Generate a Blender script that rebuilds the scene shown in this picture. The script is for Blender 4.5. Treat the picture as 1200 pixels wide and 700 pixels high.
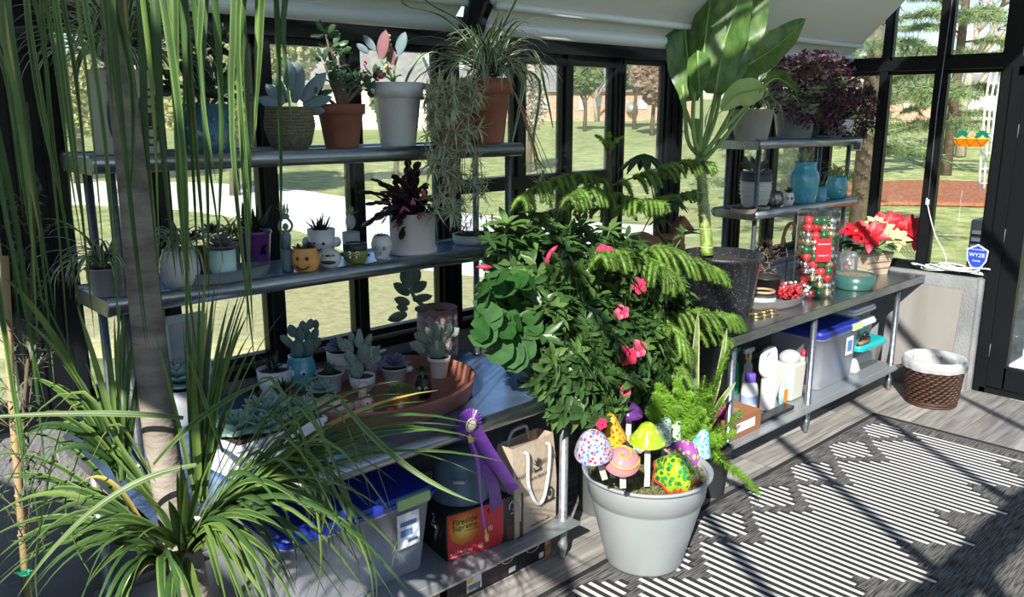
import bpy, math, random
from mathutils import Vector, Matrix, noise
R = math.radians
rnd = random.Random(7)
U = rnd.uniform
for o in list(bpy.data.objects): bpy.data.objects.remove(o)
C = bpy.context.scene.collection
# ---------------------------------------------------------------- camera
FPX, CAMZ = 984.0, 2.1
PITCH = math.atan(221/984.); AZ = math.atan2(1075, 1008.)
FH = Vector((math.cos(AZ), math.sin(AZ), 0)); RT = Vector((math.sin(AZ), -math.cos(AZ), 0)); UPV = Vector((0, 0, 1))
FW = FH*math.cos(PITCH) - UPV*math.sin(PITCH); CU = FH*math.sin(PITCH) + UPV*math.cos(PITCH)
CAM = Vector((0, 0, CAMZ))
cd = bpy.data.cameras.new('camera'); cam = bpy.data.objects.new('camera', cd); C.objects.link(cam)
cam.location = CAM; cam.rotation_euler = (math.pi/2 - PITCH, 0, AZ - math.pi/2)
cd.sensor_width = 36; cd.lens = FPX/1200*36; cd.clip_start = .02; cd.clip_end = 500
bpy.context.scene.camera = cam
# ---------------------------------------------------------------- light
sc = bpy.context.scene
sc.view_settings.view_transform = 'Standard'; sc.view_settings.look = 'None'
sc.view_settings.gamma = 1; sc.view_settings.use_curve_mapping = False
sc.view_settings.exposure = 0.12
SUN_AZ, SUN_EL = R(33), R(33)      # direction the light travels in plan, height
w = bpy.data.worlds.new('world'); sc.world = w; w.use_nodes = True
wn = w.node_tree; wn.nodes.clear()
sky = wn.nodes.new('ShaderNodeTexSky'); sky.sky_type = 'NISHITA'; sky.sun_disc = False
sky.sun_elevation = SUN_EL; sky.sun_rotation = R(90) - (SUN_AZ + math.pi); sky.air_density = 1.0; sky.dust_density = .6; sky.ozone_density = 2.0
bg = wn.nodes.new('ShaderNodeBackground'); bg.inputs[1].default_value = .19
wo = wn.nodes.new('ShaderNodeOutputWorld')
wn.links.new(sky.outputs[0], bg.inputs[0]); wn.links.new(bg.outputs[0], wo.inputs[0])
sl = bpy.data.lights.new('sun', 'SUN'); sl.energy = 10.0; sl.angle = R(.53); sl.color = (1, .93, .83)
so = bpy.data.objects.new('sun', sl); C.objects.link(so)
sdir = Vector((math.cos(SUN_AZ)*math.cos(SUN_EL), math.sin(SUN_AZ)*math.cos(SUN_EL), -math.sin(SUN_EL)))
so.rotation_euler = sdir.to_track_quat('-Z', 'Y').to_euler(); so.location = (-3, -3, 6)

# ---------------------------------------------------------------- pixel to world helpers (points on real planes)
def ray(x, y): return FW*FPX + RT*(x-600) + CU*(350-y)
def PZ(x, y, z):
    d = ray(x, y); return CAM + d*((z-CAMZ)/d.z)
def PY(x, y, Y):
    d = ray(x, y); return CAM + d*(Y/d.y)
def PX(x, y, X):
    d = ray(x, y); return CAM + d*(X/d.x)
def PD(x, y, D):
    d = ray(x, y); return CAM + d*(D/FPX)
def depth(p): return (Vector(p)-CAM).dot(FW)

# ---------------------------------------------------------------- materials
MATS = {}
def nd(nt, t, **k):
    n = nt.nodes.new(t)
    for a, b in k.items(): setattr(n, a, b)
    return n
def mat(name, col, rough=.5, metal=0, var=0, scale=20, bump=0, bscale=None, col2=None, coat=0, transl=0, stretch=None, spec=.5, emit=None):
    if name in MATS: return MATS[name]
    m = bpy.data.materials.new(name); m.use_nodes = True; nt = m.node_tree; b = nt.nodes['Principled BSDF']
    b.inputs['Base Color'].default_value = (*col, 1); b.inputs['Roughness'].default_value = rough; b.inputs['Metallic'].default_value = metal
    b.inputs['Coat Weight'].default_value = coat; b.inputs['Specular IOR Level'].default_value = spec
    if var or bump or col2:
        tc = nd(nt, 'ShaderNodeTexCoord'); mp = nd(nt, 'ShaderNodeMapping'); nt.links.new(tc.outputs['Object'], mp.inputs[0])
        if stretch: mp.inputs['Scale'].default_value = stretch
        no = nd(nt, 'ShaderNodeTexNoise'); no.inputs['Scale'].default_value = scale; no.inputs['Detail'].default_value = 4
        nt.links.new(mp.outputs[0], no.inputs[0])
        if var or col2:
            c2 = col2 or tuple(min(1, c*(1+var)) for c in col); c1 = col if col2 else tuple(c*(1-var) for c in col)
            mr = nd(nt, 'ShaderNodeMapRange'); mr.inputs[1].default_value = .35; mr.inputs[2].default_value = .65
            nt.links.new(no.outputs[0], mr.inputs[0])
            mx = nd(nt, 'ShaderNodeMix', data_type='RGBA'); mx.inputs[6].default_value = (*c1, 1); mx.inputs[7].default_value = (*c2, 1)
            nt.links.new(mr.outputs[0], mx.inputs[0]); nt.links.new(mx.outputs[2], b.inputs['Base Color'])
        if bump:
            no2 = no
            if bscale:
                no2 = nd(nt, 'ShaderNodeTexNoise'); no2.inputs['Scale'].default_value = bscale; nt.links.new(mp.outputs[0], no2.inputs[0])
            bp = nd(nt, 'ShaderNodeBump'); bp.inputs['Strength'].default_value = bump; bp.inputs['Distance'].default_value = .01
            nt.links.new(no2.outputs[0], bp.inputs['Height']); nt.links.new(bp.outputs[0], b.inputs['Normal'])
    if transl:
        out = nt.nodes['Material Output']; t = nd(nt, 'ShaderNodeBsdfTranslucent'); ms = nd(nt, 'ShaderNodeMixShader'); ms.inputs[0].default_value = transl
        src = b.inputs['Base Color']
        if src.is_linked: nt.links.new(src.links[0].from_socket, t.inputs[0])
        else: t.inputs[0].default_value = (min(1, col[0]*1.5), min(1, col[1]*1.5), col[2], 1)
        nt.links.new(b.outputs[0], ms.inputs[1]); nt.links.new(t.outputs[0], ms.inputs[2]); nt.links.new(ms.outputs[0], out.inputs[0])
    MATS[name] = m; return m
def glassy(name, tint=(1, 1, 1), gloss=.06, rough=.0, milk=0, milkcol=(.9, .9, .88)):
    m = bpy.data.materials.new(name); m.use_nodes = True; nt = m.node_tree; nt.nodes.clear()
    out = nd(nt, 'ShaderNodeOutputMaterial'); t = nd(nt, 'ShaderNodeBsdfTransparent'); t.inputs[0].default_value = (*tint, 1)
    g = nd(nt, 'ShaderNodeBsdfGlossy'); g.inputs['Roughness'].default_value = rough
    fr = nd(nt, 'ShaderNodeFresnel'); fr.inputs[0].default_value = 1.45
    ms = nd(nt, 'ShaderNodeMixShader'); nt.links.new(t.outputs[0], ms.inputs[1]); nt.links.new(g.outputs[0], ms.inputs[2])
    if gloss is None: nt.links.new(fr.outputs[0], ms.inputs[0])
    else: ms.inputs[0].default_value = gloss
    last = ms
    if milk:
        d = nd(nt, 'ShaderNodeBsdfDiffuse'); d.inputs[0].default_value = (*milkcol, 1)
        tr = nd(nt, 'ShaderNodeBsdfTranslucent'); tr.inputs[0].default_value = (*milkcol, 1)
        m3 = nd(nt, 'ShaderNodeMixShader'); m3.inputs[0].default_value = .5; nt.links.new(d.outputs[0], m3.inputs[1]); nt.links.new(tr.outputs[0], m3.inputs[2])
        m2 = nd(nt, 'ShaderNodeMixShader'); m2.inputs[0].default_value = milk
        nt.links.new(ms.outputs[0], m2.inputs[1]); nt.links.new(m3.outputs[0], m2.inputs[2]); last = m2
    nt.links.new(last.outputs[0], out.inputs[0]); MATS[name] = m; return m

# ---------------------------------------------------------------- mesh builder
class MB:
    def __init__(s): s.v = []; s.f = []; s.mi = []; s.cur = 0; s.sm = []; s.smooth = True
    def add(s, vs, fs, mi=None, smooth=None):
        b = len(s.v); s.v.extend(tuple(v) for v in vs); m = s.cur if mi is None else mi; q = s.smooth if smooth is None else smooth
        for f in fs: s.f.append(tuple(i+b for i in f)); s.mi.append(m); s.sm.append(q)
        return s
    def build(s, name, mats, parent=None, loc=None, flat=False):
        me = bpy.data.meshes.new(name); me.from_pydata(s.v, [], s.f); me.update()
        if not isinstance(mats, (list, tuple)): mats = [mats]
        for m in mats: me.materials.append(m)
        me.polygons.foreach_set('material_index', s.mi); me.polygons.foreach_set('use_smooth', [False]*len(s.f) if flat else s.sm)
        o = bpy.data.objects.new(name, me); C.objects.link(o)
        if parent is not None: o.parent = parent
        if loc is not None: o.location = loc
        return o
def tag(o, label, cat=None, group=None):
    o['label'] = label
    if cat: o['category'] = cat
    if group: o['group'] = group
    return o
def thing(name, label, cat, loc=(0, 0, 0), rz=0, group=None):
    o = bpy.data.objects.new(name, None); C.objects.link(o); o.empty_display_size = .05
    o.location = loc; o.rotation_euler = (0, 0, rz); tag(o, label, cat, group); return o
def struct(o): o['kind'] = 'structure'; return o
def lab(o, l): o['label'] = l; return o

def box(mb, c, s, rz=0, bev=0, mi=None, tp=1.0):
    """box centred at c, size s, optional bevelled vertical edges, top scaled by tp"""
    hx, hy, hz = s[0]/2, s[1]/2, s[2]/2
    b = min(bev, hx*.9, hy*.9)
    if b > 0:
        ring = []
        for (sx, sy, a0) in ((1, 1, 0), (-1, 1, 90), (-1, -1, 180), (1, -1, 270)):
            for k in range(4):
                a = R(a0+30*k); ring.append((sx*(hx-b)+b*math.cos(a), sy*(hy-b)+b*math.sin(a)))
    else: ring = [(hx, hy), (-hx, hy), (-hx, -hy), (hx, -hy)]
    n = len(ring); cr, sr = math.cos(rz), math.sin(rz); vs = []
    e = min(b, hz*.8)*.5 if b > 0 else 0
    levels = [(-hz, 1-(e/max(hx, 1e-6)) if e else 1), (-hz+e, 1), (hz-e, 1), (hz, 1-(e/max(hx, 1e-6)) if e else 1)] if e else [(-hz, 1), (hz, 1)]
    for (z, q) in levels:
        t = (z+hz)/(2*hz); sc_ = 1+(tp-1)*t
        for (x, y) in ring:
            x2, y2 = x*q*sc_, y*q*sc_; vs.append((c[0]+x2*cr-y2*sr, c[1]+x2*sr+y2*cr, c[2]+z))
    fs = []; L = len(levels)
    for l in range(L-1):
        for i in range(n):
            j = (i+1) % n; fs.append((l*n+i, l*n+j, (l+1)*n+j, (l+1)*n+i))
    fs.append(tuple(range(n-1, -1, -1))); fs.append(tuple(range((L-1)*n, L*n)))
    mb.add(vs, fs, mi, False)
def lathe(mb, prof, seg=28, c=(0, 0, 0), mi=None, sx=1, sy=1, M=None, wob=None, cap=True, smooth=True):
    vs = []; n = len(prof)
    for (r, z) in prof:
        for k in range(seg):
            a = 2*math.pi*k/seg; q = r*(wob(a, z) if wob else 1)
            v = Vector((q*math.cos(a)*sx, q*math.sin(a)*sy, z))
            if M: v = M @ v
            vs.append((v.x+c[0], v.y+c[1], v.z+c[2]))
    fs = []
    for l in range(n-1):
        for k in range(seg):
            j = (k+1) % seg; fs.append((l*seg+k, l*seg+j, (l+1)*seg+j, (l+1)*seg+k))
    if cap: fs.append(tuple(range(seg-1, -1, -1))); fs.append(tuple((n-1)*seg+k for k in range(seg)))
    mb.add(vs, fs, mi, smooth)
def frame_of(d, ref=None):
    d = d.normalized(); r = ref or (UPV if abs(d.z) < .95 else Vector((1, 0, 0)))
    s = d.cross(r).normalized(); return s, s.cross(d).normalized()
def tube(mb, pts, r, seg=8, mi=None, cap=True, closed=False, smooth=True):
    pts = [Vector(p) for p in pts]; n = len(pts); rr = r if isinstance(r, (list, tuple)) else [r]*n; vs = []
    prev = None
    for i, p in enumerate(pts):
        if closed: d = pts[(i+1) % n]-pts[i-1]
        else: d = pts[min(i+1, n-1)]-pts[max(i-1, 0)]
        if d.length < 1e-9: d = Vector((0, 0, 1))
        d.normalize()
        if prev is None: s, u = frame_of(d)
        else:
            s = prev - d*prev.dot(d)
            s = s.normalized() if s.length > 1e-6 else frame_of(d)[0]
            u = s.cross(d).normalized()
        prev = s
        for k in range(seg):
            a = 2*math.pi*k/seg; vs.append(p+(s*math.cos(a)+u*math.sin(a))*rr[i])
    fs = []
    for i in range(n if closed else n-1):
        for k in range(seg):
            j = (k+1) % seg; i2 = (i+1) % n; fs.append((i*seg+k, i*seg+j, i2*seg+j, i2*seg+k))
    if cap and not closed: fs.append(tuple(range(seg-1, -1, -1))); fs.append(tuple((n-1)*seg+k for k in range(seg)))
    mb.add(vs, fs, mi, smooth)
def ell(mb, c, r, mi=None, seg=12, rings=7, M=None):
    vs = []; fs = []
    for i in range(rings+1):
        t = math.pi*i/rings
        for k in range(seg):
            a = 2*math.pi*k/seg; v = Vector((r[0]*math.sin(t)*math.cos(a), r[1]*math.sin(t)*math.sin(a), -r[2]*math.cos(t)))
            if M: v = M @ v
            vs.append((v.x+c[0], v.y+c[1], v.z+c[2]))
    for i in range(rings):
        for k in range(seg):
            j = (k+1) % seg; fs.append((i*seg+k, i*seg+j, (i+1)*seg+j, (i+1)*seg+k))
    mb.add(vs, fs, mi, True)
def basis(d, roll=0):
    """matrix whose z is d"""
    d = d.normalized(); s, u = frame_of(d); m = Matrix((s, u, d)).transposed()
    return m @ Matrix.Rotation(roll, 3, 'Z')
def pad(mb, p, d, L, W, T, roll=0, mi=None, tip=0, face=None):
    """thick flat paddle growing from p along d"""
    d = Vector(d).normalized(); m = basis(d, roll)
    if face is not None:
        sd = d.cross(face); sd = sd.normalized() if sd.length > 1e-6 else frame_of(d)[0]
        m = Matrix((sd, sd.cross(d), d)).transposed() @ Matrix.Rotation(roll, 3, 'Z')
    seg = 10; vs = []; n = 7
    for i in range(n+1):
        t = i/n; w_ = math.sin(math.pi*min(1, .06+t*.94))**.6 if not tip else (math.sin(math.pi*min(1, .12+t**1.2*.88))**.75*(1-.0*t))
        if i == n: w_ = .02
        for k in range(seg):
            a = 2*math.pi*k/seg; v = m @ Vector((w_*W/2*math.cos(a), w_*T/2*math.sin(a), L*t)); vs.append(v+Vector(p))
    fs = []
    for i in range(n):
        for k in range(seg): j = (k+1) % seg; fs.append((i*seg+k, i*seg+j, (i+1)*seg+j, (i+1)*seg+k))
    mb.add(vs, fs, mi, True)
def ribbon(mb, pts, ws, side, fold=.25, mi=(0, 1), edge=.55):
    """strap leaf: 4 strips across; outer strips mi[1], inner mi[0]"""
    n = len(pts); vs = []
    for i, p in enumerate(pts):
        d = (pts[min(i+1, n-1)]-pts[max(i-1, 0)]); d = d.normalized() if d.length > 1e-9 else Vector((0, 0, 1))
        sd = side - d*side.dot(d); sd = sd.normalized() if sd.length > 1e-6 else frame_of(d)[0]
        nn = sd.cross(d).normalized(); w_ = ws[i]/2
        for q in (-1, -edge, 0, edge, 1): vs.append(p+sd*w_*q+nn*w_*fold*abs(q))
    fs0 = []; fs1 = []
    for i in range(n-1):
        for k in range(4):
            f = (i*5+k, i*5+k+1, (i+1)*5+k+1, (i+1)*5+k); (fs1 if k in (0, 3) else fs0).append(f)
    b = len(mb.v); mb.v.extend(tuple(v) for v in vs)
    for f in fs0: mb.f.append(tuple(x+b for x in f)); mb.mi.append(mi[0]); mb.sm.append(True)
    for f in fs1: mb.f.append(tuple(x+b for x in f)); mb.mi.append(mi[1]); mb.sm.append(True)
def arch(mb, p0, az, el, L, W, droop, n=9, k=1.4, mi=(0, 1), fold=.25, twist=0, wprof=None, curl=0, minel=-1.5):
    p = Vector(p0); pts = [p.copy()]; st = L/n; a = az
    for i in range(n):
        t = (i+.5)/n; e = max(minel, el-droop*t**k); a = az+curl*t
        p = p+Vector((math.cos(a)*math.cos(e), math.sin(a)*math.cos(e), math.sin(e)))*st; pts.append(p.copy())
    ws = [W*(wprof(i/n) if wprof else (min(1, .55+1.8*i/n)*(1-(i/n)**2.2)+.02)) for i in range(n+1)]
    side = Vector((-math.sin(az), math.cos(az), 0)); side = Matrix.Rotation(twist, 3, UPV) @ side
    ribbon(mb, pts, ws, side, fold, mi); return pts
def clump(mb, p0, n, L, W, el=(.6, 1.4), droop=(1.2, 2.2), az=(0, 2*math.pi), jit=.02, mi=(0, 1), fold=.25, seg=9, k=1.4, minel=-1.5):
    for i in range(n):
        p = Vector(p0)+Vector((U(-jit, jit), U(-jit, jit), U(0, jit)))
        arch(mb, p, U(*az), U(*el), U(*L), U(*W), U(*droop), seg, k, mi, fold, U(-.5, .5), curl=U(-.4, .4), minel=minel)
def leaf(mb, p, d, up, L, W, mi=0, cup=.15, bend=.15, shape=0, n=4, wav=0):
    """oval pointed leaf from p along d"""
    p = Vector(p); d = Vector(d).normalized(); s = d.cross(up); s = s.normalized() if s.length > 1e-6 else frame_of(d)[0]; u = s.cross(d).normalized(); vs = []
    for i in range(n+1):
        t = i/n
        if shape == 0: w_ = math.sin(math.pi*(t**.85))**.8 if 0 < t < 1 else 0
        elif shape == 1: w_ = math.sqrt(max(0, 1-(2*t-1)**2))
        else: w_ = math.sin(math.pi*t**1.5)**.7 if 0 < t < 1 else 0
        c = p+d*L*t-u*bend*L*t*t
        wv = wav*W*math.sin(t*14)
        for q in (-1, 0, 1): vs.append(c+s*q*w_*W/2+u*(abs(q)*w_*W*cup+(wv if q else 0)))
    fs = []
    for i in range(n):
        for k in range(2): fs.append((i*3+k, i*3+k+1, (i+1)*3+k+1, (i+1)*3+k))
    mb.add(vs, fs, mi, True)
def rdir(zmin=-1):
    while 1:
        v = Vector((U(-1, 1), U(-1, 1), U(-1, 1)))
        if .1 < v.length < 1 and v.normalized().z >= zmin: return v.normalized()
def rosette(mb, c, Rr, layers=4, mi=0, per=8, th=.25, tilt=0, M=None, wid=.5):
    c = Vector(c)
    for l in range(layers):
        t = l/max(1, layers-1); el = .25+1.05*t; n = max(4, int(per-l*per*.35/max(1, layers-1))); LL = Rr*(1-.55*t)
        for k in range(n):
            a = 2*math.pi*k/n+l*1.1+U(-.08, .08); d = Vector((math.cos(a)*math.cos(el), math.sin(a)*math.cos(el), math.sin(el)))
            if M: d = M @ d
            pad(mb, c+Vector((0, 0, .1*Rr*l)), d, LL, LL*wid, LL*th*.6, 0, mi, tip=1)
def rope(mb, pts, r, core=.25, step=.006, mi=0, per=5, taper=True, lean=.6):
    pts = [Vector(p) for p in pts]; n = len(pts); tube(mb, pts, [r*core*(1-.6*i/(n-1)) for i in range(n)], 5, mi)
    vs = []; fs = []
    for i in range(n-1):
        a, b = pts[i], pts[i+1]; d = (b-a); L = d.length
        if L < 1e-9: continue
        d = d/L; s, u = frame_of(d); m = max(1, int(L/step))
        for j in range(m):
            t = (i+(j+.5)/m)/(n-1); rr = r*((1-.5*t**3) if taper else 1)*min(1, .4+6*(1-t)); q = a+d*L*(j+U(0, 1))/m
            for k in range(per):
                an = U(0, 6.283); o = s*math.cos(an)+u*math.sin(an); tip = q+(o+d*lean)*rr*U(.8, 1.15); w_ = d.cross(o)*rr*.14
                bb = len(vs); vs += [q+w_, q-w_, tip]; fs.append((bb, bb+1, bb+2))
    mb.add(vs, fs, mi, False)
def bez(a, b, c, n=8):
    a, b, c = Vector(a), Vector(b), Vector(c)
    return [a*(1-t)**2+b*2*t*(1-t)+c*t*t for t in [i/n for i in range(n+1)]]
def smoothpath(pts, n=6):
    pts = [Vector(p) for p in pts]; out = []
    for i in range(len(pts)-1):
        p0 = pts[max(i-1, 0)]; p1 = pts[i]; p2 = pts[i+1]; p3 = pts[min(i+2, len(pts)-1)]
        for k in range(n):
            t = k/n; out.append(.5*((2*p1)+(p2-p0)*t+(2*p0-5*p1+4*p2-p3)*t*t+(3*p1-p0-3*p2+p3)*t**3))
    out.append(pts[-1]); return out
def text(name, s, size, loc, rot, m, parent, ext=.0004, align='CENTER', sx=1):
    cu = bpy.data.curves.new(name, 'FONT'); cu.body = s; cu.size = size; cu.extrude = ext; cu.align_x = align; cu.align_y = 'CENTER'; cu.resolution_u = 2
    t = bpy.data.objects.new('tmp', cu); C.objects.link(t); bpy.context.view_layer.update()
    me = bpy.data.meshes.new_from_object(t); bpy.data.objects.remove(t)
    me.materials.clear(); me.materials.append(m); o = bpy.data.objects.new(name, me); C.objects.link(o)
    o.location = loc; o.rotation_euler = rot; o.scale = (sx, 1, 1); o.parent = parent; return o
# ================================================================ materials
black = mat('black_aluminium', (.006, .007, .009), .4, .0, spec=.25)
steel = mat('stainless_steel', (.29, .31, .345), .3, .9, var=.14, scale=9, bump=.06, stretch=(1, 6, 6))
steelblue = mat('blue_tinted_steel', (.26, .38, .60), .3, .85, var=.25, scale=4, bump=.04)  # bluish base colour for the left bench top and left shelf boards
steeltop = mat('stainless_sheet', (.46, .48, .50), .27, 1, var=.15, scale=3, bump=.05)
galv = mat('galvanised_steel', (.30, .32, .335), .4, .6, var=.15, scale=30)
flange = mat('galvanised_flange', (.36, .385, .395), .4, .35, var=.1, scale=20)
stucco = mat('grey_stucco', (.22, .225, .24), .8, 0, var=.16, scale=5, bump=.5, bscale=60)
blindm = mat('blind_fabric', (.60, .61, .62), .7, 0, transl=.10)
tubem = mat('blind_tube', (.66, .69, .74), .4, .1)
conc = mat('concrete', (.80, .79, .77), .9, 0, var=.08, scale=1.5)
paneB = glassy('pane_hazy', (.93, .95, .93), .05, 0, .11, (.85, .87, .76))
paneC = glassy('pane_clear', (.95, .97, .97), .05)
clear = glassy('clear_plastic', (.93, .95, .97), None, .05, .16, (.75, .8, .85))
frost = glassy('frosted_plastic', (.88, .91, .95), None, .2, .5, (.86, .9, .97))
liner = glassy('bin_liner', (.9, .92, .94), None, .15, .72, (.85, .87, .9))
glassjar = glassy('jar_glass', (.95, .97, .96), None, .0, .03)
terra = mat('terracotta', (.235, .08, .048), .75, 0, var=.18, scale=8, bump=.15)
terradust = mat('terracotta_tray', (.27, .10, .07), .7, 0, var=.2, scale=5, bump=.15)
soil = mat('soil', (.035, .024, .017), .95, 0, var=.6, scale=60, bump=1)
moss = mat('moss', (.09, .10, .035), .95, 0, scale=40, col2=(.22, .2, .1), bump=1)
white = mat('white_ceramic', (.56, .56, .58), .25, 0, coat=.3)
whitem = mat('white_matte', (.72, .72, .72), .6)
greyp = mat('grey_pot', (.27, .28, .29), .55, 0, var=.1, scale=8)
greyl = mat('light_grey_pot', (.45, .47, .48), .5, 0, var=.06, scale=6)
planterm = mat('silver_grey_plastic', (.30, .325, .34), .42, 0, var=.05, scale=4)
blackp = mat('black_plastic', (.015, .015, .017), .4)
charcoal = mat('charcoal', (.03, .032, .036), .5)
blue = mat('blue_lid', (.012, .03, .28), .4)
teal = mat('teal_plastic', (.02, .38, .42), .35)
purple = mat('purple_satin', (.11, .03, .24), .35, 0, var=.15, scale=12)
redm = mat('red', (.55, .02, .03), .35)
gold = mat('gold', (.75, .55, .22), .25, 1)
silver = mat('silver', (.8, .82, .86), .18, 1)
yellow = mat('yellow', (.75, .5, .03), .5)
orange = mat('orange', (.8, .22, .02), .4)
pinkc = mat('pink_ceramic', (.62, .38, .37), .35, 0, coat=.3)
cardb = mat('cardboard', (.33, .2, .11), .85, 0, var=.08, scale=6)
canvas = mat('canvas_bag', (.42, .34, .26), .9, 0, var=.08, scale=40, bump=.2)
ink = mat('ink', (.02, .018, .018), .8)
paper = mat('paper', (.75, .76, .78), .7)
wood = mat('varnished_wood', (.30, .13, .055), .5, 0, var=.25, scale=8, stretch=(1, 1, 8))
barkp = mat('palm_bark', (.13, .112, .095), .85, 0, col2=(.27, .24, .205), scale=7, bump=.5, bscale=40, stretch=(1, 1, 3))
bark = mat('bark', (.12, .085, .06), .9, 0, var=.3, scale=12, bump=.4)
stemg = mat('green_stem', (.10, .2, .05), .5)
def lm(n, c, v=.22, r=.42, t=.22, s=9): return mat(n, c, r, 0, var=v, scale=s, transl=t)
gpalm = lm('leaf_palm', (.042, .098, .026)); gpalm2 = lm('leaf_palm_edge', (.13, .21, .05)); gyel = lm('leaf_dry', (.42, .34, .09))
gspid = lm('leaf_spider_middle', (.06, .13, .045)); gspide = lm('leaf_spider_edge', (.50, .56, .42))
gbush = lm('leaf_bush', (.042, .095, .026), .3, .33, .15, 14); gbush2 = lm('leaf_bush_light', (.10, .185, .05), .2, .33, .2)
ground_ = mat('leaf_round', (.024, .085, .018), .6, 0, var=.25, scale=25, transl=.12, spec=.15)
gpine = lm('needles_pine', (.12, .22, .035), .35, .5, .2, 10); gpine_d = lm('needles_pine_dark', (.03, .085, .02), .3, .5, .15, 10)
gfern = lm('needles_fern', (.19, .38, .035), .25, .5, .3, 10)
gdief = mat('leaf_dieff', (.045, .12, .022), .35, col2=(.12, .22, .055), scale=22, transl=.25, stretch=(1, 1, .45)); gdief2 = lm('leaf_dieff_light', (.33, .45, .16), .1, .4, .25)
gjade = lm('leaf_jade', (.05, .105, .05), .25, .35, .05)
gblue = lm('leaf_bluegrey', (.16, .23, .27), .15, .5, .05); gblue2 = lm('leaf_violetblue', (.13, .14, .25), .15, .5, .05)
gopun = lm('cactus_pad', (.20, .27, .22), .15, .8, .05); fuzz = lm('cactus_fuzz', (.55, .56, .5), .1, .9, .1)
gdark = lm('leaf_dark', (.025, .045, .03), .3, .4, .05); gair = lm('leaf_airplant', (.42, .46, .31), .15, .7, .1)
gaqua = lm('leaf_aqua', (.22, .36, .33), .12, .5, .05); gpurp = lm('leaf_purple', (.045, .008, .025), .4, .45, .2, 14); gmaro = lm('leaf_maroon_dark', (.035, .018, .022), .4, .4, .05)
gred = lm('bract_red', (.62, .012, .03), .15, .45, .25); gcream = lm('bract_cream', (.62, .62, .3), .1, .5, .2); gpink = lm('petal_pink', (.75, .035, .12), .15, .45, .25); ppink = lm('petal_pale', (.33, .16, .18), .15, .45, .2)
golive = lm('leaf_olive', (.085, .12, .075), .2, .5, .1)
def speck(name, base, dots, scale=60, thr=.16, rough=.35, extra=None):
    """base colour with round spots of other colours"""
    m = bpy.data.materials.new(name); m.use_nodes = True; nt = m.node_tree; b = nt.nodes['Principled BSDF']; b.inputs['Roughness'].default_value = rough
    tc = nd(nt, 'ShaderNodeTexCoord'); vo = nd(nt, 'ShaderNodeTexVoronoi'); vo.inputs['Scale'].default_value = scale; nt.links.new(tc.outputs['Object'], vo.inputs[0])
    lt = nd(nt, 'ShaderNodeMath', operation='LESS_THAN'); lt.inputs[1].default_value = thr; nt.links.new(vo.outputs['Distance'], lt.inputs[0])
    cr = nd(nt, 'ShaderNodeValToRGB'); cr.color_ramp.interpolation = 'CONSTANT'; e = cr.color_ramp.elements
    while len(e) < len(dots): e.new(1)
    for i, d in enumerate(dots): e[i].position = i/len(dots); e[i].color = (*d, 1)
    sp = nd(nt, 'ShaderNodeSeparateColor'); nt.links.new(vo.outputs['Color'], sp.inputs[0]); nt.links.new(sp.outputs[0], cr.inputs[0])
    mx = nd(nt, 'ShaderNodeMix', data_type='RGBA'); mx.inputs[6].default_value = (*base, 1)
    nt.links.new(lt.outputs[0], mx.inputs[0]); nt.links.new(cr.outputs[0], mx.inputs[7]); nt.links.new(mx.outputs[2], b.inputs['Base Color'])
    b.inputs['Coat Weight'].default_value = .5; MATS[name] = m; return m
specblack = speck('black_speckled', (.008, .009, .012), [(.5, .52, .55), (.16, .17, .19), (.03, .03, .035)], 110, .2, .5)

# ---- floor: grey planks along X
def plank_mat():
    m = bpy.data.materials.new('grey_plank_floor'); m.use_nodes = True; nt = m.node_tree; b = nt.nodes['Principled BSDF']; L = nt.links.new
    tc = nd(nt, 'ShaderNodeTexCoord'); br = nd(nt, 'ShaderNodeTexBrick'); br.offset = .37; br.offset_frequency = 1
    br.inputs['Scale'].default_value = 1; br.inputs['Brick Width'].default_value = 1.2; br.inputs['Row Height'].default_value = .15; br.inputs['Mortar Size'].default_value = .0018
    br.inputs['Color1'].default_value = (.19, .18, .175, 1); br.inputs['Color2'].default_value = (.40, .38, .355, 1); br.inputs['Mortar'].default_value = (.05, .048, .045, 1)
    L(tc.outputs['Object'], br.inputs[0])
    mp = nd(nt, 'ShaderNodeMapping'); mp.inputs['Scale'].default_value = (1.2, 14, 1); L(tc.outputs['Object'], mp.inputs[0])
    no = nd(nt, 'ShaderNodeTexNoise'); no.inputs['Scale'].default_value = 2.2; no.inputs['Detail'].default_value = 8; L(mp.outputs[0], no.inputs[0])
    mr = nd(nt, 'ShaderNodeMapRange'); mr.inputs[1].default_value = .3; mr.inputs[2].default_value = .7; mr.inputs[3].default_value = .6; mr.inputs[4].default_value = 1.3; L(no.outputs[0], mr.inputs[0])
    mx = nd(nt, 'ShaderNodeMix', data_type='RGBA', blend_type='MULTIPLY'); mx.inputs[0].default_value = 1; L(br.outputs[0], mx.inputs[6]); L(mr.outputs[0], mx.inputs[7]); L(mx.outputs[2], b.inputs['Base Color'])
    b.inputs['Roughness'].default_value = .42; return m
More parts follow.
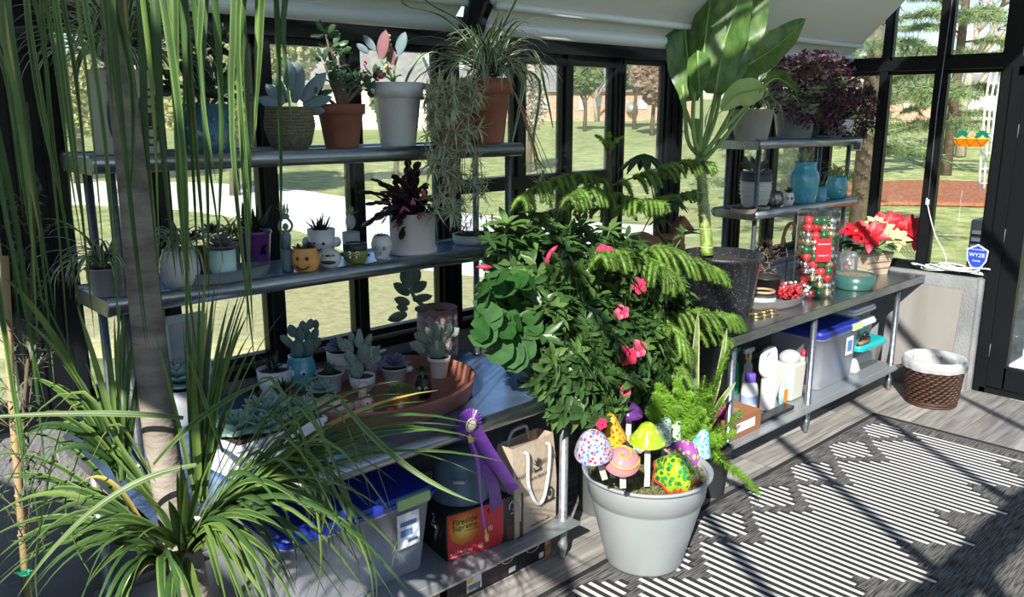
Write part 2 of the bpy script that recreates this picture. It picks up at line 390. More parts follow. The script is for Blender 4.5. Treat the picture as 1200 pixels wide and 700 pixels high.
def rug_mat():
    m = bpy.data.materials.new('striped_rug'); m.use_nodes = True; nt = m.node_tree; b = nt.nodes['Principled BSDF']; L = nt.links.new
    tc = nd(nt, 'ShaderNodeTexCoord'); sp = nd(nt, 'ShaderNodeSeparateXYZ'); L(tc.outputs['Object'], sp.inputs[0])
    def M_(op, a, b_=None, c=None):
        n = nd(nt, 'ShaderNodeMath', operation=op)
        for i, q in enumerate((a, b_, c)):
            if q is None: continue
            if isinstance(q, (int, float)): n.inputs[i].default_value = q
            else: L(q, n.inputs[i])
        return n.outputs[0]
    X, Y = M_('ADD', sp.outputs[0], 3.66), M_('ADD', sp.outputs[1], .835); P = .048
    line = M_('LESS_THAN', M_('FRACT', M_('DIVIDE', X, P)), .46)
    q = M_('MULTIPLY', M_('ADD', M_('FLOOR', M_('DIVIDE', X, P)), .5), P)
    Ym = M_('ABSOLUTE', M_('SUBTRACT', Y, .835))                 # the pattern mirrors about the rug's middle
    T = M_('ABSOLUTE', M_('SUBTRACT', M_('MULTIPLY', M_('FRACT', M_('DIVIDE', M_('SUBTRACT', q, 4.0), .48)), 2), 1))   # 0 on a tip (X = 4.24 + n*.48), 1 on a notch
    lo = M_('ADD', M_('MULTIPLY', T, .30), .345); hi = M_('SUBTRACT', 1.30, M_('MULTIPLY', T, .23))
    band = M_('MULTIPLY', M_('GREATER_THAN', Ym, lo), M_('LESS_THAN', Ym, hi))
    dia = M_('GREATER_THAN', M_('SUBTRACT', M_('MULTIPLY', T, 1.35), M_('ADD', M_('DIVIDE', M_('ABSOLUTE', M_('SUBTRACT', Ym, 1.325)), .14), .30)), 0)
    mask = M_('MAXIMUM', band, dia)
    ex = M_('MULTIPLY', M_('LESS_THAN', M_('ABSOLUTE', M_('SUBTRACT', X, 3.66)), 1.88), M_('LESS_THAN', Ym, 1.44))
    f = M_('MULTIPLY', M_('MULTIPLY', line, mask), ex)
    mp = nd(nt, 'ShaderNodeMapping'); mp.inputs['Scale'].default_value = (5, 110, 1); L(tc.outputs['Object'], mp.inputs[0])
    n2 = nd(nt, 'ShaderNodeTexNoise'); n2.inputs['Scale'].default_value = 1.6; n2.inputs['Detail'].default_value = 2; L(mp.outputs[0], n2.inputs[0])
    cr = nd(nt, 'ShaderNodeValToRGB'); e = cr.color_ramp.elements; e[0].position = .38; e[0].color = (.012, .012, .014, 1); e[1].position = .62; e[1].color = (.17, .165, .165, 1); L(n2.outputs[0], cr.inputs[0])
    mx = nd(nt, 'ShaderNodeMix', data_type='RGBA'); L(f, mx.inputs[0]); L(cr.outputs[0], mx.inputs[6]); mx.inputs[7].default_value = (.68, .67, .66, 1)
    # inside the pattern the gaps between white lines are black
    dk = nd(nt, 'ShaderNodeMix', data_type='RGBA'); L(M_('MULTIPLY', mask, ex), dk.inputs[0]); L(cr.outputs[0], dk.inputs[6]); dk.inputs[7].default_value = (.02, .02, .022, 1); L(dk.outputs[2], mx.inputs[6])
    bd = nd(nt, 'ShaderNodeMix', data_type='RGBA'); L(M_('MULTIPLY', M_('LESS_THAN', M_('ABSOLUTE', M_('SUBTRACT', X, 3.66)), 2.02), M_('LESS_THAN', Ym, 1.485)), bd.inputs[0]); bd.inputs[6].default_value = (.014, .014, .016, 1); L(mx.outputs[2], bd.inputs[7])
    L(bd.outputs[2], b.inputs['Base Color']); b.inputs['Roughness'].default_value = .95
    bp = nd(nt, 'ShaderNodeBump'); bp.inputs['Strength'].default_value = .4; bp.inputs['Distance'].default_value = .003; L(f, bp.inputs['Height']); L(bp.outputs[0], b.inputs['Normal']); return m
mb = MB(); box(mb, (2.6, 1.3, -.04), (8.7, 4.7, .08)); struct(mb.build('floor', plank_mat()))
mb = MB(); box(mb, (0, 0, .004), (4.11, 3.03, .008)); o = mb.build('area_rug', rug_mat(), loc=(3.66, .835, 0)); tag(o, 'charcoal and white rug woven in stepped stripe diamonds on the plank floor', 'rug')

# ================================================================ shell
WY = 3.50; XE = 6.85; YO = -.95; RZ_ = 4.73; RY = 1.27; EZ = 2.50
mb = MB(); box(mb, (2.6, 3.54, .47), (8.6, .20, .94)); struct(mb.build('wall_back', stucco))
mb = MB(); box(mb, (6.83, 2.78, .435), (.22, 1.36, .87)); box(mb, (6.85, 2.09, .43), (.16, .03, .86)); struct(mb.build('wall_right', stucco))
mb = MB(); box(mb, (2.5, YO-.05, .45), (8.6, .14, .9)); struct(mb.build('wall_front', stucco))
mb = MB(); box(mb, (-1.6, 1.3, 1.2), (.14, 4.5, 2.4)); struct(mb.build('wall_left', stucco))  # unseen left wall, raised solid to keep sun off the back knee wall
mb = MB(); v = [(x, y, z) for x in (-1.66, -1.54) for (y, z) in ((-.35, 3.2), (2.9, 3.2), (1.27, 4.83))]; mb.add(v, [(0, 2, 1), (3, 4, 5), (0, 1, 4, 3), (1, 2, 5, 4), (2, 0, 3, 5)], 0, False); struct(mb.build('wall_left_shade_gable', stucco))  # opaque gable added out of view to shade the tray and upper palm
# back wall posts and bays
POSTS = [(-1.55, .05), (-.35, .04), (.80, .11), (1.25, .02), (1.70, .03), (2.14, .025), (2.68, .06), (3.17, .028), (3.54, .025), (3.98, .045), (4.53, .085), (5.32, .05), (5.81, .035), (6.33, .035), (6.60, .05)]
SZ = .955
POSTS = [(-1.6, .05), (-.40, .04)]+[(x*1.043, h) for (x, h) in POSTS[2:-1]]+[(6.85, .05)]
tn = 0
def post(c, s, extra=None):
    global tn
    tn += 1; mb = MB(); box(mb, c, s)
    if extra: extra(mb)
    return struct(mb.build('trim_%d' % tn, black))
for (x, h) in POSTS:
    def ex(mb, x=x, h=h):
        if h > .04: box(mb, (x-h*.45, 3.438, (SZ+2.42)/2), (.012, .012, 1.46)); box(mb, (x+h*.45, 3.438, (SZ+2.42)/2), (.012, .012, 1.46))
    post((x, 3.485, (SZ+2.42)/2), (2*h, .09, 2.42-SZ), ex)
post((2.6, 3.48, 2.485), (8.5, .12, .15)); post((2.6, 3.47, SZ+.0), (8.5, .11, .045))
wn_ = 0
for i in range(len(POSTS)-1):
    x0 = POSTS[i][0]+POSTS[i][1]; x1 = POSTS[i+1][0]-POSTS[i+1][1]; wn_ += 1; mb = MB()
    f = .016; z0 = SZ+.03; z1 = 2.41
    for (cx, cz, sx, sz) in (((x0+x1)/2, z0+f, x1-x0, 2*f), ((x0+x1)/2, z1-f, x1-x0, 2*f), (x0+f/2, (z0+z1)/2, f, z1-z0), (x1-f/2, (z0+z1)/2, f, z1-z0)): box(mb, (cx, 3.49, cz), (sx, .05, sz))
    if 2.7 < x0 < 4.05:
        box(mb, ((x0+x1)/2, 3.475, 1.70), (x1-x0, .07, .075)); box(mb, ((x0+x1)/2, 3.475, 2.37), (x1-x0, .06, .04))
    o = struct(mb.build('window_%d' % wn_, black)); mb = MB(); box(mb, ((x0+x1)/2, 3.50, (z0+z1)/2), (x1-x0, .006, z1-z0)); mb.build('pane', paneB, o)
# end wall
EP = [(3.45, .05), (2.98, .028), (2.555, .036), (2.075, .06)]
def roofz(y): return RZ_-.08-abs(y-RY)
for (y, h) in EP: post((XE, y, (.89+roofz(y))/2), (.09, 2*h, roofz(y)-.89))
for y in (1.19, .6, -.2): post((XE, y, (2.45+roofz(y))/2), (.07, .07, roofz(y)-2.45))
post((XE, 2.78, .885), (.14, 1.32, .035)); post((XE, 1.25, 2.435), (.10, 4.4, .075))
for i in range(3):
    y0 = EP[i+1][0]+EP[i+1][1]; y1 = EP[i][0]-EP[i][1]
    for (z0, z1) in ((.90, 2.395), (2.475, None)):
        wn_ += 1; zt = z1 or roofz(y1); mb = MB(); f = .014
        zb = z1 or roofz(y0)
        for yy in (y0+f/2, y1-f/2): box(mb, (XE, yy, (z0+zt)/2), (.05, f, zt-z0))
        box(mb, (XE, (y0+y1)/2, z0+f), (.05, y1-y0, 2*f))
        if z1: box(mb, (XE, (y0+y1)/2, z1-f), (.05, y1-y0, 2*f))
        o = struct(mb.build('window_%d' % wn_, black)); mb = MB()
        zy0 = z1 or roofz(y0); zy1 = z1 or roofz(y1)
        v = [(XE+d, y, z) for d in (-.003, .003) for (y, z) in ((y0, z0), (y1, z0), (y1, zy1), (y0, zy0))]
        mb.add(v, [(3, 2, 1, 0), (4, 5, 6, 7), (0, 1, 5, 4), (1, 2, 6, 5), (2, 3, 7, 6), (3, 0, 4, 7)], 0, False); mb.build('pane', paneC, o)
wn_ += 1; mb = MB(); v = [(XE+d, y, z) for d in (-.003, .003) for (y, z) in ((2.05, 2.47), (-.9, 2.47), (-.9, 2.5), (RY, 4.5), (2.05, 3.7))]
mb.add(v, [(4, 3, 2, 1, 0), (5, 6, 7, 8, 9), (0, 1, 6, 5), (1, 2, 7, 6), (2, 3, 8, 7), (3, 4, 9, 8), (4, 0, 5, 9)], 0, False); struct(mb.build('window_%d' % wn_, paneC))
# door in the end wall
mb = MB(); box(mb, (XE, 2.02, 1.2), (.13, .08, 2.4)); box(mb, (XE, .82, 1.2), (.13, .08, 2.4)); box(mb, (XE, 1.42, .02), (.13, 1.2, .04)); box(mb, (XE, 1.42, 2.37), (.13, 1.2, .06))
door = struct(mb.build('door_1', black))
mb = MB(); box(mb, (XE-.015, 1.92, 1.2), (.06, .125, 2.3)); box(mb, (XE-.015, .92, 1.2), (.06, .11, 2.3)); box(mb, (XE-.015, 1.42, .13), (.06, .9, .17)); box(mb, (XE-.015, 1.42, 2.28), (.06, .9, .12)); mb.build('door_leaf', black, door)
mb = MB(); box(mb, (XE-.015, 1.42, 1.2), (.008, .9, 2.1)); mb.build('pane', paneC, door)
for z in (.33, 1.2, 1.95):
    mb = MB(); tube(mb, [(XE-.055, 1.985, z-.05), (XE-.055, 1.985, z+.05)], .008, 10); mb.build('hinge', galv, door)
mb = MB(); box(mb, (XE-.05, .92, 1.0), (.02, .04, .2)); tube(mb, [(XE-.07, .92, 1.02), (XE-.09, .92, 1.02), (XE-.09, 1.04, 1.02)], .009, 8); mb.build('door_handle', galv, door)
mb = MB(); v = []; box(mb, (XE, -.05, 1.2), (.06, 1.6, .06)); struct(mb.build('trim_door_side', black)); wn_ += 1
mb = MB(); box(mb, (XE, -.05, 1.2), (.008, 1.6, 2.3)); struct(mb.build('window_%d' % wn_, paneC))
# opposite wall frames and roof
for i in range(8): post((-1.4+i*1.14, YO, 1.7), (.06, .08, 1.6))
post((2.5, YO, 2.5), (8.3, .12, .12)); post((2.5, RY, RZ_), (8.3, .12, .14))
wn_ += 1; mb = MB(); box(mb, (2.5, YO, 1.7), (8.2, .006, 1.5)); struct(mb.build('window_%d' % wn_, paneC))
def slope_bar(x, side, wd=.04, dp=.05):
    y0 = 3.50 if side > 0 else YO; mb = MB(); a = Vector((x, y0, EZ)); b = Vector((x, RY, RZ_)); n = Vector((0, side, 1)).normalized()
    vs = [p+Vector((sx*wd/2, 0, 0))+n*dz for p in (a, b) for (sx, dz) in ((-1, 0), (1, 0), (1, dp), (-1, dp))]
    mb.add(vs, [(0, 3, 2, 1), (4, 5, 6, 7), (0, 1, 5, 4), (1, 2, 6, 5), (2, 3, 7, 6), (3, 0, 4, 7)], 0, False); return mb
for i in range(9):
    for s_ in (1, -1):
        tn += 1; struct(slope_bar(-1.55+i*1.05, s_).build('trim_%d' % tn, black))
# roof glass
for s_ in (1, -1):
    y0 = 3.50 if s_ > 0 else YO; mb = MB(); v = [(x, y, z) for (y, z) in ((y0, EZ+.1), (RY, RZ_+.1)) for x in (-1.6, 6.9)]
    v2 = [(x, y, z+.006) for (x, y, z) in v]; mb.add(v+v2, [(0, 1, 3, 2), (4, 6, 7, 5), (0, 4, 5, 1), (2, 3, 7, 6)], 0, False); wn_ += 1; struct(mb.build('window_%d' % wn_, paneC))
# blinds under the roof
def blind(x0, x1, y0, y1, side, label, drop=.0, sag=0):
    t = thing('roof_blind', label, 'blind', (0, 0, 0), 0, None)
    def pz(y): return (5.76-y) if side > 0 else (RZ_-.12-(RY-y))
    mb = MB(); n = 14; vs = []; m = 10
    for k in (0, .002):
        for i in range(n+1):
            y = y0+(y1-y0)*i/n
            for j in range(m+1):
                x = x0+(x1-x0)*j/m; vs.append((x, y, pz(y)+k-.01*math.sin(math.pi*i/n)*(1+.5*math.sin(x*3))))
    q = (n+1)*(m+1); fs = []
    for i in range(n):
        for j in range(m):
            a = i*(m+1)+j; fs += [(a, a+1, a+m+2, a+m+1), (q+a, q+a+m+1, q+a+m+2, q+a+1)]
    mb.add(vs, fs, 0, True); mb.build('fabric', blindm, t)
    mb = MB(); tube(mb, [(x0, y0, pz(y0)-.02), (x1, y0, pz(y0)-.02)], .038, 16); mb.build('bottom_bar', tubem, t)
    mb = MB(); tube(mb, [(x0, y0-.09*side, pz(y0)+.07), (x1, y0-.09*side, pz(y0)+.07)], .020, 10); mb.build('guide_rod', tubem, t)
    return t
blind(-1.5, 2.66, 3.24, 1.36, 1, 'grey roller blind under the roof above the left steel shelves')
blind(2.84, 6.74, 3.24, 1.36, 1, 'grey roller blind under the roof ending in a slant by the end windows')
blind(-1.5, 6.7, .75, 1.15, -1, 'narrow grey roller blind high on the opposite roof slope')
# hinge bracket between the blinds
t = thing('blind_bracket', 'black metal bracket between the two grey roof blinds', 'bracket', (2.75, 3.2, 2.5))
mb = MB(); vs = [(-.05, .06, -.12), (.05, .06, -.12), (.065, -.02, .12), (.05, -.42, .55), (-.05, -.42, .55), (-.065, -.02, .12)]
vs2 = [(x, y-.03, z-.03) for (x, y, z) in vs]; mb.add(vs+vs2, [tuple(range(6)), tuple(range(11, 5, -1))]+[(i, (i+1) % 6, (i+1) % 6+6, i+6) for i in range(6)], 0, False); mb.build('plate', black, t)
for k, (yy, zz) in enumerate(((-.02, .03), (-.09, .12), (-.2, .24))):
    mb = MB(); ell(mb, (0, yy-.045, zz-.02), (.022, .012, .022)); mb.build('bolt', galv if k == 1 else charcoal, t)
mb = MB(); tube(mb, [(-.02, 0, -.1), (-.03, -.06, 0), (-.01, -.1, .1), (.01, -.3, .35)], .011, 8); mb.build('lift_arm', charcoal, t)
# ================================================================ outside
def zg(x, y):
    d = math.hypot(x-3, y-3); return -.15+max(0, d-12)*.031
def PG(x, y, off=0):
    z = -.15
    for _ in range(30):
        p = PZ(x, y, z+off)
        z = .5*z+.5*min(zg(p.x, p.y), 2.0)
    return p
def grass_mat(name, c1, c2, c3, s=3):
    m = bpy.data.materials.new(name); m.use_nodes = True; nt = m.node_tree; b = nt.nodes['Principled BSDF']; L = nt.links.new
    tc = nd(nt, 'ShaderNodeTexCoord'); no = nd(nt, 'ShaderNodeTexNoise'); no.inputs['Scale'].default_value = s; no.inputs['Detail'].default_value = 8; no.inputs['Roughness'].default_value = .7; L(tc.outputs['Object'], no.inputs[0])
    cr = nd(nt, 'ShaderNodeValToRGB'); e = cr.color_ramp.elements; e.new(.5); e[0].position = .35; e[2].position = .66
    for k, c in enumerate((c1, c2, c3)): e[k].color = (*c, 1)
    L(no.outputs[0], cr.inputs[0]); L(cr.outputs[0], b.inputs['Base Color']); b.inputs['Roughness'].default_value = .95
    bp = nd(nt, 'ShaderNodeBump'); bp.inputs['Strength'].default_value = .8; bp.inputs['Distance'].default_value = .05; L(no.outputs[0], bp.inputs['Height']); L(bp.outputs[0], b.inputs['Normal']); return m
mb = MB(); N = 60; vs = []; fs = []
for i in range(N+1):
    for j in range(N+1):
        x = -60+180*i/N; y = -60+180*j/N; vs.append((x, y, zg(x, y)+.05*math.sin(x*.7)*math.sin(y*.6)*(1 if math.hypot(x-3, y-3) > 14 else 0)))
for i in range(N):
    for j in range(N):
        a = i*(N+1)+j
        cx = -60+180*(i+.5)/N; cy = -60+180*(j+.5)/N
        fs.append((a, a+N+1, a+N+2, a+1))
mb.add(vs, fs); struct(mb.build('lawn', grass_mat('lawn_grass', (.15, .21, .06), (.30, .35, .12), (.52, .50, .25), 2.2)))
def strip(px_lo, px_hi, name, m, off=.03, n=10):
    lo = smoothpath([PG(*p) for p in px_lo], 5); hi = smoothpath([PG(*p) for p in px_hi], 5); k = min(len(lo), len(hi)); mb = MB(); vs = []
    for i in range(k):
        for j in range(n+1):
            p = lo[i].lerp(hi[i], j/n); vs.append((p.x, p.y, zg(p.x, p.y)+off))
    fs = [(i*(n+1)+j, (i+1)*(n+1)+j, (i+1)*(n+1)+j+1, i*(n+1)+j+1) for i in range(k-1) for j in range(n)]
    nn = len(vs); vs += [(x, y, z-.04) for (x, y, z) in vs]
    fs += [(i*(n+1), nn+i*(n+1), nn+(i+1)*(n+1), (i+1)*(n+1)) for i in range(k-1)]
    mb.add(vs, fs); return struct(mb.build(name, m))
strip([(-80, 232), (190, 246), (330, 266), (430, 303), (560, 325), (660, 322), (800, 300)], [(-80, 214), (190, 214), (330, 222), (430, 236), (560, 253), (660, 260), (800, 268)], 'concrete_driveway', conc)
strip([(980, 243), (1060, 241), (1160, 243), (1260, 246)], [(980, 219), (1060, 213), (1160, 215), (1260, 218)], 'mulch_bed', mat('mulch', (.30, .11, .05), .95, 0, var=.4, scale=12, bump=1), .05)
strip([(1180, 560), (1260, 480), (1400, 480)], [(1180, 330), (1260, 330), (1400, 330)], 'patio', conc, .03)
# dry grass strip beside the greenhouse
strip([(-60, 420), (200, 420), (420, 420), (700, 420)], [(-60, 250), (200, 262), (420, 300), (700, 322)], 'dry_lawn_strip', grass_mat('dry_grass', (.34, .34, .15), (.47, .45, .22), (.58, .55, .33), 9), .012)
# houses
def brick(name, c1, c2, mo):
    m = bpy.data.materials.new(name); m.use_nodes = True; nt = m.node_tree; b = nt.nodes['Principled BSDF']; L = nt.links.new
    tc = nd(nt, 'ShaderNodeTexCoord'); mp = nd(nt, 'ShaderNodeMapping'); mp.inputs['Rotation'].default_value = (math.pi/2, 0, 0); L(tc.outputs['Object'], mp.inputs[0])
    br = nd(nt, 'ShaderNodeTexBrick'); br.inputs['Scale'].default_value = 1; br.inputs['Brick Width'].default_value = .4; br.inputs['Row Height'].default_value = .14; br.inputs['Mortar Size'].default_value = .012
    for k, c in (('Color1', c1), ('Color2', c2), ('Mortar', mo)): br.inputs[k].default_value = (*c, 1)
    L(mp.outputs[0], br.inputs[0]); L(br.outputs[0], b.inputs['Base Color']); b.inputs['Roughness'].default_value = .9; return m
brk = brick('brick', (.50, .20, .13), (.62, .30, .21), (.6, .5, .44)); roofm = mat('shingles', (.22, .215, .22), .9, 0, var=.15, scale=3)
sid = mat('pale_siding', (.62, .58, .54), .8, 0, var=.05, scale=2)
def house(pxl, pxr, ybase, yeave, yridge, D, mw, label, wins=(), over=.4, ridge_in=.12, dishx=None, group=None):
    a = PD(pxl, ybase, D); b = PD(pxr, ybase, D); c = (a+b)/2; W = (b-a).length; ang = math.atan2(b.y-a.y, b.x-a.x)
    H1 = PD(600, yeave, D).z-PD(600, ybase, D).z; H2 = PD(600, yridge, D).z-PD(600, yeave, D).z; DD = W*.5
    t = thing('house', label, 'house', (c.x, c.y, c.z), ang)
    mb = MB(); box(mb, (0, DD/2, H1/2-.8), (W, DD, H1+1.6)); mb.build('wall', mw, t)
    mb = MB(); o = over; e = W*ridge_in
    vs = [(-W/2-o, -o, H1), (W/2+o, -o, H1), (W/2+o, DD+o, H1), (-W/2-o, DD+o, H1), (-W/2+e, DD/2, H1+H2), (W/2-e, DD/2, H1+H2)]
    mb.add(vs, [(0, 1, 5, 4), (1, 2, 5), (2, 3, 4, 5), (3, 0, 4), (3, 2, 1, 0)], 0, False); mb.build('roof', roofm, t)
    for (px, py, w_, h_) in wins:
        q = PD(px, py, D); lx = ((q-a).dot((b-a).normalized()))-W/2; lz = q.z-c.z; sc_ = D/FPX
        mb = MB(); box(mb, (lx, -.04, lz), (w_*sc_, .1, h_*sc_)); f = mb.build('window', white, t); mb = MB(); box(mb, (lx, -.1, lz), (w_*sc_*.8, .03, h_*sc_*.85)); mb.build('pane', mat('far_glass', (.55, .62, .68), .15), f)
    if dishx:
        q = PD(*dishx, D); lx = ((q-a).dot((b-a).normalized()))-W/2; lz = q.z-c.z; mb = MB(); lathe(mb, [(.02, 0), (.25, .04), (.42, .14), (.44, .15)], 16, (lx, -.3, lz), M=Matrix.Rotation(R(70), 3, 'X')); tube(mb, [(lx, 0, lz-.4), (lx, -.3, lz-.1)], .04, 6); mb.build('satellite_dish', greyl, t)
    return t
house(520, 812, 141, 108, 62, 62, brk, 'low red brick house with a grey shingle roof across the back lawn', [(682, 121, 8, 15), (699, 118, 10, 13), (640, 122, 8, 12), (752, 122, 10, 12)], dishx=(739, 127))
house(350, 500, 142, 100, 38, 50, sid, 'pale house with a grey roof behind the left window panes', [(400, 122, 9, 12), (440, 122, 9, 12)])
house(1036, 1112, 140, 112, 84, 48, brk, 'far brick house partly hidden by the pine outside the end windows', [(1060, 126, 6, 9)])
house(1090, 1190, 138, 108, 86, 60, sid, 'far pale house at the right edge of the lawn', [(1118, 122, 8, 8), (1150, 122, 8, 8)])
# trees
def blobfoliage(mb, blobs, n, size, mi=0):
    tot = sum(b[3]**2 for b in blobs)
    for (x, y, z, r) in blobs:
        for _ in range(int(n*r*r/tot)):
            d = rdir(); p = Vector((x, y, z))+d*r*U(.35, 1.05); q = rdir(); s, u = frame_of(q); a = size*U(.6, 1.3)
            mb.add([p-s*a-u*a*.6, p+s*a-u*a*.6, p+s*a*.6+u*a, p-s*a*.7+u*a*.8], [(0, 1, 2, 3)], mi if not isinstance(mi, tuple) else rnd.choice(mi), False)
def round_tree(name, label, pxc, D, wpx, hpx, m, cat='tree', n=5000, size=.12, trunk=True, group=None, ybase=None):
    c = PD(pxc[0], pxc[1], D); s = D/FPX; r = wpx*s/2; h = hpx*s; base = Vector((c.x, c.y, min(zg(c.x, c.y), c.z-h/2)))
    t = thing(name, label, cat, base, 0, group); bl = []
    for _ in range(9):
        bl.append((U(-.55, .55)*r, U(-.55, .55)*r, c.z-base.z+U(-.3, .3)*h, r*U(.35, .55)))
    mb = MB(); blobfoliage(mb, bl, n, size); mb.build('foliage', m, t)
    if trunk:
        mb = MB(); hh = c.z-base.z; tube(mb, [(0, 0, -.1), (.05*r, 0, hh*.5), (0, .03*r, hh)], [.05*r+.05, .04*r+.04, .02*r], 8)
        for _ in range(7): a = U(0, 6.28); tube(mb, bez((0, 0, hh*U(.4, .8)), (r*.3*math.cos(a), r*.3*math.sin(a), hh*.9), (r*.8*math.cos(a), r*.8*math.sin(a), hh+U(-.1, .4)*h), 5), [.03*r*(1-.17*i) for i in range(6)], 5)
        mb.build('trunk', bark, t)
    return t
gy = lm('leaf_yellow', (.36, .36, .15), .3, .7, .3); gg = lm('leaf_green_far', (.12, .18, .05), .3, .7, .2); gr = lm('leaf_russet', (.30, .19, .14), .3, .7, .2); gp = lm('twig_pale', (.42, .34, .28), .2, .8, .1)
round_tree('autumn_shrub', 'yellow green autumn tree behind the upper left window panes', (265, 90), 20, 190, 130, gy, n=22000, size=.065)
round_tree('autumn_shrub', 'small yellow green shrub by the driveway left of the palm trunk', (80, 110), 22, 160, 110, gy, n=15000, size=.065)
round_tree('shrub', 'green shrub in front of the pale house between the left posts', (462, 135), 24, 60, 60, gg, 'shrub', n=3500, size=.09)
round_tree('bare_shrub', 'pale bare shrub beside the brick house seen through the vent window', (620, 115), 26, 70, 90, gp, 'shrub', n=2500, size=.05)
round_tree('broadleaf_tree', 'green tree in front of the grey roof of the brick house', (686, 96), 48, 60, 34, gg, n=7000, size=.13)
round_tree('russet_tree', 'green and russet tree at the right end of the brick house', (766, 92), 44, 70, 66, gr, n=8000, size=.12)
round_tree('broadleaf_tree', 'olive green tree above the russet tree by the main black post', (745, 78), 50, 60, 40, gg, n=7000, size=.13)
def bare_tree(label, px, D, hpx):
    c = PG(*px) if D is None else PD(px[0], px[1], D); base = Vector((c.x, c.y, zg(c.x, c.y))); s = D/FPX; h = hpx*s
    t = thing('bare_tree', label, 'tree', base); mb = MB()
    def br(p, d, L, r, lv):
        q = p+d*L; m_ = (p+q)/2+Vector((U(-.06, .06), U(-.06, .06), U(-.03, .06)))*L; tube(mb, [p, m_, q], [r, r*.85, r*.65], 5 if lv < 3 else 3)
        if lv < 5:
            for _ in range(3 if lv > 0 else 5): br(q if rnd.random() < .6 else m_, (d+rdir()*.75+Vector((0, 0, .15))).normalized(), L*U(.6, .8), r*.55, lv+1)
    br(Vector((0, 0, 0)), UPV, h*.32, h*.02, 0); mb.build('branches', gp, t)
bare_tree('bare leafless tree against the sky beyond the end window', (1135, 100), 30, 330)
bare_tree('bare leafless tree beyond the main black post at the back of the lawn', (700, 110), 60, 150)
def pine_tree(label, px, D, hpx, rpx, nb=46, zlow=.12):
    c = PD(px[0], px[1], D); base = Vector((c.x, c.y, zg(c.x, c.y))); s = D/FPX; H_ = hpx*s; Rr = rpx*s
    t = thing('pine_tree', label, 'tree', base); mb = MB(); tk = MB(); tube(tk, [(0, 0, -.1), (.05, 0, H_*.5), (0, 0, H_)], [.16, .11, .03], 10)
    for i in range(nb):
        q = i/nb; z = H_*(zlow+(1-zlow)*q); L = Rr*(1-q*.75)*U(.75, 1.1); a = i*2.4+U(-.3, .3); p0 = Vector((0, 0, z)); e = Vector((math.cos(a)*L, math.sin(a)*L, z+U(-.12, .25)*L)); m_ = (p0+e)/2+Vector((0, 0, .12*L))
        pts = bez(p0, m_, e, 6); tube(tk, pts, [.035*(1-.13*k) for k in range(7)], 4)
        for k in range(1, 7):
            for side in (-1, 0, 1):
                b0 = pts[k]; d = (pts[k]-pts[k-1]).normalized(); sd = d.cross(UPV).normalized(); d2 = (d+sd*side*U(.6, 1.1)+Vector((0, 0, U(-.35, .1)))).normalized(); LL = L*.3*U(.7, 1.2)
                tip = b0+d2*LL; tube(mb, [b0, tip], .008, 3, 0)
                for j in range(9):
                    c0 = b0.lerp(tip, (j+1)/9)
                    for _ in range(9):
                        n_ = (rdir()+d2*.7+Vector((0, 0, -.15))).normalized()*U(.09, .2)*(D/14)**.5; w_ = n_.cross(rdir()).normalized()*.0065*(D/12); mb.add([c0-w_, c0+w_, c0+n_], [(0, 1, 2)], 0, False)
    mb.build('needles', gpn, t); tk.build('trunk', bark, t)
gpn = lm('needles_far_pine', (.22, .30, .13), .3, .6, .25, 3)
pine_tree('soft needled pine tree just outside the end window beside the mulch', (1020, 100), 13, 520, 160, 40, .22)
pine_tree('pine tree farther back on the lawn behind the hanging ornament', (1120, 100), 24, 420, 95, 36, .12)
pine_tree('pine tree outside the corner where the back wall meets the end wall', (930, 120), 17, 470, 90, 36, .05)
# white wire trellis and slatted panel outside by the door
t = thing('wire_trellis', 'white wire trellis standing outside beside the door post', 'trellis', PD(1168, 225, 9.6)); bz = t.location.z; mb = MB()
for k, (x0, x1) in enumerate(((1145, 1158), (1151, 1164), (1157, 1170), (1163, 1176))):
    a = PD(x0+2, 222, 9.6)-t.location; b = PD(x0+10, 120, 9.6)-t.location; c = PD(x1+8+k*3, 62, 9.6)-t.location; tube(mb, smoothpath([a, b, c], 5), .012, 6)
for y in (215, 198, 180, 160, 140, 118, 98, 82):
    f = (222-y)/160; tube(mb, [PD(1148+f*12, y, 9.6)-t.location, PD(1167+f*16, y-1, 9.6)-t.location], .008, 6)
tube(mb, [PD(1164, 222, 9.6)-t.location, PD(1164, 222, 9.6)-t.location-Vector((0, 0, t.location.z+.15))], .015, 6); mb.build('wire_frame', whitem, t)
q = PX(1158, 285, 8.2); t = thing('slatted_panel', 'dark blue grey louvred unit standing outside by the door', 'outdoor unit', (8.3, 2.42, -.15), 0); mb = MB(); box(mb, (0, 0, .65), (.5, .42, 1.3), bev=.02); mb.build('body', charcoal, t)
mb = MB()
for k in range(14): box(mb, (-.26, 0, .35+k*.065), (.04, .36, .03))
mb.build('louvres', mat('blue_slat', (.12, .15, .2), .4), t)
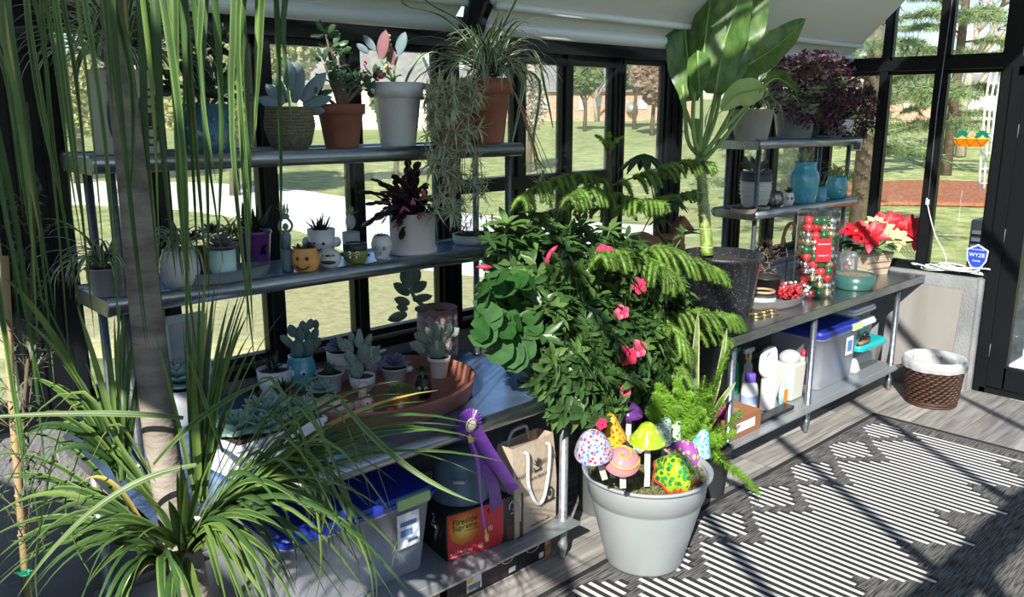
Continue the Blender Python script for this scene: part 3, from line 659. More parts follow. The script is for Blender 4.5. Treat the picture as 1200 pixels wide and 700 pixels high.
# ================================================================ steel benches and shelves
def bench(name, label, x0, x1, legxs, rolled, z=.855, zs=.205):
    t = thing(name, label, 'work bench', ((x0+x1)/2, 2.86, 0)); ox, oy = (x0+x1)/2, 2.86; y0, y1 = 2.47-oy, 3.40-oy; a, b = x0-ox, x1-ox
    mb = MB(); box(mb, (0, (y0+y1)/2, z-.008), (b-a, y1-y0-.02, .014), mi=0)
    if rolled:
        tube(mb, [(a, y0+.01, z-.03), (b, y0+.01, z-.03)], .033, 14, 1); box(mb, (0, y0+.03, z-.03), (b-a-.01, .012, .03), mi=1)
    else:
        box(mb, (0, y0, z-.028), (b-a, .006, .056), mi=1)
    box(mb, (a+.003, (y0+y1)/2, z-.028), (.006, y1-y0, .05), mi=1); box(mb, (b-.003, (y0+y1)/2, z-.028), (.006, y1-y0, .05), mi=1); box(mb, (0, y1, z+.0), (b-a, .01, .06), mi=1)
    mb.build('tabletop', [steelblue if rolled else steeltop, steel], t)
    mb = MB(); c0 = legxs[0]-ox-.05 if legxs[0]-x0 > .2 else a+.03; c1 = legxs[-1]-ox+.04
    box(mb, ((c0+c1)/2, .0, zs-.006), (c1-c0, y1-y0-.06, .010), mi=0); box(mb, ((c0+c1)/2, y0+.012, zs-.026), (c1-c0, .006, .052), mi=1); box(mb, ((c0+c1)/2, y1-.03, zs-.026), (c1-c0, .006, .052), mi=1)
    mb.build('lower_shelf', [mat('shelf_sheet', (.34, .37, .40), .35, .5), flange], t)
    for lx in legxs:
        for ly in (y0+.035, y1-.05):
            X = lx-ox; mb = MB(); lathe(mb, [(.012, 0), (.014, .012), (.019, .035), (.021, .05), (.0245, .055), (.0245, .085), (.021, .09), (.021, zs-.06), (.0245, zs-.055), (.0245, zs), (.021, zs+.004), (.021, z-.03)], 14, (X, ly, 0)); mb.build('leg', galv if rolled else steel, t)
    return t
bench('steel_bench', 'stainless steel bench holding the big terracotta tray, with an undershelf', .82, 2.75, (.90, 2.68), True)
bench('steel_bench', 'stainless steel bench by the end wall under the black speckled planter', 4.0, 6.70, (4.08, 5.03, 6.31), False)
def overshelf(label, x0, x1, y0, y1, zs, px0, px1):
    t = thing('double_shelf', label, 'shelf', ((x0+x1)/2, (y0+y1)/2, .857)); ox, oy, oz = (x0+x1)/2, (y0+y1)/2, .857
    for z in zs:
        mb = MB(); a, b, c, d = x0-ox, x1-ox, y0-oy, y1-oy; zz = z-oz
        box(mb, (0, 0, zz-.006), (b-a-.02, d-c-.01, .01), mi=0)
        for yy in (c+.01, d-.01): tube(mb, [(a, yy, zz-.018), (b, yy, zz-.027)], .0315, 14, 1)
        for xx in (a+.006, b-.006): box(mb, (xx, 0, zz-.025), (.014, d-c-.02, .056), mi=1)
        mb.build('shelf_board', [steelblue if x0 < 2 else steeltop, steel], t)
    for px in (px0, px1):
        for yy in (y0+.045, y1-.045):
            mb = MB(); lathe(mb, [(.024, 0), (.024, .006), (.016, .008), (.016, zs[-1]-oz-.02)], 12, (px-ox, yy-oy, 0)); mb.build('post', steel, t)
    return t
overshelf('double stainless shelf over the left bench holding the terracotta pots', .885, 2.80, 2.92, 3.25, (1.47, 1.945), .95, 2.755)
overshelf('double stainless shelf over the right bench holding the blue glass jar', 4.93, 6.36, 2.92, 3.24, (1.44, 1.90), 5.0, 6.28)
# ================================================================ pots
def potprof(kind, r, h):
    w_ = max(.004, r*.06)
    if kind == 'flower': o = [(r*.68, 0), (r*.9, h*.76), (r*.91, h*.765), (r, h*.77), (r*1.02, h)]
    elif kind == 'cyl': o = [(r*.93, 0), (r*.96, h*.02), (r, h*.06), (r, h)]
    elif kind == 'saucercyl': o = [(r*1.0, 0), (r*1.04, h*.02), (r*1.04, h*.15), (r*.97, h*.16), (r*.97, h)]
    elif kind == 'taper': o = [(r*.72, 0), (r*.74, h*.02), (r*.97, h*.93), (r*1.02, h*.94), (r*1.02, h)]
    elif kind == 'bowl': o = [(r*.5, 0), (r*.75, h*.15), (r*.95, h*.55), (r, h)]
    elif kind == 'round': o = [(r*.5, 0), (r*.72, h*.06), (r*.95, h*.3), (r, h*.5), (r*.92, h*.75), (r*.78, h*.93), (r*.8, h)]
    elif kind == 'belly': o = [(r*.62, 0), (r*.84, h*.15), (r, h*.55), (r*.94, h*.85), (r*.9, h)]
    elif kind == 'dish': o = [(r*.9, 0), (r*.95, h*.1), (r, h)]
    top = o[-1][0]
    return o+[(top-w_, h), (top-w_*1.2, h*.86), (.001, h*.85)]
def pot(t, kind, r, h, m, nm='pot', sx=1, sy=1, soilm=None, seg=32, wob=None, label=None):
    mb = MB(); lathe(mb, potprof(kind, r, h), seg, sx=sx, sy=sy, wob=wob, cap=False); lathe(mb, [(.001, 0), (potprof(kind, r, h)[0][0], 0)], seg, sx=sx, sy=sy, cap=False)
    o = mb.build(nm, m, t)
    if label: lab(o, label)
    rr = potprof(kind, r, h)[-2][0]*.99; mb = MB(); lathe(mb, [(rr, h*.87), (rr*.6, h*.89), (.001, h*.9)], 20, sx=sx, sy=sy, cap=False); mb.build('soil', soilm or soil, t)
    return o
def sizes(xc, yb, ytop, w, Y, z):
    p = PY(xc, yb, Y); q = PY(xc, ytop, Y); r = w/2*depth(p)/FPX
    return Vector((p.x, Y, z)), r, max(.02, q.z-z)
def P(name, label, xc, yb, ytop, w, Y, z, kind, m, cat='potted plant', **k):
    loc, r, h = sizes(xc, yb, ytop, w, Y, z); t = thing(name, label, cat, loc+Vector((0, 0, .0005))); pot(t, kind, r, h, m, **k); return t, r, h
def sc_at(xc, yb, Y): return depth(PY(xc, yb, Y))/FPX
def vec_at(t, x, y, Y=None):
    """a pixel at the thing's distance (or Y) in the thing's own coordinates"""
    return PY(x, y, Y or t.location.y)-t.location
ZT, ZM, ZB = 1.9455, 1.4705, .8555
# ---- top shelf, left unit
def spider(t, z, L, n, W=(.012, .019), mi=(0, 1), jit=.03, el=(.5, 1.5), droop=(1.2, 2.6), mats=None):
    mb = MB(); clump(mb, (0, 0, z), int(n*1.25), L, tuple(w*1.3 for w in W), el, droop, jit=jit, mi=mi, fold=.3); return mb.build('foliage', mats or [gspid, gspide], t)
loc, r, h = sizes(150, 176, 82, 62, 3.08, ZT)
t = thing('potted_spider_plant', 'spider plant in a cream square pot with dark rings, behind the palm trunk', 'potted plant', loc)
mb = MB(); box(mb, (0, 0, h/2), (r*2, r*1.7, h), bev=.01); mb.build('pot', mat('cream_pot', (.36, .37, .33), .5), t)
for sx in (-.5, .6):
    mb = MB()
    for (a, b) in ((.3, .36), (.22, .3), (.12, .2)): tube(mb, [(sx*r+b*r*math.cos(q), -r*.86, h*.45+a*h*math.sin(q)*1.1) for q in [i*6.283/18 for i in range(18)]], .004, 6, closed=True)
    tube(mb, [(sx*r, -r*.86, h*.5), (sx*r, -r*.9, h*.35)], .008, 6); mb.build('ring_ornament', charcoal, t)
spider(t, h, (.28, .48), 150, (.012, .02))
t, r, h = P('potted_peperomia', 'dark leaved plant in a blue quilted ceramic pot on the top shelf', 245, 178, 122, 58, 3.06, ZT, 'cyl', mat('quilted_blue', (.03, .10, .16), .3, coat=.5))
mb = MB()
for i in range(9):
    for j in range(5):
        a = 2*math.pi*(i+.5*(j % 2))/9; ell(mb, (r*.985*math.cos(a), r*.985*math.sin(a), h*(.12+.19*j)), (.011, .011, .013), seg=6, rings=4)
mb.build('quilting', mat('quilted_blue2', (.05, .16, .24), .3, coat=.5), t)
def jade(t, base, blobs, m, L=(.03, .05), n=90, stems=True, shape='pad', wf=.55, extra=None):
    mb = MB(); st = MB()
    for (x, y, z, rr) in blobs:
        c = Vector((x, y, z)); tube(st, bez(base, (Vector(base)+c)/2+Vector((0, 0, .02)), c, 5), [.009, .008, .007, .006, .005, .004], 6)
        for _ in range(n//len(blobs)):
            d = rdir(-.6); p = c+d*rr*U(.1, .9); LL = U(*L); pad(mb, p, (d+Vector((0, 0, .25))).normalized(), LL, LL*wf, LL*.14, U(0, 3), tip=0)
    if stems: st.build('stem', bark, t)
    return mb.build('foliage', m, t)
jade(t, (0, 0, h*.85), [(-.06, 0, h+.07, .07), (.03, 0, h+.11, .08), (.09, -.02, h+.05, .06), (0, -.03, h+.03, .07), (-.02, 0, h+.19, .05), (.06, 0, h+.2, .05)], gdark, (.045, .075), 90)
def ribs(mb, r, h, prof, n, rad, mi=0):
    for i in range(n): z = h*(i+.5)/n; q = prof(z/h)*r; tube(mb, [(q*math.cos(a), q*math.sin(a), z) for a in [k*6.283/28 for k in range(28)]], rad, 5, mi, closed=True)
t, r, h = P('potted_succulent', 'blue grey paddle succulent in a woven olive basket pot on the top shelf', 341, 174, 125, 58, 3.04, ZT, 'belly', mat('woven_olive', (.12, .11, .07), .9, var=.3, scale=60, bump=.6))
mb = MB(); ribs(mb, r, h, lambda q: (.62+.38*math.sin(min(1, q*1.5)*1.57))*(1-.1*max(0, q-.6)/.4), 14, .0035); mb.build('weave', mat('woven_olive2', (.16, .145, .095), .9, var=.3, scale=90), t)
mb = MB()
for (x, y, a, L, W) in ((330, 120, 2.3, .10, .05), (345, 118, 1.35, .15, .055), (356, 116, .75, .15, .055), (340, 100, 1.8, .12, .05), (358, 122, .25, .12, .05), (325, 125, 2.8, .09, .05), (345, 95, 1.5, .1, .045), (335, 118, 2.0, .12, .04), (362, 128, -.1, .08, .04)):
    p = vec_at(t, 343, 130); d = RT*math.cos(a)+UPV*math.sin(a)+Vector((0, U(-.4, .2), 0)); q = vec_at(t, x, y)
    pad(mb, p.lerp(q, .8), d, L, W, .01, U(-.4, .4), 0, face=FH)
mb.build('foliage', gblue, t)
t, r, h = P('potted_jade', 'jade plant in a plain terracotta pot on the top shelf', 401, 173, 122, 56, 3.04, ZT, 'flower', terra)
jade(t, (0, 0, h*.85), [tuple(vec_at(t, x, y))+(q,) for (x, y, q) in ((386, 95, .035), (380, 75, .035), (388, 55, .035), (382, 40, .03), (400, 98, .04), (418, 95, .045), (425, 105, .04), (392, 80, .03), (372, 110, .03), (436, 90, .03), (398, 60, .03))], gjade, (.03, .05), 150)
t, r, h = P('potted_kalanchoe', 'pink and grey leaved kalanchoe in a white flower pot on the top shelf', 467, 172, 97, 60, 3.04, ZT, 'flower', white)
mb = MB(); p0 = Vector((0, 0, h*.9))
for (x, y, L, W, a, mi) in ((446, 55, .12, .055, 1.5, 0), (466, 50, .10, .05, 1.3, 1), (440, 45, .08, .035, 2.2, 1), (480, 88, .10, .03, .05, 0), (478, 94, .08, .028, -.4, 0), (432, 48, .06, .03, 2.6, 1), (460, 62, .09, .04, 1.9, 0)):
    q = vec_at(t, x, y+14); d = RT*math.cos(a)+UPV*math.sin(a)+Vector((0, U(-.3, .1), 0)); pad(mb, q, d, L, W, .008, .2, mi, face=FH)
mb.build('foliage', [ppink, gblue], t)
mb = MB()
for (x, y) in ((446, 70), (466, 66), (455, 80), (440, 85), (470, 88)): tube(mb, bez(p0, vec_at(t, 458, 88), vec_at(t, x, y), 6), .004, 6)
tube(mb, bez(vec_at(t, 455, 88), vec_at(t, 453, 60), vec_at(t, 452, 34), 6), .004, 5); mb.build('stem', stemg, t)
mb = MB()
for _ in range(26): q = vec_at(t, U(449, 456), U(34, 84)); ell(mb, q+rdir()*.012, (.007, .007, .007), seg=6, rings=4)
mb.build('buds', gcream, t)
mb = MB()
for (x, y) in ((430, 75), (427, 86), (443, 87), (455, 81), (447, 91), (418, 80)):
    q = vec_at(t, x, y, 3.0); mb = MB()
    for _ in range(5): pad(mb, q, rdir(), .02, .014, .004)
    mb.build('flower', gpink, t)
t, r, h = P('potted_spider_plant', 'large spider plant in a rust terracotta pot at the right end of the top shelf', 570, 167, 92, 60, 3.03, ZT, 'flower', terra)
spider(t, h, (.28, .46), 120, (.012, .02), jit=.05, el=(.35, 1.45), droop=(1.3, 2.6))
mb = MB()
for (pts) in (((590, 70), (625, 60), (640, 110), (648, 150)), ((560, 60), (520, 20), (480, 8), (470, 0)), ((575, 60), (600, 10), (612, -15), (615, -20)), ((585, 75), (612, 90), (608, 130), (600, 168)), ((590, 78), (632, 95), (625, 170), (640, 200)), ((570, 75), (545, 30), (505, 5), (490, -8)), ((550, 75), (505, 60), (480, 85), (470, 120))):
    P3 = smoothpath([vec_at(t, *q, 3.0) for q in pts], 5); ribbon(mb, P3, [.016*(1-(i/len(P3))**3)+.001 for i in range(len(P3))], Vector((.7, -.7, 0)), .3, (0, 1))
mb.build('long_leaf', [gspid, gspide], t)
t, r, h = P('potted_airplant', 'trailing silvery plant cascading from a terracotta pot beside the white flower pot', 527, 167, 100, 50, 3.05, ZT, 'flower', terra)
mb = MB(); st = MB()
for i in range(88):
    x = U(500, 562); y = U(95, 252) if rnd.random() < .75 else U(90, 160)
    if y > 205: x = U(512, 585) if y < 230 else U(500, 545)
    Yd = 2.9-U(0, .1); q = vec_at(t, x, y, Yd); tube(st, bez((U(-.05, .05), -.03, h), (q+Vector((0, 0, h)))/2+Vector((0, -.1, .06)), q, 5), .0015, 4)
    for _ in range(15): d = rdir(); arch(mb, q, math.atan2(d.y, d.x), math.asin(d.z), U(.06, .10), .009, U(-.6, 1.3), 4, mi=(0, 0), fold=.5)
mb.build('foliage', gair, t); st.build('stem', mat('dry_stem', (.35, .22, .13), .8), t)
# small trailing bits hanging past the shelf end
t = thing('spider_plantlet', 'dangling cluster of spider plantlets hanging past the right shelf end', 'plant', PY(636, 205, 2.92)); mb = MB(); st = MB()
for (x, y) in ((636, 205), (652, 215), (640, 230), (655, 245), (645, 238), (632, 215), (628, 190)):
    q = vec_at(t, x, y); tube(st, bez(vec_at(t, 588, 85, 2.98), vec_at(t, 615, 120), q, 6), .0018, 4)
    for _ in range(16): d = rdir(); arch(mb, q, math.atan2(d.y, d.x), math.asin(d.z), U(.04, .075), .006, U(0, 1), 4, mi=(0, 0), fold=.5)
mb.build('foliage', gair, t); st.build('stem', mat('dry_stem', (0, 0, 0)), t)
# ---- middle shelf, left unit
t, r, h = P('potted_spider_plant', 'curly spider plant in a white round bowl on the middle shelf by the trunk', 212, 328, 292, 46, 3.0, ZM, 'round', white)
spider(t, h, (.12, .22), 40, (.007, .011), el=(.2, 1.4), droop=(1.8, 3.6))
t, r, h = P('potted_spider_plant', 'curly spider plant at the left end of the middle shelf', 128, 345, 312, 46, 3.05, ZM, 'taper', greyp)
spider(t, h, (.16, .3), 55, (.008, .012), el=(.2, 1.4), droop=(1.8, 3.6))
t = thing('grey_trough', 'long grey plastic trough on the middle shelf under the purple rosette', 'tray', PY(262, 330, 3.0)*1); t.location.z = ZM; s = sc_at(262, 330, 3.0)
mb = MB(); L = 118*s; box(mb, (0, 0, .006), (L, .14, .01), bev=.03)
prof = [(L/2*.9, 0), (L/2, .05), (L/2-.006, .05), (L/2*.9-.006, .006)]; lathe(mb, prof, 36, sy=.17/L, cap=False); mb.build('trough', mat('slate_grey', (.14, .16, .18), .5), t)
t, r, h = P('potted_echeveria', 'purple rosette succulent in a small pale turquoise pot in the grey trough', 262, 318, 292, 30, 2.98, ZM+.012, 'cyl', mat('pale_turq', (.48, .66, .62), .3))
mb = MB(); rosette(mb, (0, 0, h), .075, 4, per=9); mb.build('foliage', mat('rosette_purple', (.14, .11, .16), .5), t)
t, r, h = P('potted_succulent', 'dark green rosettes in a small clay pot on the middle shelf behind the trough', 236, 308, 290, 36, 3.12, ZM, 'cyl', terra)
mb = MB(); rosette(mb, (-.02, 0, h+.03), .06, 3, per=8); rosette(mb, (.05, 0, h+.05), .06, 3, per=8); mb.build('foliage', gdark, t)
t, r, h = P('potted_spider_plant', 'yellow green spider plant behind the trough near the lawn window', 270, 300, 282, 26, 3.18, ZM, 'taper', greyp)
spider(t, h, (.1, .2), 40, (.006, .01), el=(.4, 1.4), droop=(1.6, 3), mats=[gcream, gspid])
t, r, h = P('potted_aloe', 'dark aloe in a purple ceramic pot on the middle shelf', 301, 315, 270, 38, 3.12, ZM, 'taper', mat('purple_ceramic', (.13, .035, .2), .3, coat=.4))
mb = MB(); clump(mb, (0, 0, h*.9), 22, (.08, .13), (.02, .028), (.6, 1.5), (-.2, .3), jit=.02, mi=(0, 0), fold=.6, seg=5); mb.build('foliage', gdark, t)
mb = MB(); pad(mb, (-.01, -r*.95, h*.45), (.6, 0, .8), .05, .03, .008); pad(mb, (.01, -r*.95, h*.45), (-.3, 0, 1), .04, .03, .008); mb.build('ornament', black, t)
t, r, h = P('figurine_planter', 'slim blue grey figurine holding up an airplant on the middle shelf', 337, 308, 292, 14, 3.02, ZM, 'cyl', mat('figurine_blue', (.15, .2, .24), .5), cat='figurine', nm='base')
mb = MB(); tube(mb, [(0, 0, h), (0, 0, h+.05), (0, 0, h+.075)], [.016, .02, .012], 10); ell(mb, (0, 0, h+.09), (.012, .012, .014)); tube(mb, bez((.015, 0, h+.07), (.045, 0, h+.09), (.012, 0, h+.12), 6), .005, 6); tube(mb, bez((-.015, 0, h+.07), (-.045, 0, h+.09), (-.012, 0, h+.12), 6), .005, 6); ell(mb, (0, 0, h+.13), (.018, .018, .012)); mb.build('figure', mat('figurine_blue', (0, 0, 0)), t)
mb = MB(); clump(mb, (0, 0, h+.13), 18, (.04, .07), (.005, .008), (.5, 1.5), (-.2, .5), jit=.008, mi=(0, 0)); mb.build('airplant', gair, t)
def face(t, r, z, eyes=(.3, .16), em=None, pm=None, rr=None, mouth=None, yaw=0):
    """two eyes and a mouth on the camera side of a round pot"""
    f = Matrix.Rotation(math.atan2(-t.location.x, t.location.y)*-1*0+AZ-math.pi/2+yaw, 3, 'Z')
    for sx in (-1, 1):
        mb = MB(); a = sx*eyes[0]; d = f @ Vector((math.sin(a), -math.cos(a), 0)); c = d*r*.97+Vector((0, 0, z)); ell(mb, c, (eyes[1]*r,)*3, seg=10, rings=6); o = mb.build('eye', em or whitem, t)
        mb = MB(); ell(mb, c+d*eyes[1]*r*.75, (eyes[1]*r*.5,)*3, seg=8, rings=5); mb.build('pupil', pm or blackp, o)
    if mouth:
        mb = MB(); pts = []
        for k in range(9): a = -mouth[0]+2*mouth[0]*k/8; d = f @ Vector((math.sin(a), -math.cos(a), 0)); pts.append(d*r*mouth[3]+Vector((0, 0, z-mouth[1]-mouth[2]*math.cos(a/mouth[0]*1.57))))
        tube(mb, pts, r*.05, 5); mb.build('mouth', blackp, t)
t, r, h = P('ornament_planter', 'orange carved pumpkin planter with small dark succulents on the middle shelf', 359, 321, 290, 32, 2.96, ZM, 'round', mat('pumpkin', (.70, .34, .09), .4, var=.2, scale=18), wob=lambda a, z: 1+.05*abs(math.cos(a*5)))
mb = MB(); [rosette(mb, (x, y, h), .03, 3, per=6) for (x, y) in ((-.03, 0), (.01, -.01), (.03, .02))]; mb.build('foliage', gdark, t); face(t, r, h*.62, (.35, .15), mat('dark_orange', (.2, .06, .01), .6), mouth=(.5, .03, .012, 1.0))
t, r, h = P('ornament_planter', 'white animal face planter with round ears and a spiky dark aloe', 378, 306, 268, 32, 3.08, ZM, 'bowl', white)
for sx in (-1, 1): mb = MB(); ell(mb, tuple(RT*sx*r*1.12+UPV*h*.62), (.02, .012, .022)); mb.build('ear', white, t)
face(t, r*.97, h*.62, (.35, .12), blackp, mouth=(.2, .02, .008, .95))
mb = MB(); clump(mb, (0, 0, h*.9), 18, (.05, .08), (.014, .02), (.5, 1.5), (-.1, .3), jit=.015, mi=(0, 0), fold=.5, seg=5); mb.build('foliage', gdark, t)
loc, r, h = sizes(387, 309, 286, 26, 2.95, ZM); t = thing('ornament_planter', 'small white ball ornament with a wide black mouth in front of the animal face', 'ornament', loc)
mb = MB(); ell(mb, (0, 0, r*.95), (r, r, r*.95), seg=24, rings=14); mb.build('ball', white, t); f = FH*-1
mb = MB(); ell(mb, tuple(f*r*.35+UPV*r*.75), (r*.78, r*.78, r*.3), seg=18); mb.build('mouth', blackp, t)
mb = MB(); ell(mb, tuple(f*r*.38+UPV*r*1.32), (r*.7, r*.7, r*.16), seg=16); mb.build('eye_slot', charcoal, t)
for sx in (-.3, .3): mb = MB(); ell(mb, tuple(f*r*1.0+RT*sx*r+UPV*r*1.35), (r*.13,)*3); mb.build('eye', mat('eye_green', (.3, .42, .1), .4), t)
t, r, h = P('figurine_planter', 'grey bust figurine with an airplant behind the green face pot', 412, 292, 272, 20, 3.14, ZM, 'cyl', greyl, cat='figurine', nm='bust')
mb = MB(); ell(mb, (0, 0, h+.045), (.022, .022, .035)); mb.build('head', greyl, t)
mb = MB(); clump(mb, (0, 0, h+.07), 18, (.035, .06), (.005, .008), (.4, 1.5), (-.2, .5), jit=.008, mi=(0, 0)); mb.build('airplant', gair, t)
loc, r, h = sizes(417, 309, 282, 29, 2.96, ZM); t = thing('ornament_planter', 'round green face planter with a black rim of hair and two white eyes', 'ornament', loc)
mb = MB(); ell(mb, (0, 0, r*.88), (r, r, r*.9), seg=24, rings=14); mb.build('head', mat('monster_green', (.16, .22, .03), .35), t)
mb = MB(); lathe(mb, [(r*.9, r*1.15), (r*.98, r*1.3), (r*.96, r*1.75), (r*.8, r*1.8), (r*.7, r*1.7)], 24); mb.build('hair', blackp, t); face(t, r*.93, r*1.08, (.34, .19))
mb = MB(); tube(mb, [f*r*.98*math.cos(a)+RT*r*.98*math.sin(a)+UPV*r*(.72+.06*math.cos(a*3)) for a in [-.8+.2*k for k in range(9)]], r*.04, 5); mb.build('mouth', charcoal, t)
for sx in (-.25, .25): mb = MB(); box(mb, tuple(f*r*.99+RT*sx*r+UPV*r*.78), (.006, .006, .008)); mb.build('tooth', whitem, t)
for sx in (-1, 1): mb = MB(); tube(mb, [RT*sx*r*.9+UPV*r*.8, RT*sx*r*1.15+UPV*r*.8], .006, 8); mb.build('ear_stud', charcoal, t)
loc, r, h = sizes(448, 308, 276, 24, 2.97, ZM); t = thing('skull_planter', 'white skull shaped planter with tiny brown succulents beside the tall white pot', 'ornament', loc)
mb = MB(); lathe(mb, [(r*.5, 0), (r*.68, h*.1), (r*.74, h*.3), (r*.98, h*.5), (r*1.02, h*.7), (r*.85, h*.93), (r*.7, h)], 24); mb.build('skull', white, t)
for sx in (-1, 1): mb = MB(); ell(mb, tuple((f*math.cos(.4)+RT*sx*math.sin(.4))*r*.93+UPV*h*.55), (r*.2, r*.2, r*.22)); mb.build('eye_socket', greyp, t)
mb = MB(); ell(mb, tuple(f*r*.8+UPV*h*.36), (r*.09, r*.12, r*.14)); mb.build('nose', greyp, t)
mb = MB()
for k in range(5): a = -.5+.25*k; box(mb, tuple((f*math.cos(a)+RT*math.sin(a))*r*.73+UPV*h*.17), (.005, .005, .01))
mb.build('teeth', whitem, t)
mb = MB(); [rosette(mb, (U(-.4, .4)*r, U(-.4, .4)*r, h), .016, 2, per=6) for _ in range(6)]; mb.build('foliage', mat('brown_succ', (.22, .12, .08), .6), t)
t, r, h = P('potted_holiday_cactus', 'dark red holiday cactus drooping from a tall off white pot on the middle shelf', 484, 296, 249, 54, 3.04, ZM, 'saucercyl', mat('blush_pot', (.62, .55, .53), .45))
mb = MB(); fl = MB()
def segs(p, d, n, sz):
    for k in range(n):
        L = sz*U(.85, 1.15); pad(mb, p, d, L, sz*.62, .006, U(-.6, .6)); p = p+d*L*.93; d = (d+Vector((0, 0, -.42))+rdir()*.22).normalized()
    return p, d
ends = [(425, 265), (430, 240), (422, 225), (447, 225), (440, 255), (450, 215), (462, 205), (478, 188), (480, 200), (490, 190), (500, 215), (470, 280), (466, 265), (455, 245), (436, 210), (510, 235)]
for (x, y) in ends*4:
    q = vec_at(t, x, y, 3.0+U(-.08, .06)); p = Vector((U(-.05, .05), U(-.05, .05), h)); mid = (p+q)/2+Vector((0, 0, .05)); path = bez(p, mid, q, 5)
    for i in range(5): d = path[i+1]-path[i]; pad(mb, path[i], d, d.length*1.15, .032, .006, U(-.6, .6))
for _ in range(18): segs(Vector((U(-.05, .05), U(-.05, .05), h)), (rdir(.1)+Vector((0, -.2, .5))).normalized(), 5, .036)
mb.build('foliage', gmaro, t)
for (x, y) in ((473, 242), (484, 232), (496, 222), (464, 262), (494, 250), (500, 228)):
    q = vec_at(t, x, y, 2.93); fl = MB()
    for _ in range(6): pad(fl, q, (rdir()+Vector((0, 0, -1))).normalized(), .035, .014, .004)
    fl.build('flower', mat('bloom_dusty', (.42, .1, .14), .5), t)
t, r, h = P('succulent_dish', 'shallow stone dish of small succulents and airplants at the right end of the middle shelf', 556, 286, 274, 52, 3.08, ZM, 'dish', greyl)
mb = MB(); clump(mb, (0, 0, h*.9), 60, (.05, .1), (.006, .01), (.3, 1.4), (.6, 2.4), jit=.09, mi=(0, 0)); mb.build('foliage', gair, t)
mb = MB(); [rosette(mb, (U(-.8, .8)*r, U(-.5, .3)*r, h), .03, 2, per=6, mi=rnd.choice((0, 1, 2))) for _ in range(9)]; mb.build('rosettes', [gdark, gspid, mat('pinkish', (.4, .16, .12), .6)], t)
# ================================================================ left bench top
YB = lambda x, y: PZ(x, y, ZB).y
tr = thing('terracotta_tray', 'huge round terracotta saucer on the left bench holding the small cacti', 'tray', (1.98, 2.965, ZB)); TR = .45
mb = MB(); lathe(mb, [(.001, 0), (TR*.95, 0), (TR*.97, .004), (TR, .072), (TR+.006, .08), (TR-.008, .084), (TR-.014, .078), (TR*.92, .014), (.001, .012)], 64, cap=False, sy=.83); mb.build('saucer', terradust, tr)
tr.rotation_euler = (0, 0, 0)
ZS = ZB+.013
def S(name, label, xc, yb, ytop, w, kind, m, z=ZS, cat='potted plant', **k):
    p = PZ(xc, yb, z); s = depth(p)/FPX; r = w/2*s; c = p+Vector((FH.x, FH.y, 0))*r*potprof(kind, 1, 1)[0][0]*.9
    if c.y > 3.27: c = PY(xc, yb-4, 3.27)
    h = max(.015, PY(xc, ytop, c.y).z-z)
    t = thing(name, label, cat, (c.x, c.y, z+.0005)); pot(t, kind, r, h, m, **k); return t, r, h
def opuntia(t, base, pads, m=gopun, fz=True, W=.75):
    mb = MB(); fu = MB()
    for (x, y, L, a) in pads:
        s = sc_at(600, 400, 1)*0+depth(t.location)/FPX; q = vec_at(t, x, y, t.location.y+U(-.02, .02)); d = RT*math.cos(a)+UPV*math.sin(a)+FH*U(-.25, .15); d.normalize()
        LL = L*s; LL *= 1.12; pad(mb, q, d, LL, LL*W*1.05, LL*.26, U(-.6, .6), face=FH)
        if fz:
            for _ in range(70):
                e = rdir(); mm = basis(d); c = q+d*LL*.5+mm @ Vector((e.x*LL*W*.5, e.y*LL*.14, e.z*LL*.48)); n_ = (c-(q+d*LL*.5)).normalized(); w_ = n_.cross(rdir()).normalized()*.0016; fu.add([c-w_, c+w_, c+n_*.007], [(0, 1, 2)])
    mb.build('pads', m, t)
    if fz: fu.build('bristles', fuzz, t)
# right bunny ear cactus
t, r, h = S('potted_cactus', 'bunny ear cactus in a white pot at the right end of the terracotta tray', 514, 444, 418, 27, 'flower', white)
opuntia(t, 0, [(513, 420, 22, 1.6), (512, 402, 15, 1.9), (518, 400, 15, 1.2), (506, 405, 16, 2.3), (500, 400, 15, 2.5), (520, 392, 14, 1.0), (512, 392, 13, 1.6), (494, 408, 13, 2.7), (516, 404, 14, 1.3), (505, 396, 12, 2.0), (527, 393, 12, .6), (509, 408, 13, 1.8), (498, 411, 11, 2.9)], W=.85)
t, r, h = S('potted_echeveria', 'blue violet rosette in a white cow shaped pot in the terracotta tray', 461, 452, 430, 32, 'taper', white)
mb = MB(); rosette(mb, (0, 0, h), .085, 4, per=10); mb.build('foliage', gblue2, t)
mb = MB(); ell(mb, tuple(RT*r*1.15+UPV*h*.85), (.018, .014, .014)); [tube(mb, [tuple(RT*r*.9+UPV*h*.7), tuple(RT*r*1.1+UPV*h*.85)], .009, 8)]; mb.build('snout', white, t)
t, r, h = S('potted_cactus', 'tall bunny ear cactus in a white pot at the middle of the tray', 424, 462, 440, 31, 'bowl', white)
opuntia(t, 0, [(419, 445, 26, 1.6), (414, 428, 18, 1.9), (424, 425, 22, 1.35), (412, 415, 17, 1.9), (421, 408, 16, 1.55), (428, 412, 17, 1.3), (432, 425, 14, .4), (437, 416, 12, .9), (406, 412, 14, 2.2), (413, 402, 12, 1.7), (422, 399, 12, 1.6), (430, 404, 12, 1.2), (417, 437, 14, 2.6), (403, 404, 11, 2.2)], W=.6)
t, r, h = S('potted_cactus', 'grey green paddle cactus in an owl pot at the back left of the tray', 353, 442, 416, 34, 'round', mat('owl_teal', (.08, .32, .42), .35, coat=.4))
face(t, r, h*.6, (.4, .22), whitem)
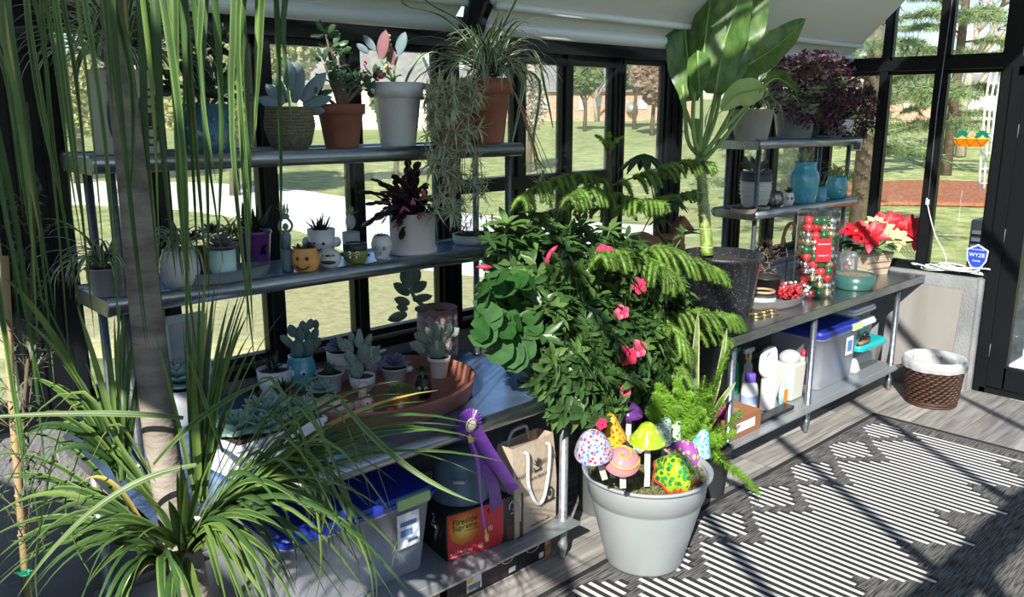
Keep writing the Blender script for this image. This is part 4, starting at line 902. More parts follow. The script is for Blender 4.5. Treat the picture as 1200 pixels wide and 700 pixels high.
opuntia(t, 0, [(350, 420, 20, 1.7), (358, 418, 20, 1.3), (343, 408, 17, 2.1), (352, 402, 17, 1.7), (360, 402, 16, 1.4), (366, 398, 14, 1.1), (345, 395, 14, 1.9), (356, 392, 15, 1.6), (363, 386, 12, 1.4), (366, 408, 14, .9), (339, 402, 12, 2.3), (370, 386, 11, 1.5)], m=mat('pad_teal', (.10, .16, .15), .7), fz=False, W=.7)
t, r, h = S('potted_echeveria', 'violet blue rosette in a white pot at the back of the tray', 398, 428, 411, 28, 'bowl', white)
mb = MB(); rosette(mb, (0, 0, h), .08, 4, per=10); mb.build('foliage', gblue2, t)
t, r, h = S('potted_haworthia', 'small dark haworthia in a striped cream bowl behind the tall cactus', 405, 442, 425, 28, 'bowl', mat('striped_cream', (.5, .42, .32), .5))
mb = MB(); rosette(mb, (0, 0, h), .04, 3, per=8); mb.build('foliage', gdark, t); mb = MB(); ribs(mb, r, h, lambda q: .66+.34*q, 3, .003); mb.build('stripes', terra, t)
t, r, h = S('potted_haworthia', 'green haworthia in a white pot between the owl pot and the tall cactus', 385, 462, 436, 34, 'taper', white)
mb = MB(); clump(mb, (0, 0, h*.9), 36, (.03, .055), (.009, .013), (.3, 1.5), (-.2, .3), jit=.015, mi=(0, 0), fold=.6, seg=4); mb.build('foliage', gjade, t)
t, r, h = S('potted_echeveria', 'aqua rosette in a pink white taper pot at the front of the tray', 375, 488, 462, 34, 'taper', mat('pinkwhite', (.6, .5, .5), .4))
mb = MB(); rosette(mb, (0, 0, h+.01), .07, 4, per=9); mb.build('foliage', gaqua, t)
t, r, h = S('potted_succulent', 'pale green jug pot between the white animal pot and the violet rosette', 443, 436, 422, 20, 'bowl', mat('sage_pot', (.28, .33, .27), .45)); mb = MB(); rosette(mb, (0, 0, h), .035, 3, per=7); mb.build('foliage', gjade, t)
t, r, h = S('ornament_planter', 'white bird shaped pot at the back of the tray beside the pale green pot', 436, 428, 408, 20, 'round', white, cat='ornament planter')
mb = MB(); pad(mb, tuple(RT*r*.6+UPV*h*.8), RT+UPV*.35, .05, .03, .015); mb.build('wing', white, t)
# pink animal planter
p = PZ(396, 494, ZS); t = thing('animal_planter', 'pink long necked animal planter at the front edge of the tray', 'ornament planter', (p.x, p.y+.05, ZS)); s = depth(p)/FPX
mb = MB(); ell(mb, (0, 0, .04), (28*s, .045, .042), seg=20, rings=10, M=Matrix.Rotation(-.4, 3, 'Z')); a = vec_at(t, 415, 482); b = vec_at(t, 424, 470); c = vec_at(t, 425, 456)
tube(mb, smoothpath([a, b, c], 4), [.028, .027, .025, .023, .021, .02, .019, .018, .016], 12); ell(mb, tuple(vec_at(t, 426, 452)), (.028, .02, .017)); pad(mb, vec_at(t, 421, 450), UPV, .02, .01, .006)
mb.build('body', pinkc, t)
for sx in (-1, 1): mb = MB(); tube(mb, [(sx*.05, -.02, .03), (sx*.055, -.025, 0)], .013, 8); mb.build('foot', pinkc, t)
# cow figurine
p = PZ(433, 490, ZS); t = thing('cow_figurine', 'small pink and black cow figurine at the front of the tray', 'figurine', (p.x, p.y+.02, ZS)); cowm = speck('cow_patches', (.7, .68, .68), [(.02, .02, .02), (.7, .68, .68)], 45, .5)
mb = MB(); ell(mb, (0, 0, .022), (.032, .024, .024)); mb.build('body', cowm, t); mb = MB(); ell(mb, (0, -.006, .062), (.03, .025, .026)); o = mb.build('head', pinkc, t)
for sx in (-1, 1):
    mb = MB(); pad(mb, (sx*.02, 0, .078), (sx, 0, .5), .022, .014, .006); mb.build('ear', blackp, o); mb = MB(); tube(mb, [(sx*.012, 0, .083), (sx*.016, 0, .095)], [.005, .002], 6); mb.build('horn', yellow, o)
    mb = MB(); ell(mb, (sx*.011, -.028, .067), (.004, .003, .005)); mb.build('eye', blackp, o)
# fox planter
p = PZ(476, 484, ZS); t = thing('fox_planter', 'orange and white fox planter overflowing with small green leaves', 'ornament planter', (p.x, p.y+.03, ZS))
mb = MB(); lathe(mb, potprof('round', .034, .055), 20); mb.build('body', orange, t); mb = MB(); ell(mb, tuple(-FH*.03+UPV*.03), (.016, .014, .022)); mb.build('chest', white, t)
mb = MB(); tube(mb, smoothpath([tuple(-RT*.03+UPV*.01), tuple(-RT*.05-FH*.02+UPV*.008), tuple(-RT*.035-FH*.04+UPV*.01)], 4), [.006]+[.012]*6+[.009, .004], 8); mb.build('tail', orange, t)
for sx in (-1, 1): mb = MB(); lathe(mb, [(.01, 0), (.001, .025)], 8, tuple(RT*sx*.02+UPV*.052)); mb.build('ear', orange, t)
mb = MB()
for _ in range(260): d = rdir(-.2); q = Vector((0, 0, .06))+Vector((d.x*.065, d.y*.055, d.z*.045)); leaf(mb, q, (d+Vector((0, 0, .3))), UPV, .016, .012, 0, n=2)
mb.build('foliage', lm('leaf_small_bright', (.13, .24, .05)), t)
t, r, h = S('skull_planter', 'black planter with a small face holding a dark rosette on a stem', 496, 468, 442, 21, 'round', blackp, cat='ornament planter')
face(t, r, h*.55, (.4, .25), greyl); mb = MB(); tube(mb, [(0, 0, h*.8), (-.005, 0, h+.03)], .005, 6); mb.build('stem', stemg, t); mb = MB(); rosette(mb, (-.005, 0, h+.03), .035, 3, per=8); mb.build('foliage', gdark, t)
# faceted pot and other things at the left of the tray
t, r, h = S('faceted_planter', 'faceted white and copper geometric planter with a grey tufted plant', 337, 500, 476, 30, 'round', mat('faceted_white', (.58, .52, .48), .4), seg=7, cat='potted plant')
mb = MB(); clump(mb, (0, 0, h), 40, (.04, .07), (.003, .005), (.3, 1.5), (.2, 1), jit=.02, mi=(0, 0), seg=4); mb.build('foliage', mat('grey_tuft', (.3, .26, .25), .8), t)
t, r, h = S('potted_haworthia', 'spiky dark plant in a white bowl at the left edge of the tray', 322, 450, 432, 38, 'bowl', white)
mb = MB(); clump(mb, (0, 0, h*.9), 30, (.05, .09), (.010, .014), (.3, 1.5), (-.1, .4), jit=.02, mi=(0, 0), fold=.6, seg=4); mb.build('foliage', gdark, t)
t, r, h = S('potted_echeveria', 'dark violet rosette low between the owl pot and the white haworthia pot', 360, 458, 446, 26, 'bowl', terra)
mb = MB(); rosette(mb, (0, 0, h), .06, 4, per=9); mb.build('foliage', gblue2, t)
t, r, h = S('potted_haworthia', 'dark tufted succulent behind the faceted planter', 332, 478, 462, 26, 'bowl', terra)
mb = MB(); clump(mb, (0, 0, h*.9), 40, (.05, .08), (.008, .011), (.3, 1.5), (-.1, .5), jit=.02, mi=(0, 0), fold=.6, seg=4); mb.build('foliage', gdark, t)
t, r, h = S('potted_succulent', 'blue and white patterned pot at the left front of the tray', 305, 500, 470, 26, 'taper', speck('blue_white', (.7, .75, .8), [(.1, .35, .6), (.3, .6, .8)], 70, .4)); mb = MB(); rosette(mb, (0, 0, h), .06, 3, per=8); mb.build('foliage', gdark, t)
# diamond pot with paddle succulent behind
p = PZ(481, 409, ZB); s = depth(p)/FPX; r = 23*s; c = Vector((p.x, min(p.y+r, 3.28), ZB)); h = PY(481, 366, c.y).z-ZB
r = 23*depth(c)/FPX
t = thing('potted_succulent', 'large leaved succulent in a pink and white diamond patterned cylinder pot', 'potted plant', c)
pot(t, 'cyl', r, h, mat('pink_clay', (.30, .17, .16), .6))
mb = MB(); nx, nz = 12, 5
for i in range(nx):
    for j in range(nz):
        for q in (1.0, .5):
            a0 = 2*math.pi*i/nx; z0 = h*(.1+.8*(j+.5)/nz); da = math.pi/nx*q*.92; dz = h*.08*q*.95
            pts = [(math.cos(a0+x)*(r*1.005), math.sin(a0+x)*(r*1.005), z0+z) for (x, z) in ((da, 0), (0, dz), (-da, 0), (0, -dz))]
            tube(mb, pts, .0022, 4, closed=True)
mb.build('diamond_pattern', whitem, t)
mb = MB(); tube(mb, bez((0, 0, h*.85), vec_at(t, 480, 352), vec_at(t, 481, 334), 6), [.014, .013, .012, .011, .01, .009, .008], 8); mb.build('stem', mat('stem_grey', (.25, .28, .25), .7), t)
mb = MB()
for (x, y, a, L, W) in ((480, 356, 2.8, .08, .04), (484, 352, .3, .11, .04), (480, 345, 2.6, .10, .05), (483, 342, .6, .09, .045), (480, 336, 2.0, .09, .05), (483, 334, 1.2, .09, .05), (481, 338, 1.6, .10, .055), (478, 362, 3.0, .06, .035), (486, 362, -.1, .07, .035), (477, 368, 3.4, .10, .045)):
    d = RT*math.cos(a)+UPV*math.sin(a)+FH*U(-.5, .3); pad(mb, vec_at(t, x, y), d, L, W*1.15, .009, U(-.3, .3), face=FH)
mb.build('foliage', lm('leaf_greygreen', (.12, .19, .14)), t)
# framed picture at the back left
p = PY(222, 470, 3.2); t = thing('picture_frame', 'pale grey framed picture leaning on the window behind the palm trunk', 'picture frame', (PY(226, 430, 3.3).x, 3.33, ZB)); s = sc_at(226, 420, 3.2)
W_, H_ = 56*s, PY(226, 378, 3.2).z-ZB
fr = Matrix.Rotation(-.12, 4, 'X')
mb = MB()
for (cx, cz, sx, sz) in ((0, .015, W_, .03), (0, H_-.015, W_, .03), (-W_/2+.015, H_/2, .03, H_), (W_/2-.015, H_/2, .03, H_)): box(mb, (cx, 0, cz), (sx, .02, sz))
o = mb.build('frame', greyl, t); mb = MB(); box(mb, (0, .004, H_/2), (W_-.05, .006, H_-.05)); o2 = mb.build('picture', mat('blurred_photo', (.22, .27, .36), .3, col2=(.42, .36, .36), scale=9), t)
for q in (o, o2): q.rotation_euler = (-.1, 0, 0)
# white rectangular planter with big agave rosettes
p = PZ(285, 560, ZB); t = thing('rectangular_planter', 'white rectangular planter with pale aqua succulents at the left end of the bench', 'potted plant', (1.30, 2.68, ZB), R(8))
mb = MB(); W_, D_, H_ = .36, .2, .14
box(mb, (0, 0, H_/2), (W_, D_, H_), bev=.02, tp=1.06); box(mb, (0, 0, H_-.008), (W_*1.1, D_*1.12, .02), bev=.02); mb.build('planter', mat('pale_planter', (.55, .58, .62), .5), t); mb = MB(); box(mb, (0, 0, H_), (W_*.98, D_*.98, .01)); mb.build('soil', soil, t)
mb = MB()
for (x, y, q) in ((-.13, 0, .11), (.02, .02, .13), (.13, -.02, .09), (-.05, -.06, .08), (.08, .07, .08)): rosette(mb, (x, y, H_+.01), q, 4, per=9)
mb.build('foliage', gaqua, t)
t, r, h = S('potted_succulent', 'pale aqua rosette in a grey pot near the framed picture', 214, 480, 452, 50, 'bowl', greyp, z=ZB); mb = MB(); rosette(mb, (0, 0, h), .13, 5, per=10); mb.build('foliage', gaqua, t)
# metal pail with round leaved plant
t, r, h = S('metal_pail', 'galvanised pail with a round leaved green plant at the right end of the left bench', 622, 449, 404, 46, 'taper', mat('pail_green', (.25, .31, .30), .4, .7), z=ZB)
def petal_leaf(mb, c, nrm, rad, mi=0):
    """round scalloped leaf, slightly cupped, facing nrm"""
    m = basis(nrm); n = 16; vs = [c]; 
    for k in range(n):
        a = 2*math.pi*k/n+.2; q = rad*(1+.05*math.cos(a*7))*(1 if k else .35); vs.append(Vector(c)+m @ Vector((q*math.cos(a), q*math.sin(a), rad*.08)))
    mid = [Vector(c)+(Vector(v)-Vector(c))*.55-nrm.normalized()*rad*.02 for v in vs[1:]]
    mb.add(vs+mid, [(0, n+1+k, n+1+(k+1) % n) for k in range(n)]+[(n+1+k, 1+k, 1+(k+1) % n, n+1+(k+1) % n) for k in range(n)], mi, True)
mb = MB(); st = MB()
for _ in range(110):
    x, y = U(562, 642), U(325, 408)
    if (x < 575 and y > 395): continue
    q = vec_at(t, x, y, 2.52+U(-.1, .22)); nrm = (-FH*U(-.1, 1)+UPV*U(.1, 1.2)+RT*U(-1.0, .9)); petal_leaf(mb, q, nrm, U(.035, .06)); tube(st, bez((0, 0, h), (q*.5+Vector((0, 0, h*.6+.08))), q, 4), .002, 4)
for (x, y) in ((598, 415), (585, 410), (612, 408), (566, 390), (572, 372), (603, 420)): q = vec_at(t, x, y, 2.44); petal_leaf(mb, q, (-FH+UPV*.4), .062)
mb.build('foliage', ground_, t); st.build('stem', stemg, t)
# ================================================================ under the left bench
ZL = .2065
def tote_bin(label, cx, cy, rz, L, D, H, zb=ZL, lidm=None, body=None, latch=None, name='storage_tub', lidh=.035, contents=None, tag_=None):
    t = thing(name, label, 'storage tub', (cx, cy, zb), rz)
    mb = MB(); h = H-lidh
    def ring(s, z, b=.05):
        hx, hy = L/2*s, D/2*s; out = []
        for (sx, sy, a0) in ((1, 1, 0), (-1, 1, 90), (-1, -1, 180), (1, -1, 270)):
            for k in range(5): a = R(a0+22.5*k); out.append((sx*(hx-b)+b*math.cos(a), sy*(hy-b)+b*math.sin(a), z))
        return out
    def skin(levels):
        vs = [v for l in levels for v in l]; n = 20; m_ = len(levels); fs = [(i*n+k, i*n+(k+1) % n, (i+1)*n+(k+1) % n, (i+1)*n+k) for i in range(m_-1) for k in range(n)]
        return vs, fs+[tuple(range(n-1, -1, -1)), tuple((m_-1)*n+k for k in range(n))]
    b_ = min(.05, D*.2)
    vs, fs = skin([ring(.84, .0, b_*.8), ring(.86, .008, b_), ring(.96, h*.93, b_), ring(1.0, h*.94, b_), ring(1.0, h, b_)]); mb.add(vs, fs, 0, True); mb.build('tub_body', body or frost, t)
    mb = MB(); vs, fs = skin([ring(1.03, h-.006, b_), ring(1.04, h+.012, b_), ring(1.0, h+.016, b_), ring(.97, h+lidh*.95, b_), ring(.93, h+lidh, b_)]); mb.add(vs, fs, 0, False); mb.build('lid', lidm, t)
    if latch:
        for sx in ((-1, 1) if latch[1] else (-1,)):
            mb = MB(); box(mb, (sx*L*.505, 0, h+.01) if not latch[2] else (latch[3]*L, -D*.51, h+.004), (.02, D*.35, .05) if not latch[2] else (L*.24, .022, .045), bev=.008); mb.build('latch', latch[0], t)
    for (a, b_, c_, sx, sy, sz, mm) in (contents or ()):
        mb = MB(); box(mb, (a*L, b_*D, .015+sz*h/2), (sx*L, sy*D, sz*h), bev=.01, rz=U(-.1, .1)); mb.build('contents', mm, t)
    return t
latchg = mat('latch_green', (.35, .5, .2), .5); latchy = mat('latch_yellow', (.55, .62, .3), .5)
t = tote_bin('big clear plastic tub with a dark blue lid under the left end of the bench', 1.64, 2.79, 0, .70, .42, .375, lidm=blue, latch=(latchg, 0, 1, .32), contents=[(-.2, 0, 0, .4, .6, .6, mat('cloth_grey', (.5, .5, .55), .9)), (.2, 0, 0, .35, .6, .5, mat('cloth_blue', (.35, .42, .6), .9))])
mb = MB(); box(mb, (.2, -.208, .22), (.11, .004, .15)); mb.build('sticker', paper, t); mb = MB(); [box(mb, (.2+x, -.2105, .22+z), (w_, .001, hh)) for (x, z, w_, hh) in ((0, .03, .08, .02), (-.01, -.01, .06, .03), (.02, -.05, .05, .012))]; mb.build('sticker_print', mat('print_blue', (.1, .2, .4), .6), t)
# fire log box
LX, LD, LH = .40, .22, .215
t = thing('log_carton', 'red and black carton of fire logs on the undershelf below the blue grey can', 'carton', (2.245, 2.65, ZL), -R(9))
mb = MB(); box(mb, (0, 0, LH/2), (LX, LD, LH), bev=.003); mb.build('carton', blackp, t)
mb = MB(); fy = -LD/2-.001
def flat(pts, y=fy, d=.0008):
    n = len(pts); vs = [(x, y, z) for (x, z) in pts]+[(x, y-d, z) for (x, z) in pts]; return vs, [tuple(range(n-1, -1, -1)), tuple(range(n, 2*n))]+[(i, (i+1) % n, n+(i+1) % n, n+i) for i in range(n)]
cx0, cx1 = -LX/2+.005, LX/2-.11
mb.add(*flat([(cx0, .004), (cx1-.012, .004), (cx1, .05), (cx1, LH-.004), (cx0, LH-.004)]), 0, False); mb.build('red_panel', mat('carton_red', (.52, .02, .025), .4), t)
mb = MB(); cc = [(cx0+.095+.088*math.cos(a), LH-.078+.082*math.sin(a)) for a in [math.pi*.99+math.pi*1.03*k/20 for k in range(21)]]; cc = [(max(cx0, x), z) for x, z in cc]+[(cx0+.185, LH-.005), (cx0, LH-.005)]
mb.add(*flat(cc, fy-.001), 0, False)
mm = bpy.data.materials.new('flame_print'); mm.use_nodes = True; nt = mm.node_tree; tc = nd(nt, 'ShaderNodeTexCoord'); mp = nd(nt, 'ShaderNodeMapping'); mp.inputs['Location'].default_value = (1.4, 0, -1.6); mp.inputs['Scale'].default_value = (12, 1, 12); gr_ = nd(nt, 'ShaderNodeTexGradient', gradient_type='SPHERICAL'); cr = nd(nt, 'ShaderNodeValToRGB'); e = cr.color_ramp.elements; e.new(.5)
for k, (pp, c) in enumerate(((.0, (.45, .04, .01)), (.4, (.6, .22, .01)), (.95, (.8, .66, .15)))): e[k].position = pp; e[k].color = (*c, 1)
nt.links.new(tc.outputs['Object'], mp.inputs[0]); nt.links.new(mp.outputs[0], gr_.inputs[0]); nt.links.new(gr_.outputs[0], cr.inputs[0]); nt.links.new(cr.outputs[0], nt.nodes['Principled BSDF'].inputs[0]); mb.build('flame_panel', mm, t)
RX = (math.pi/2, 0, 0)
text('lettering', 'Fireside', .040, (cx0+.085, fy-.003, LH-.045), RX, ink, t, sx=1.0); text('lettering', 'Supreme', .036, (cx0+.085, fy-.003, LH-.072), RX, ink, t); text('lettering', 'F I R E L O G S', .012, (cx0+.12, fy-.003, LH-.093), RX, ink, t)
text('lettering', '6 - 2.5 lb (1.1kg)', .017, (cx0+.01, fy-.003, .030), RX, whitem, t, align='LEFT'); text('lettering', 'NET WT 15 LB (6.8kg)', .010, (cx0+.01, fy-.003, .014), RX, whitem, t, align='LEFT')
mb = MB()
for (x, z) in ((cx0+.165, .03), (cx0+.195, .062), (cx0+.215, .098)): tube(mb, [(x+.011*math.cos(a), fy-.002, z+.011*math.sin(a)) for a in [k*.45 for k in range(14)]], .0013, 5, closed=True); box(mb, (x, fy-.002, z), (.006, .001, .010))
mb.build('badge_icons', whitem, t)
mb = MB(); pts = bez((cx1-.075, fy-.003, LH-.02), (cx1-.09, fy-.003, LH-.045), (cx1-.06, fy-.003, LH-.05), 6); tube(mb, pts, [.001, .003, .004, .004, .003, .002, .001], 6); mb.build('flame_mark', redm, t)
for (nm_, x, z, s_) in (('2', LX/2-.05, LH-.05, .055),):
    text('lettering', nm_, s_, (x, fy-.002, z), RX, whitem, t); text('lettering', 'HOUR', .014, (x, fy-.002, z-.032), RX, whitem, t)
    mb = MB(); tube(mb, [(x+.03*math.cos(a), fy-.002, z+.03*math.sin(a)) for a in [-.3+3.75*k/14 for k in range(15)]], .002, 5); mb.build('arc_mark', whitem, t)
text('lettering', '2', .06, (-LX/2-.002, .0, LH-.055), (math.pi/2, 0, -math.pi/2), whitem, t); text('lettering', 'HOUR', .016, (-LX/2-.002, 0, LH-.09), (math.pi/2, 0, -math.pi/2), whitem, t)
mb = MB(); box(mb, (LX/2-.05, fy-.001, .045), (.09, .001, .07)); mb.build('brown_panel', mat('carton_brown', (.09, .03, .015), .5), t)
# blue grey can on the box
t = thing('metal_can', 'upturned blue grey enamel can standing on the fire log carton', 'can', (2.21, 2.69, ZL+LH+.001)); r_ = .135
mb = MB(); lathe(mb, [(r_*.96, 0), (r_, .006), (r_, .012), (r_*.97, .02), (r_*.9, .16), (r_*.78, .205), (r_*.3, .225), (.001, .228)], 40, cap=False); lathe(mb, [(.001, .001), (r_*.96, 0)], 40, cap=False); mb.build('can_body', mat('enamel_blue', (.11, .17, .23), .38, .2, var=.1, scale=8), t)
mb = MB()
for sx in (-1, 1): ell(mb, tuple(-FH*r_*.97+RT*.028*sx+UPV*.125), (.008, .006, .006))
tube(mb, [-FH*r_*.98+RT*.028*-1+UPV*.125, -FH*r_*1.06+RT*-.026+UPV*.122, -FH*r_*1.06+RT*.026+UPV*.122, -FH*r_*.98+RT*.028+UPV*.125], .0045, 8); mb.build('wire_handle', galv, t)
mb = MB(); tube(mb, [-FH*r_*1.06+RT*-.024+UPV*.122, -FH*r_*1.06+RT*.024+UPV*.122], .008, 10); mb.build('grip', greyl, t)
mb = MB(); box(mb, (-.02, -.1, .175), (.04, .01, .006)); mb.build('clasp', charcoal, t)
# rosette ribbon hanging from the bench edge
t = thing('award_ribbon', 'purple rosette award ribbon with two tails hanging from the bench edge', 'ribbon', tuple(PY(549, 497, 2.43)))
mb = MB(); n = 48; vs = []
for (rr, yy) in ((.02, -.012), (.062, -.004), (.064, .004)):
    for k in range(n): a = 2*math.pi*k/n; q = rr+(.003 if k % 2 else -.003)*(rr > .03); vs.append((q*math.cos(a), yy+(-.007 if k % 2 else .003)*(rr > .03), q*math.sin(a)))
mb.add(vs, [(i*n+k, i*n+(k+1) % n, (i+1)*n+(k+1) % n, (i+1)*n+k) for i in range(2) for k in range(n)]+[tuple(range(n))]+[tuple(2*n+k for k in range(n-1, -1, -1))], 0, False); mb.build('pleated_rosette', purple, t)
mb = MB(); lathe(mb, [(.001, .002), (.028, .002), (.030, 0), (.028, -.002)], 28, (0, -.018, 0), M=Matrix.Rotation(math.pi/2, 3, 'X')); o = mb.build('button', mat('button_cream', (.6, .5, .4), .5), t)
mb = MB(); tube(mb, [(.024*math.cos(k*.3), -.021, .024*math.sin(k*.3)) for k in range(21)], .0015, 5, closed=True); mb.build('button_ring', charcoal, o)
def rib(pts, w_, m, nm='ribbon_tail'):
    mb = MB(); pts = smoothpath([Vector(p) for p in pts], 5); vs = []; n = len(pts)
    for off in (0, .0012):
        for i, p in enumerate(pts):
            for q in (-1, 1): vs.append(p+Vector((q*w_/2, off+.004*math.sin(i*.6+q), q*w_*.12)))
    m_ = 2*n; fs = []
    for i in range(n-1): fs += [(2*i, 2*i+1, 2*i+3, 2*i+2), (m_+2*i, m_+2*i+2, m_+2*i+3, m_+2*i+1)]
    mb.add(vs, fs, 0, True); return mb.build(nm, m, t)
rib([(.01, -.005, -.03), (.06, -.01, -.16), (.12, -.012, -.30), (.15, .0, -.42)], .065, purple); rib([(.03, -.012, -.03), (.10, -.02, -.16), (.17, -.02, -.26), (.235, -.02, -.36)], .06, purple); rib([(0, -.01, -.05), (.035, -.012, -.16), (.05, -.01, -.3), (.075, -.01, -.48)], .013, mat('violet_light', (.3, .08, .45), .35))
rib([(-.01, -.014, -.04), (.005, -.016, -.075)], .022, mat('ribbon_gold', (.6, .42, .12), .4)); rib([(.075, -.014, -.48), (.082, -.016, -.54)], .012, yellow, 'tassel')
# tote bag
t = thing('tote_bag', 'tan tote bag with white rope handles leaning by the bench leg', 'bag', (2.51, 2.585, ZL), R(4))
mb = MB(); W_, D_, H_ = .285, .13, .43
lv = [(0, 1, .9), (.01, 1.0, 1), (.2, 1.02, 1.0), (H_*.8, 1.0, .85), (H_, .98, .7)]; vs = []; 
for (z, a, b) in lv:
    vs += [(-W_/2*a, -D_/2*b, z), (0, -D_/2*b-.004, z), (W_/2*a, -D_/2*b, z), (W_/2*a*.97, 0, z), (W_/2*a, D_/2*b, z), (0, D_/2*b, z), (-W_/2*a, D_/2*b, z), (-W_/2*a*.97, 0, z)]
fs = [(i*8+k, i*8+(k+1) % 8, (i+1)*8+(k+1) % 8, (i+1)*8+k) for i in range(4) for k in range(8)]+[tuple(range(7, -1, -1))]; mb.add(vs, fs, 0, False); mb.build('bag_body', canvas, t)
for (yy, q) in ((-D_/2-.008, 1), (D_/2*.8, 0)):
    mb = MB(); L_ = smoothpath([(-.075, yy+.012, H_-.03), (-.075, yy-.008, H_-.045), (-.068, yy-.006, H_-.18), (-.02, yy-.01, H_-.285), (.03, yy-.01, H_-.285), (.068, yy-.006, H_-.18), (.075, yy-.008, H_-.045), (.075, yy+.012, H_-.03)], 6) if q else smoothpath([(-.07, yy, H_-.04), (-.05, yy-.01, H_+.03), (0, yy-.02, H_+.045), (.05, yy-.01, H_+.03), (.07, yy, H_-.04)], 5); tube(mb, L_, .0085, 8); mb.build('rope_handle', white, t)
fy = -D_/2-.006
for (s_, sz, x, z) in (('MARTLETT', .024, -.085, .30), ('BOTANIC', .024, .085, .33), ('WITH PRIDE SINCE', .017, .02, .265), ('Handcrafted soaps & gifts', .013, .02, .035)):
    text('lettering', s_, sz, (x, fy-.004, z), RX, ink, t)
mb = MB(); cx, cz = 0, .325
for k in range(5): pad(mb, (cx, fy-.003, cz-.01), (math.sin(-.9+.45*k), 0, math.cos(-.9+.45*k)), .045-.004*abs(k-2), .012, .003)
tube(mb, [(cx+.028*math.cos(a), fy-.003, cz-.006+.022*math.sin(a)) for a in [3.3+.22*k for k in range(12)]], .0025, 5); box(mb, (cx, fy-.003, cz-.028), (.05, .002, .006)); mb.build('plant_emblem', ink, t)
mb = MB(); tube(mb, [(.085+.026*math.cos(k*.3), fy-.003, .15+.032*math.sin(k*.3)) for k in range(21)], .004, 5, closed=True); ell(mb, (.085, fy-.003, .155), (.012, .002, .014)); box(mb, (.085, fy-.003, .118), (.075, .002, .009)); mb.build('round_emblem', ink, t)
# cartons on the floor
def carton(label, x0, x1, y, z0, H_, D_, m, rz=0):
    t = thing('carton', label, 'carton', ((x0+x1)/2, y+D_/2, z0), rz); mb = MB(); box(mb, (0, 0, H_/2), (x1-x0, D_, H_), bev=.003); mb.build('carton', m, t); return t, x1-x0, D_
t, W_, D_ = carton('long black printed carton on the floor under the undershelf', 2.02, 2.44, 2.56, .001, .135, .3, mat('carton_black', (.012, .013, .015), .45)); fy = -D_/2-.001
mb = MB(); box(mb, (-.06, fy, .062), (.085, .002, .085)); mb.build('price_label', paper, t); mb = MB(); box(mb, (-.06, fy-.0015, .098), (.085, .001, .012)); box(mb, (-.083, fy-.0015, .075), (.03, .001, .02)); mb.build('yellow_stripe', yellow, t)
mb = MB(); [box(mb, (-.095+.0056*k, fy-.0015, .037), (.003, .001, .034)) for k in range(13)]; mb.build('barcode', ink, t)
text('lettering', 'S T E A K H O U S E', .011, (.06, fy-.002, .118), RX, whitem, t); mb = MB(); [box(mb, (.0+.0*k, fy-.001, .108-.007*k), (.15, .001, .002)) for k in range(4)]; mb.build('fine_print', greyl, t)
mb = MB(); tube(mb, [(.14+.036*math.cos(k*.3), fy-.001, .098+.024*math.sin(k*.3)) for k in range(21)], .003, 5, closed=True); mb.build('badge', gold, t); text('lettering', 'PREMIUM', .014, (.14, fy-.002, .098), RX, whitem, t)
mb = MB(); box(mb, (.17, fy-.001, .03), (.04, .001, .024)); mb.build('small_label', paper, t)
t, W_, D_ = carton('small black printed carton with a food picture beside the long one', 2.45, 2.66, 2.565, .001, .135, .3, MATS['carton_black']); fy = -D_/2-.001
mb = MB(); box(mb, (.085, fy, .068), (.038, .002, .13)); mb.build('food_picture', mat('food_print', (.35, .08, .04), .5, col2=(.6, .45, .12), scale=45), t); mb = MB(); tube(mb, [(-.02+.042*math.cos(k*.3), fy-.001, .09+.026*math.sin(k*.3)) for k in range(21)], .003, 5, closed=True); mb.build('badge', gold, t); text('lettering', 'PREMIUM', .015, (-.02, fy-.002, .09), RX, whitem, t)
mb = MB(); box(mb, (.04, fy-.001, .025), (.03, .001, .026)); mb.build('small_label', paper, t)
carton('plain brown cardboard carton on the floor left of the black cartons', 1.62, 1.98, 2.56, .001, .12, .28, cardb)
# ================================================================ right bench
# dieffenbachia in speckled planter
p = PZ(848, 384, ZB); s = depth(p)/FPX; r0 = 33*s; c = p+FH*r0*.8; D0 = depth(c); rr = 46*D0/FPX; hh = PY(850, 296, c.y).z-ZB
t = thing('potted_dieffenbachia', 'tall dieffenbachia in a black speckled planter at the left end of the right bench', 'potted plant', (c.x, c.y, ZB+.001))
pot(t, 'taper', rr, hh, specblack)
def at(x, y, dy=0): return PD(x, y, D0+dy)-t.location
mb = MB(); pts = smoothpath([at(829, 300), at(826, 262), at(824, 235), at(822, 205), at(820, 180)], 6); tube(mb, pts, [.038-.010*i/len(pts) for i in range(len(pts))], 14)
for k in range(2, len(pts)-2, 3): q = pts[k]; tube(mb, [(q.x+.037*math.cos(a), q.y+.037*math.sin(a), q.z) for a in [i*.52 for i in range(12)]], .004, 5, 1, closed=True)
mb.build('stem', [mat('cane_green', (.16, .24, .04), .4, var=.5, scale=25, bump=.1, coat=.3), mat('cane_ring', (.45, .38, .28), .7)], t)
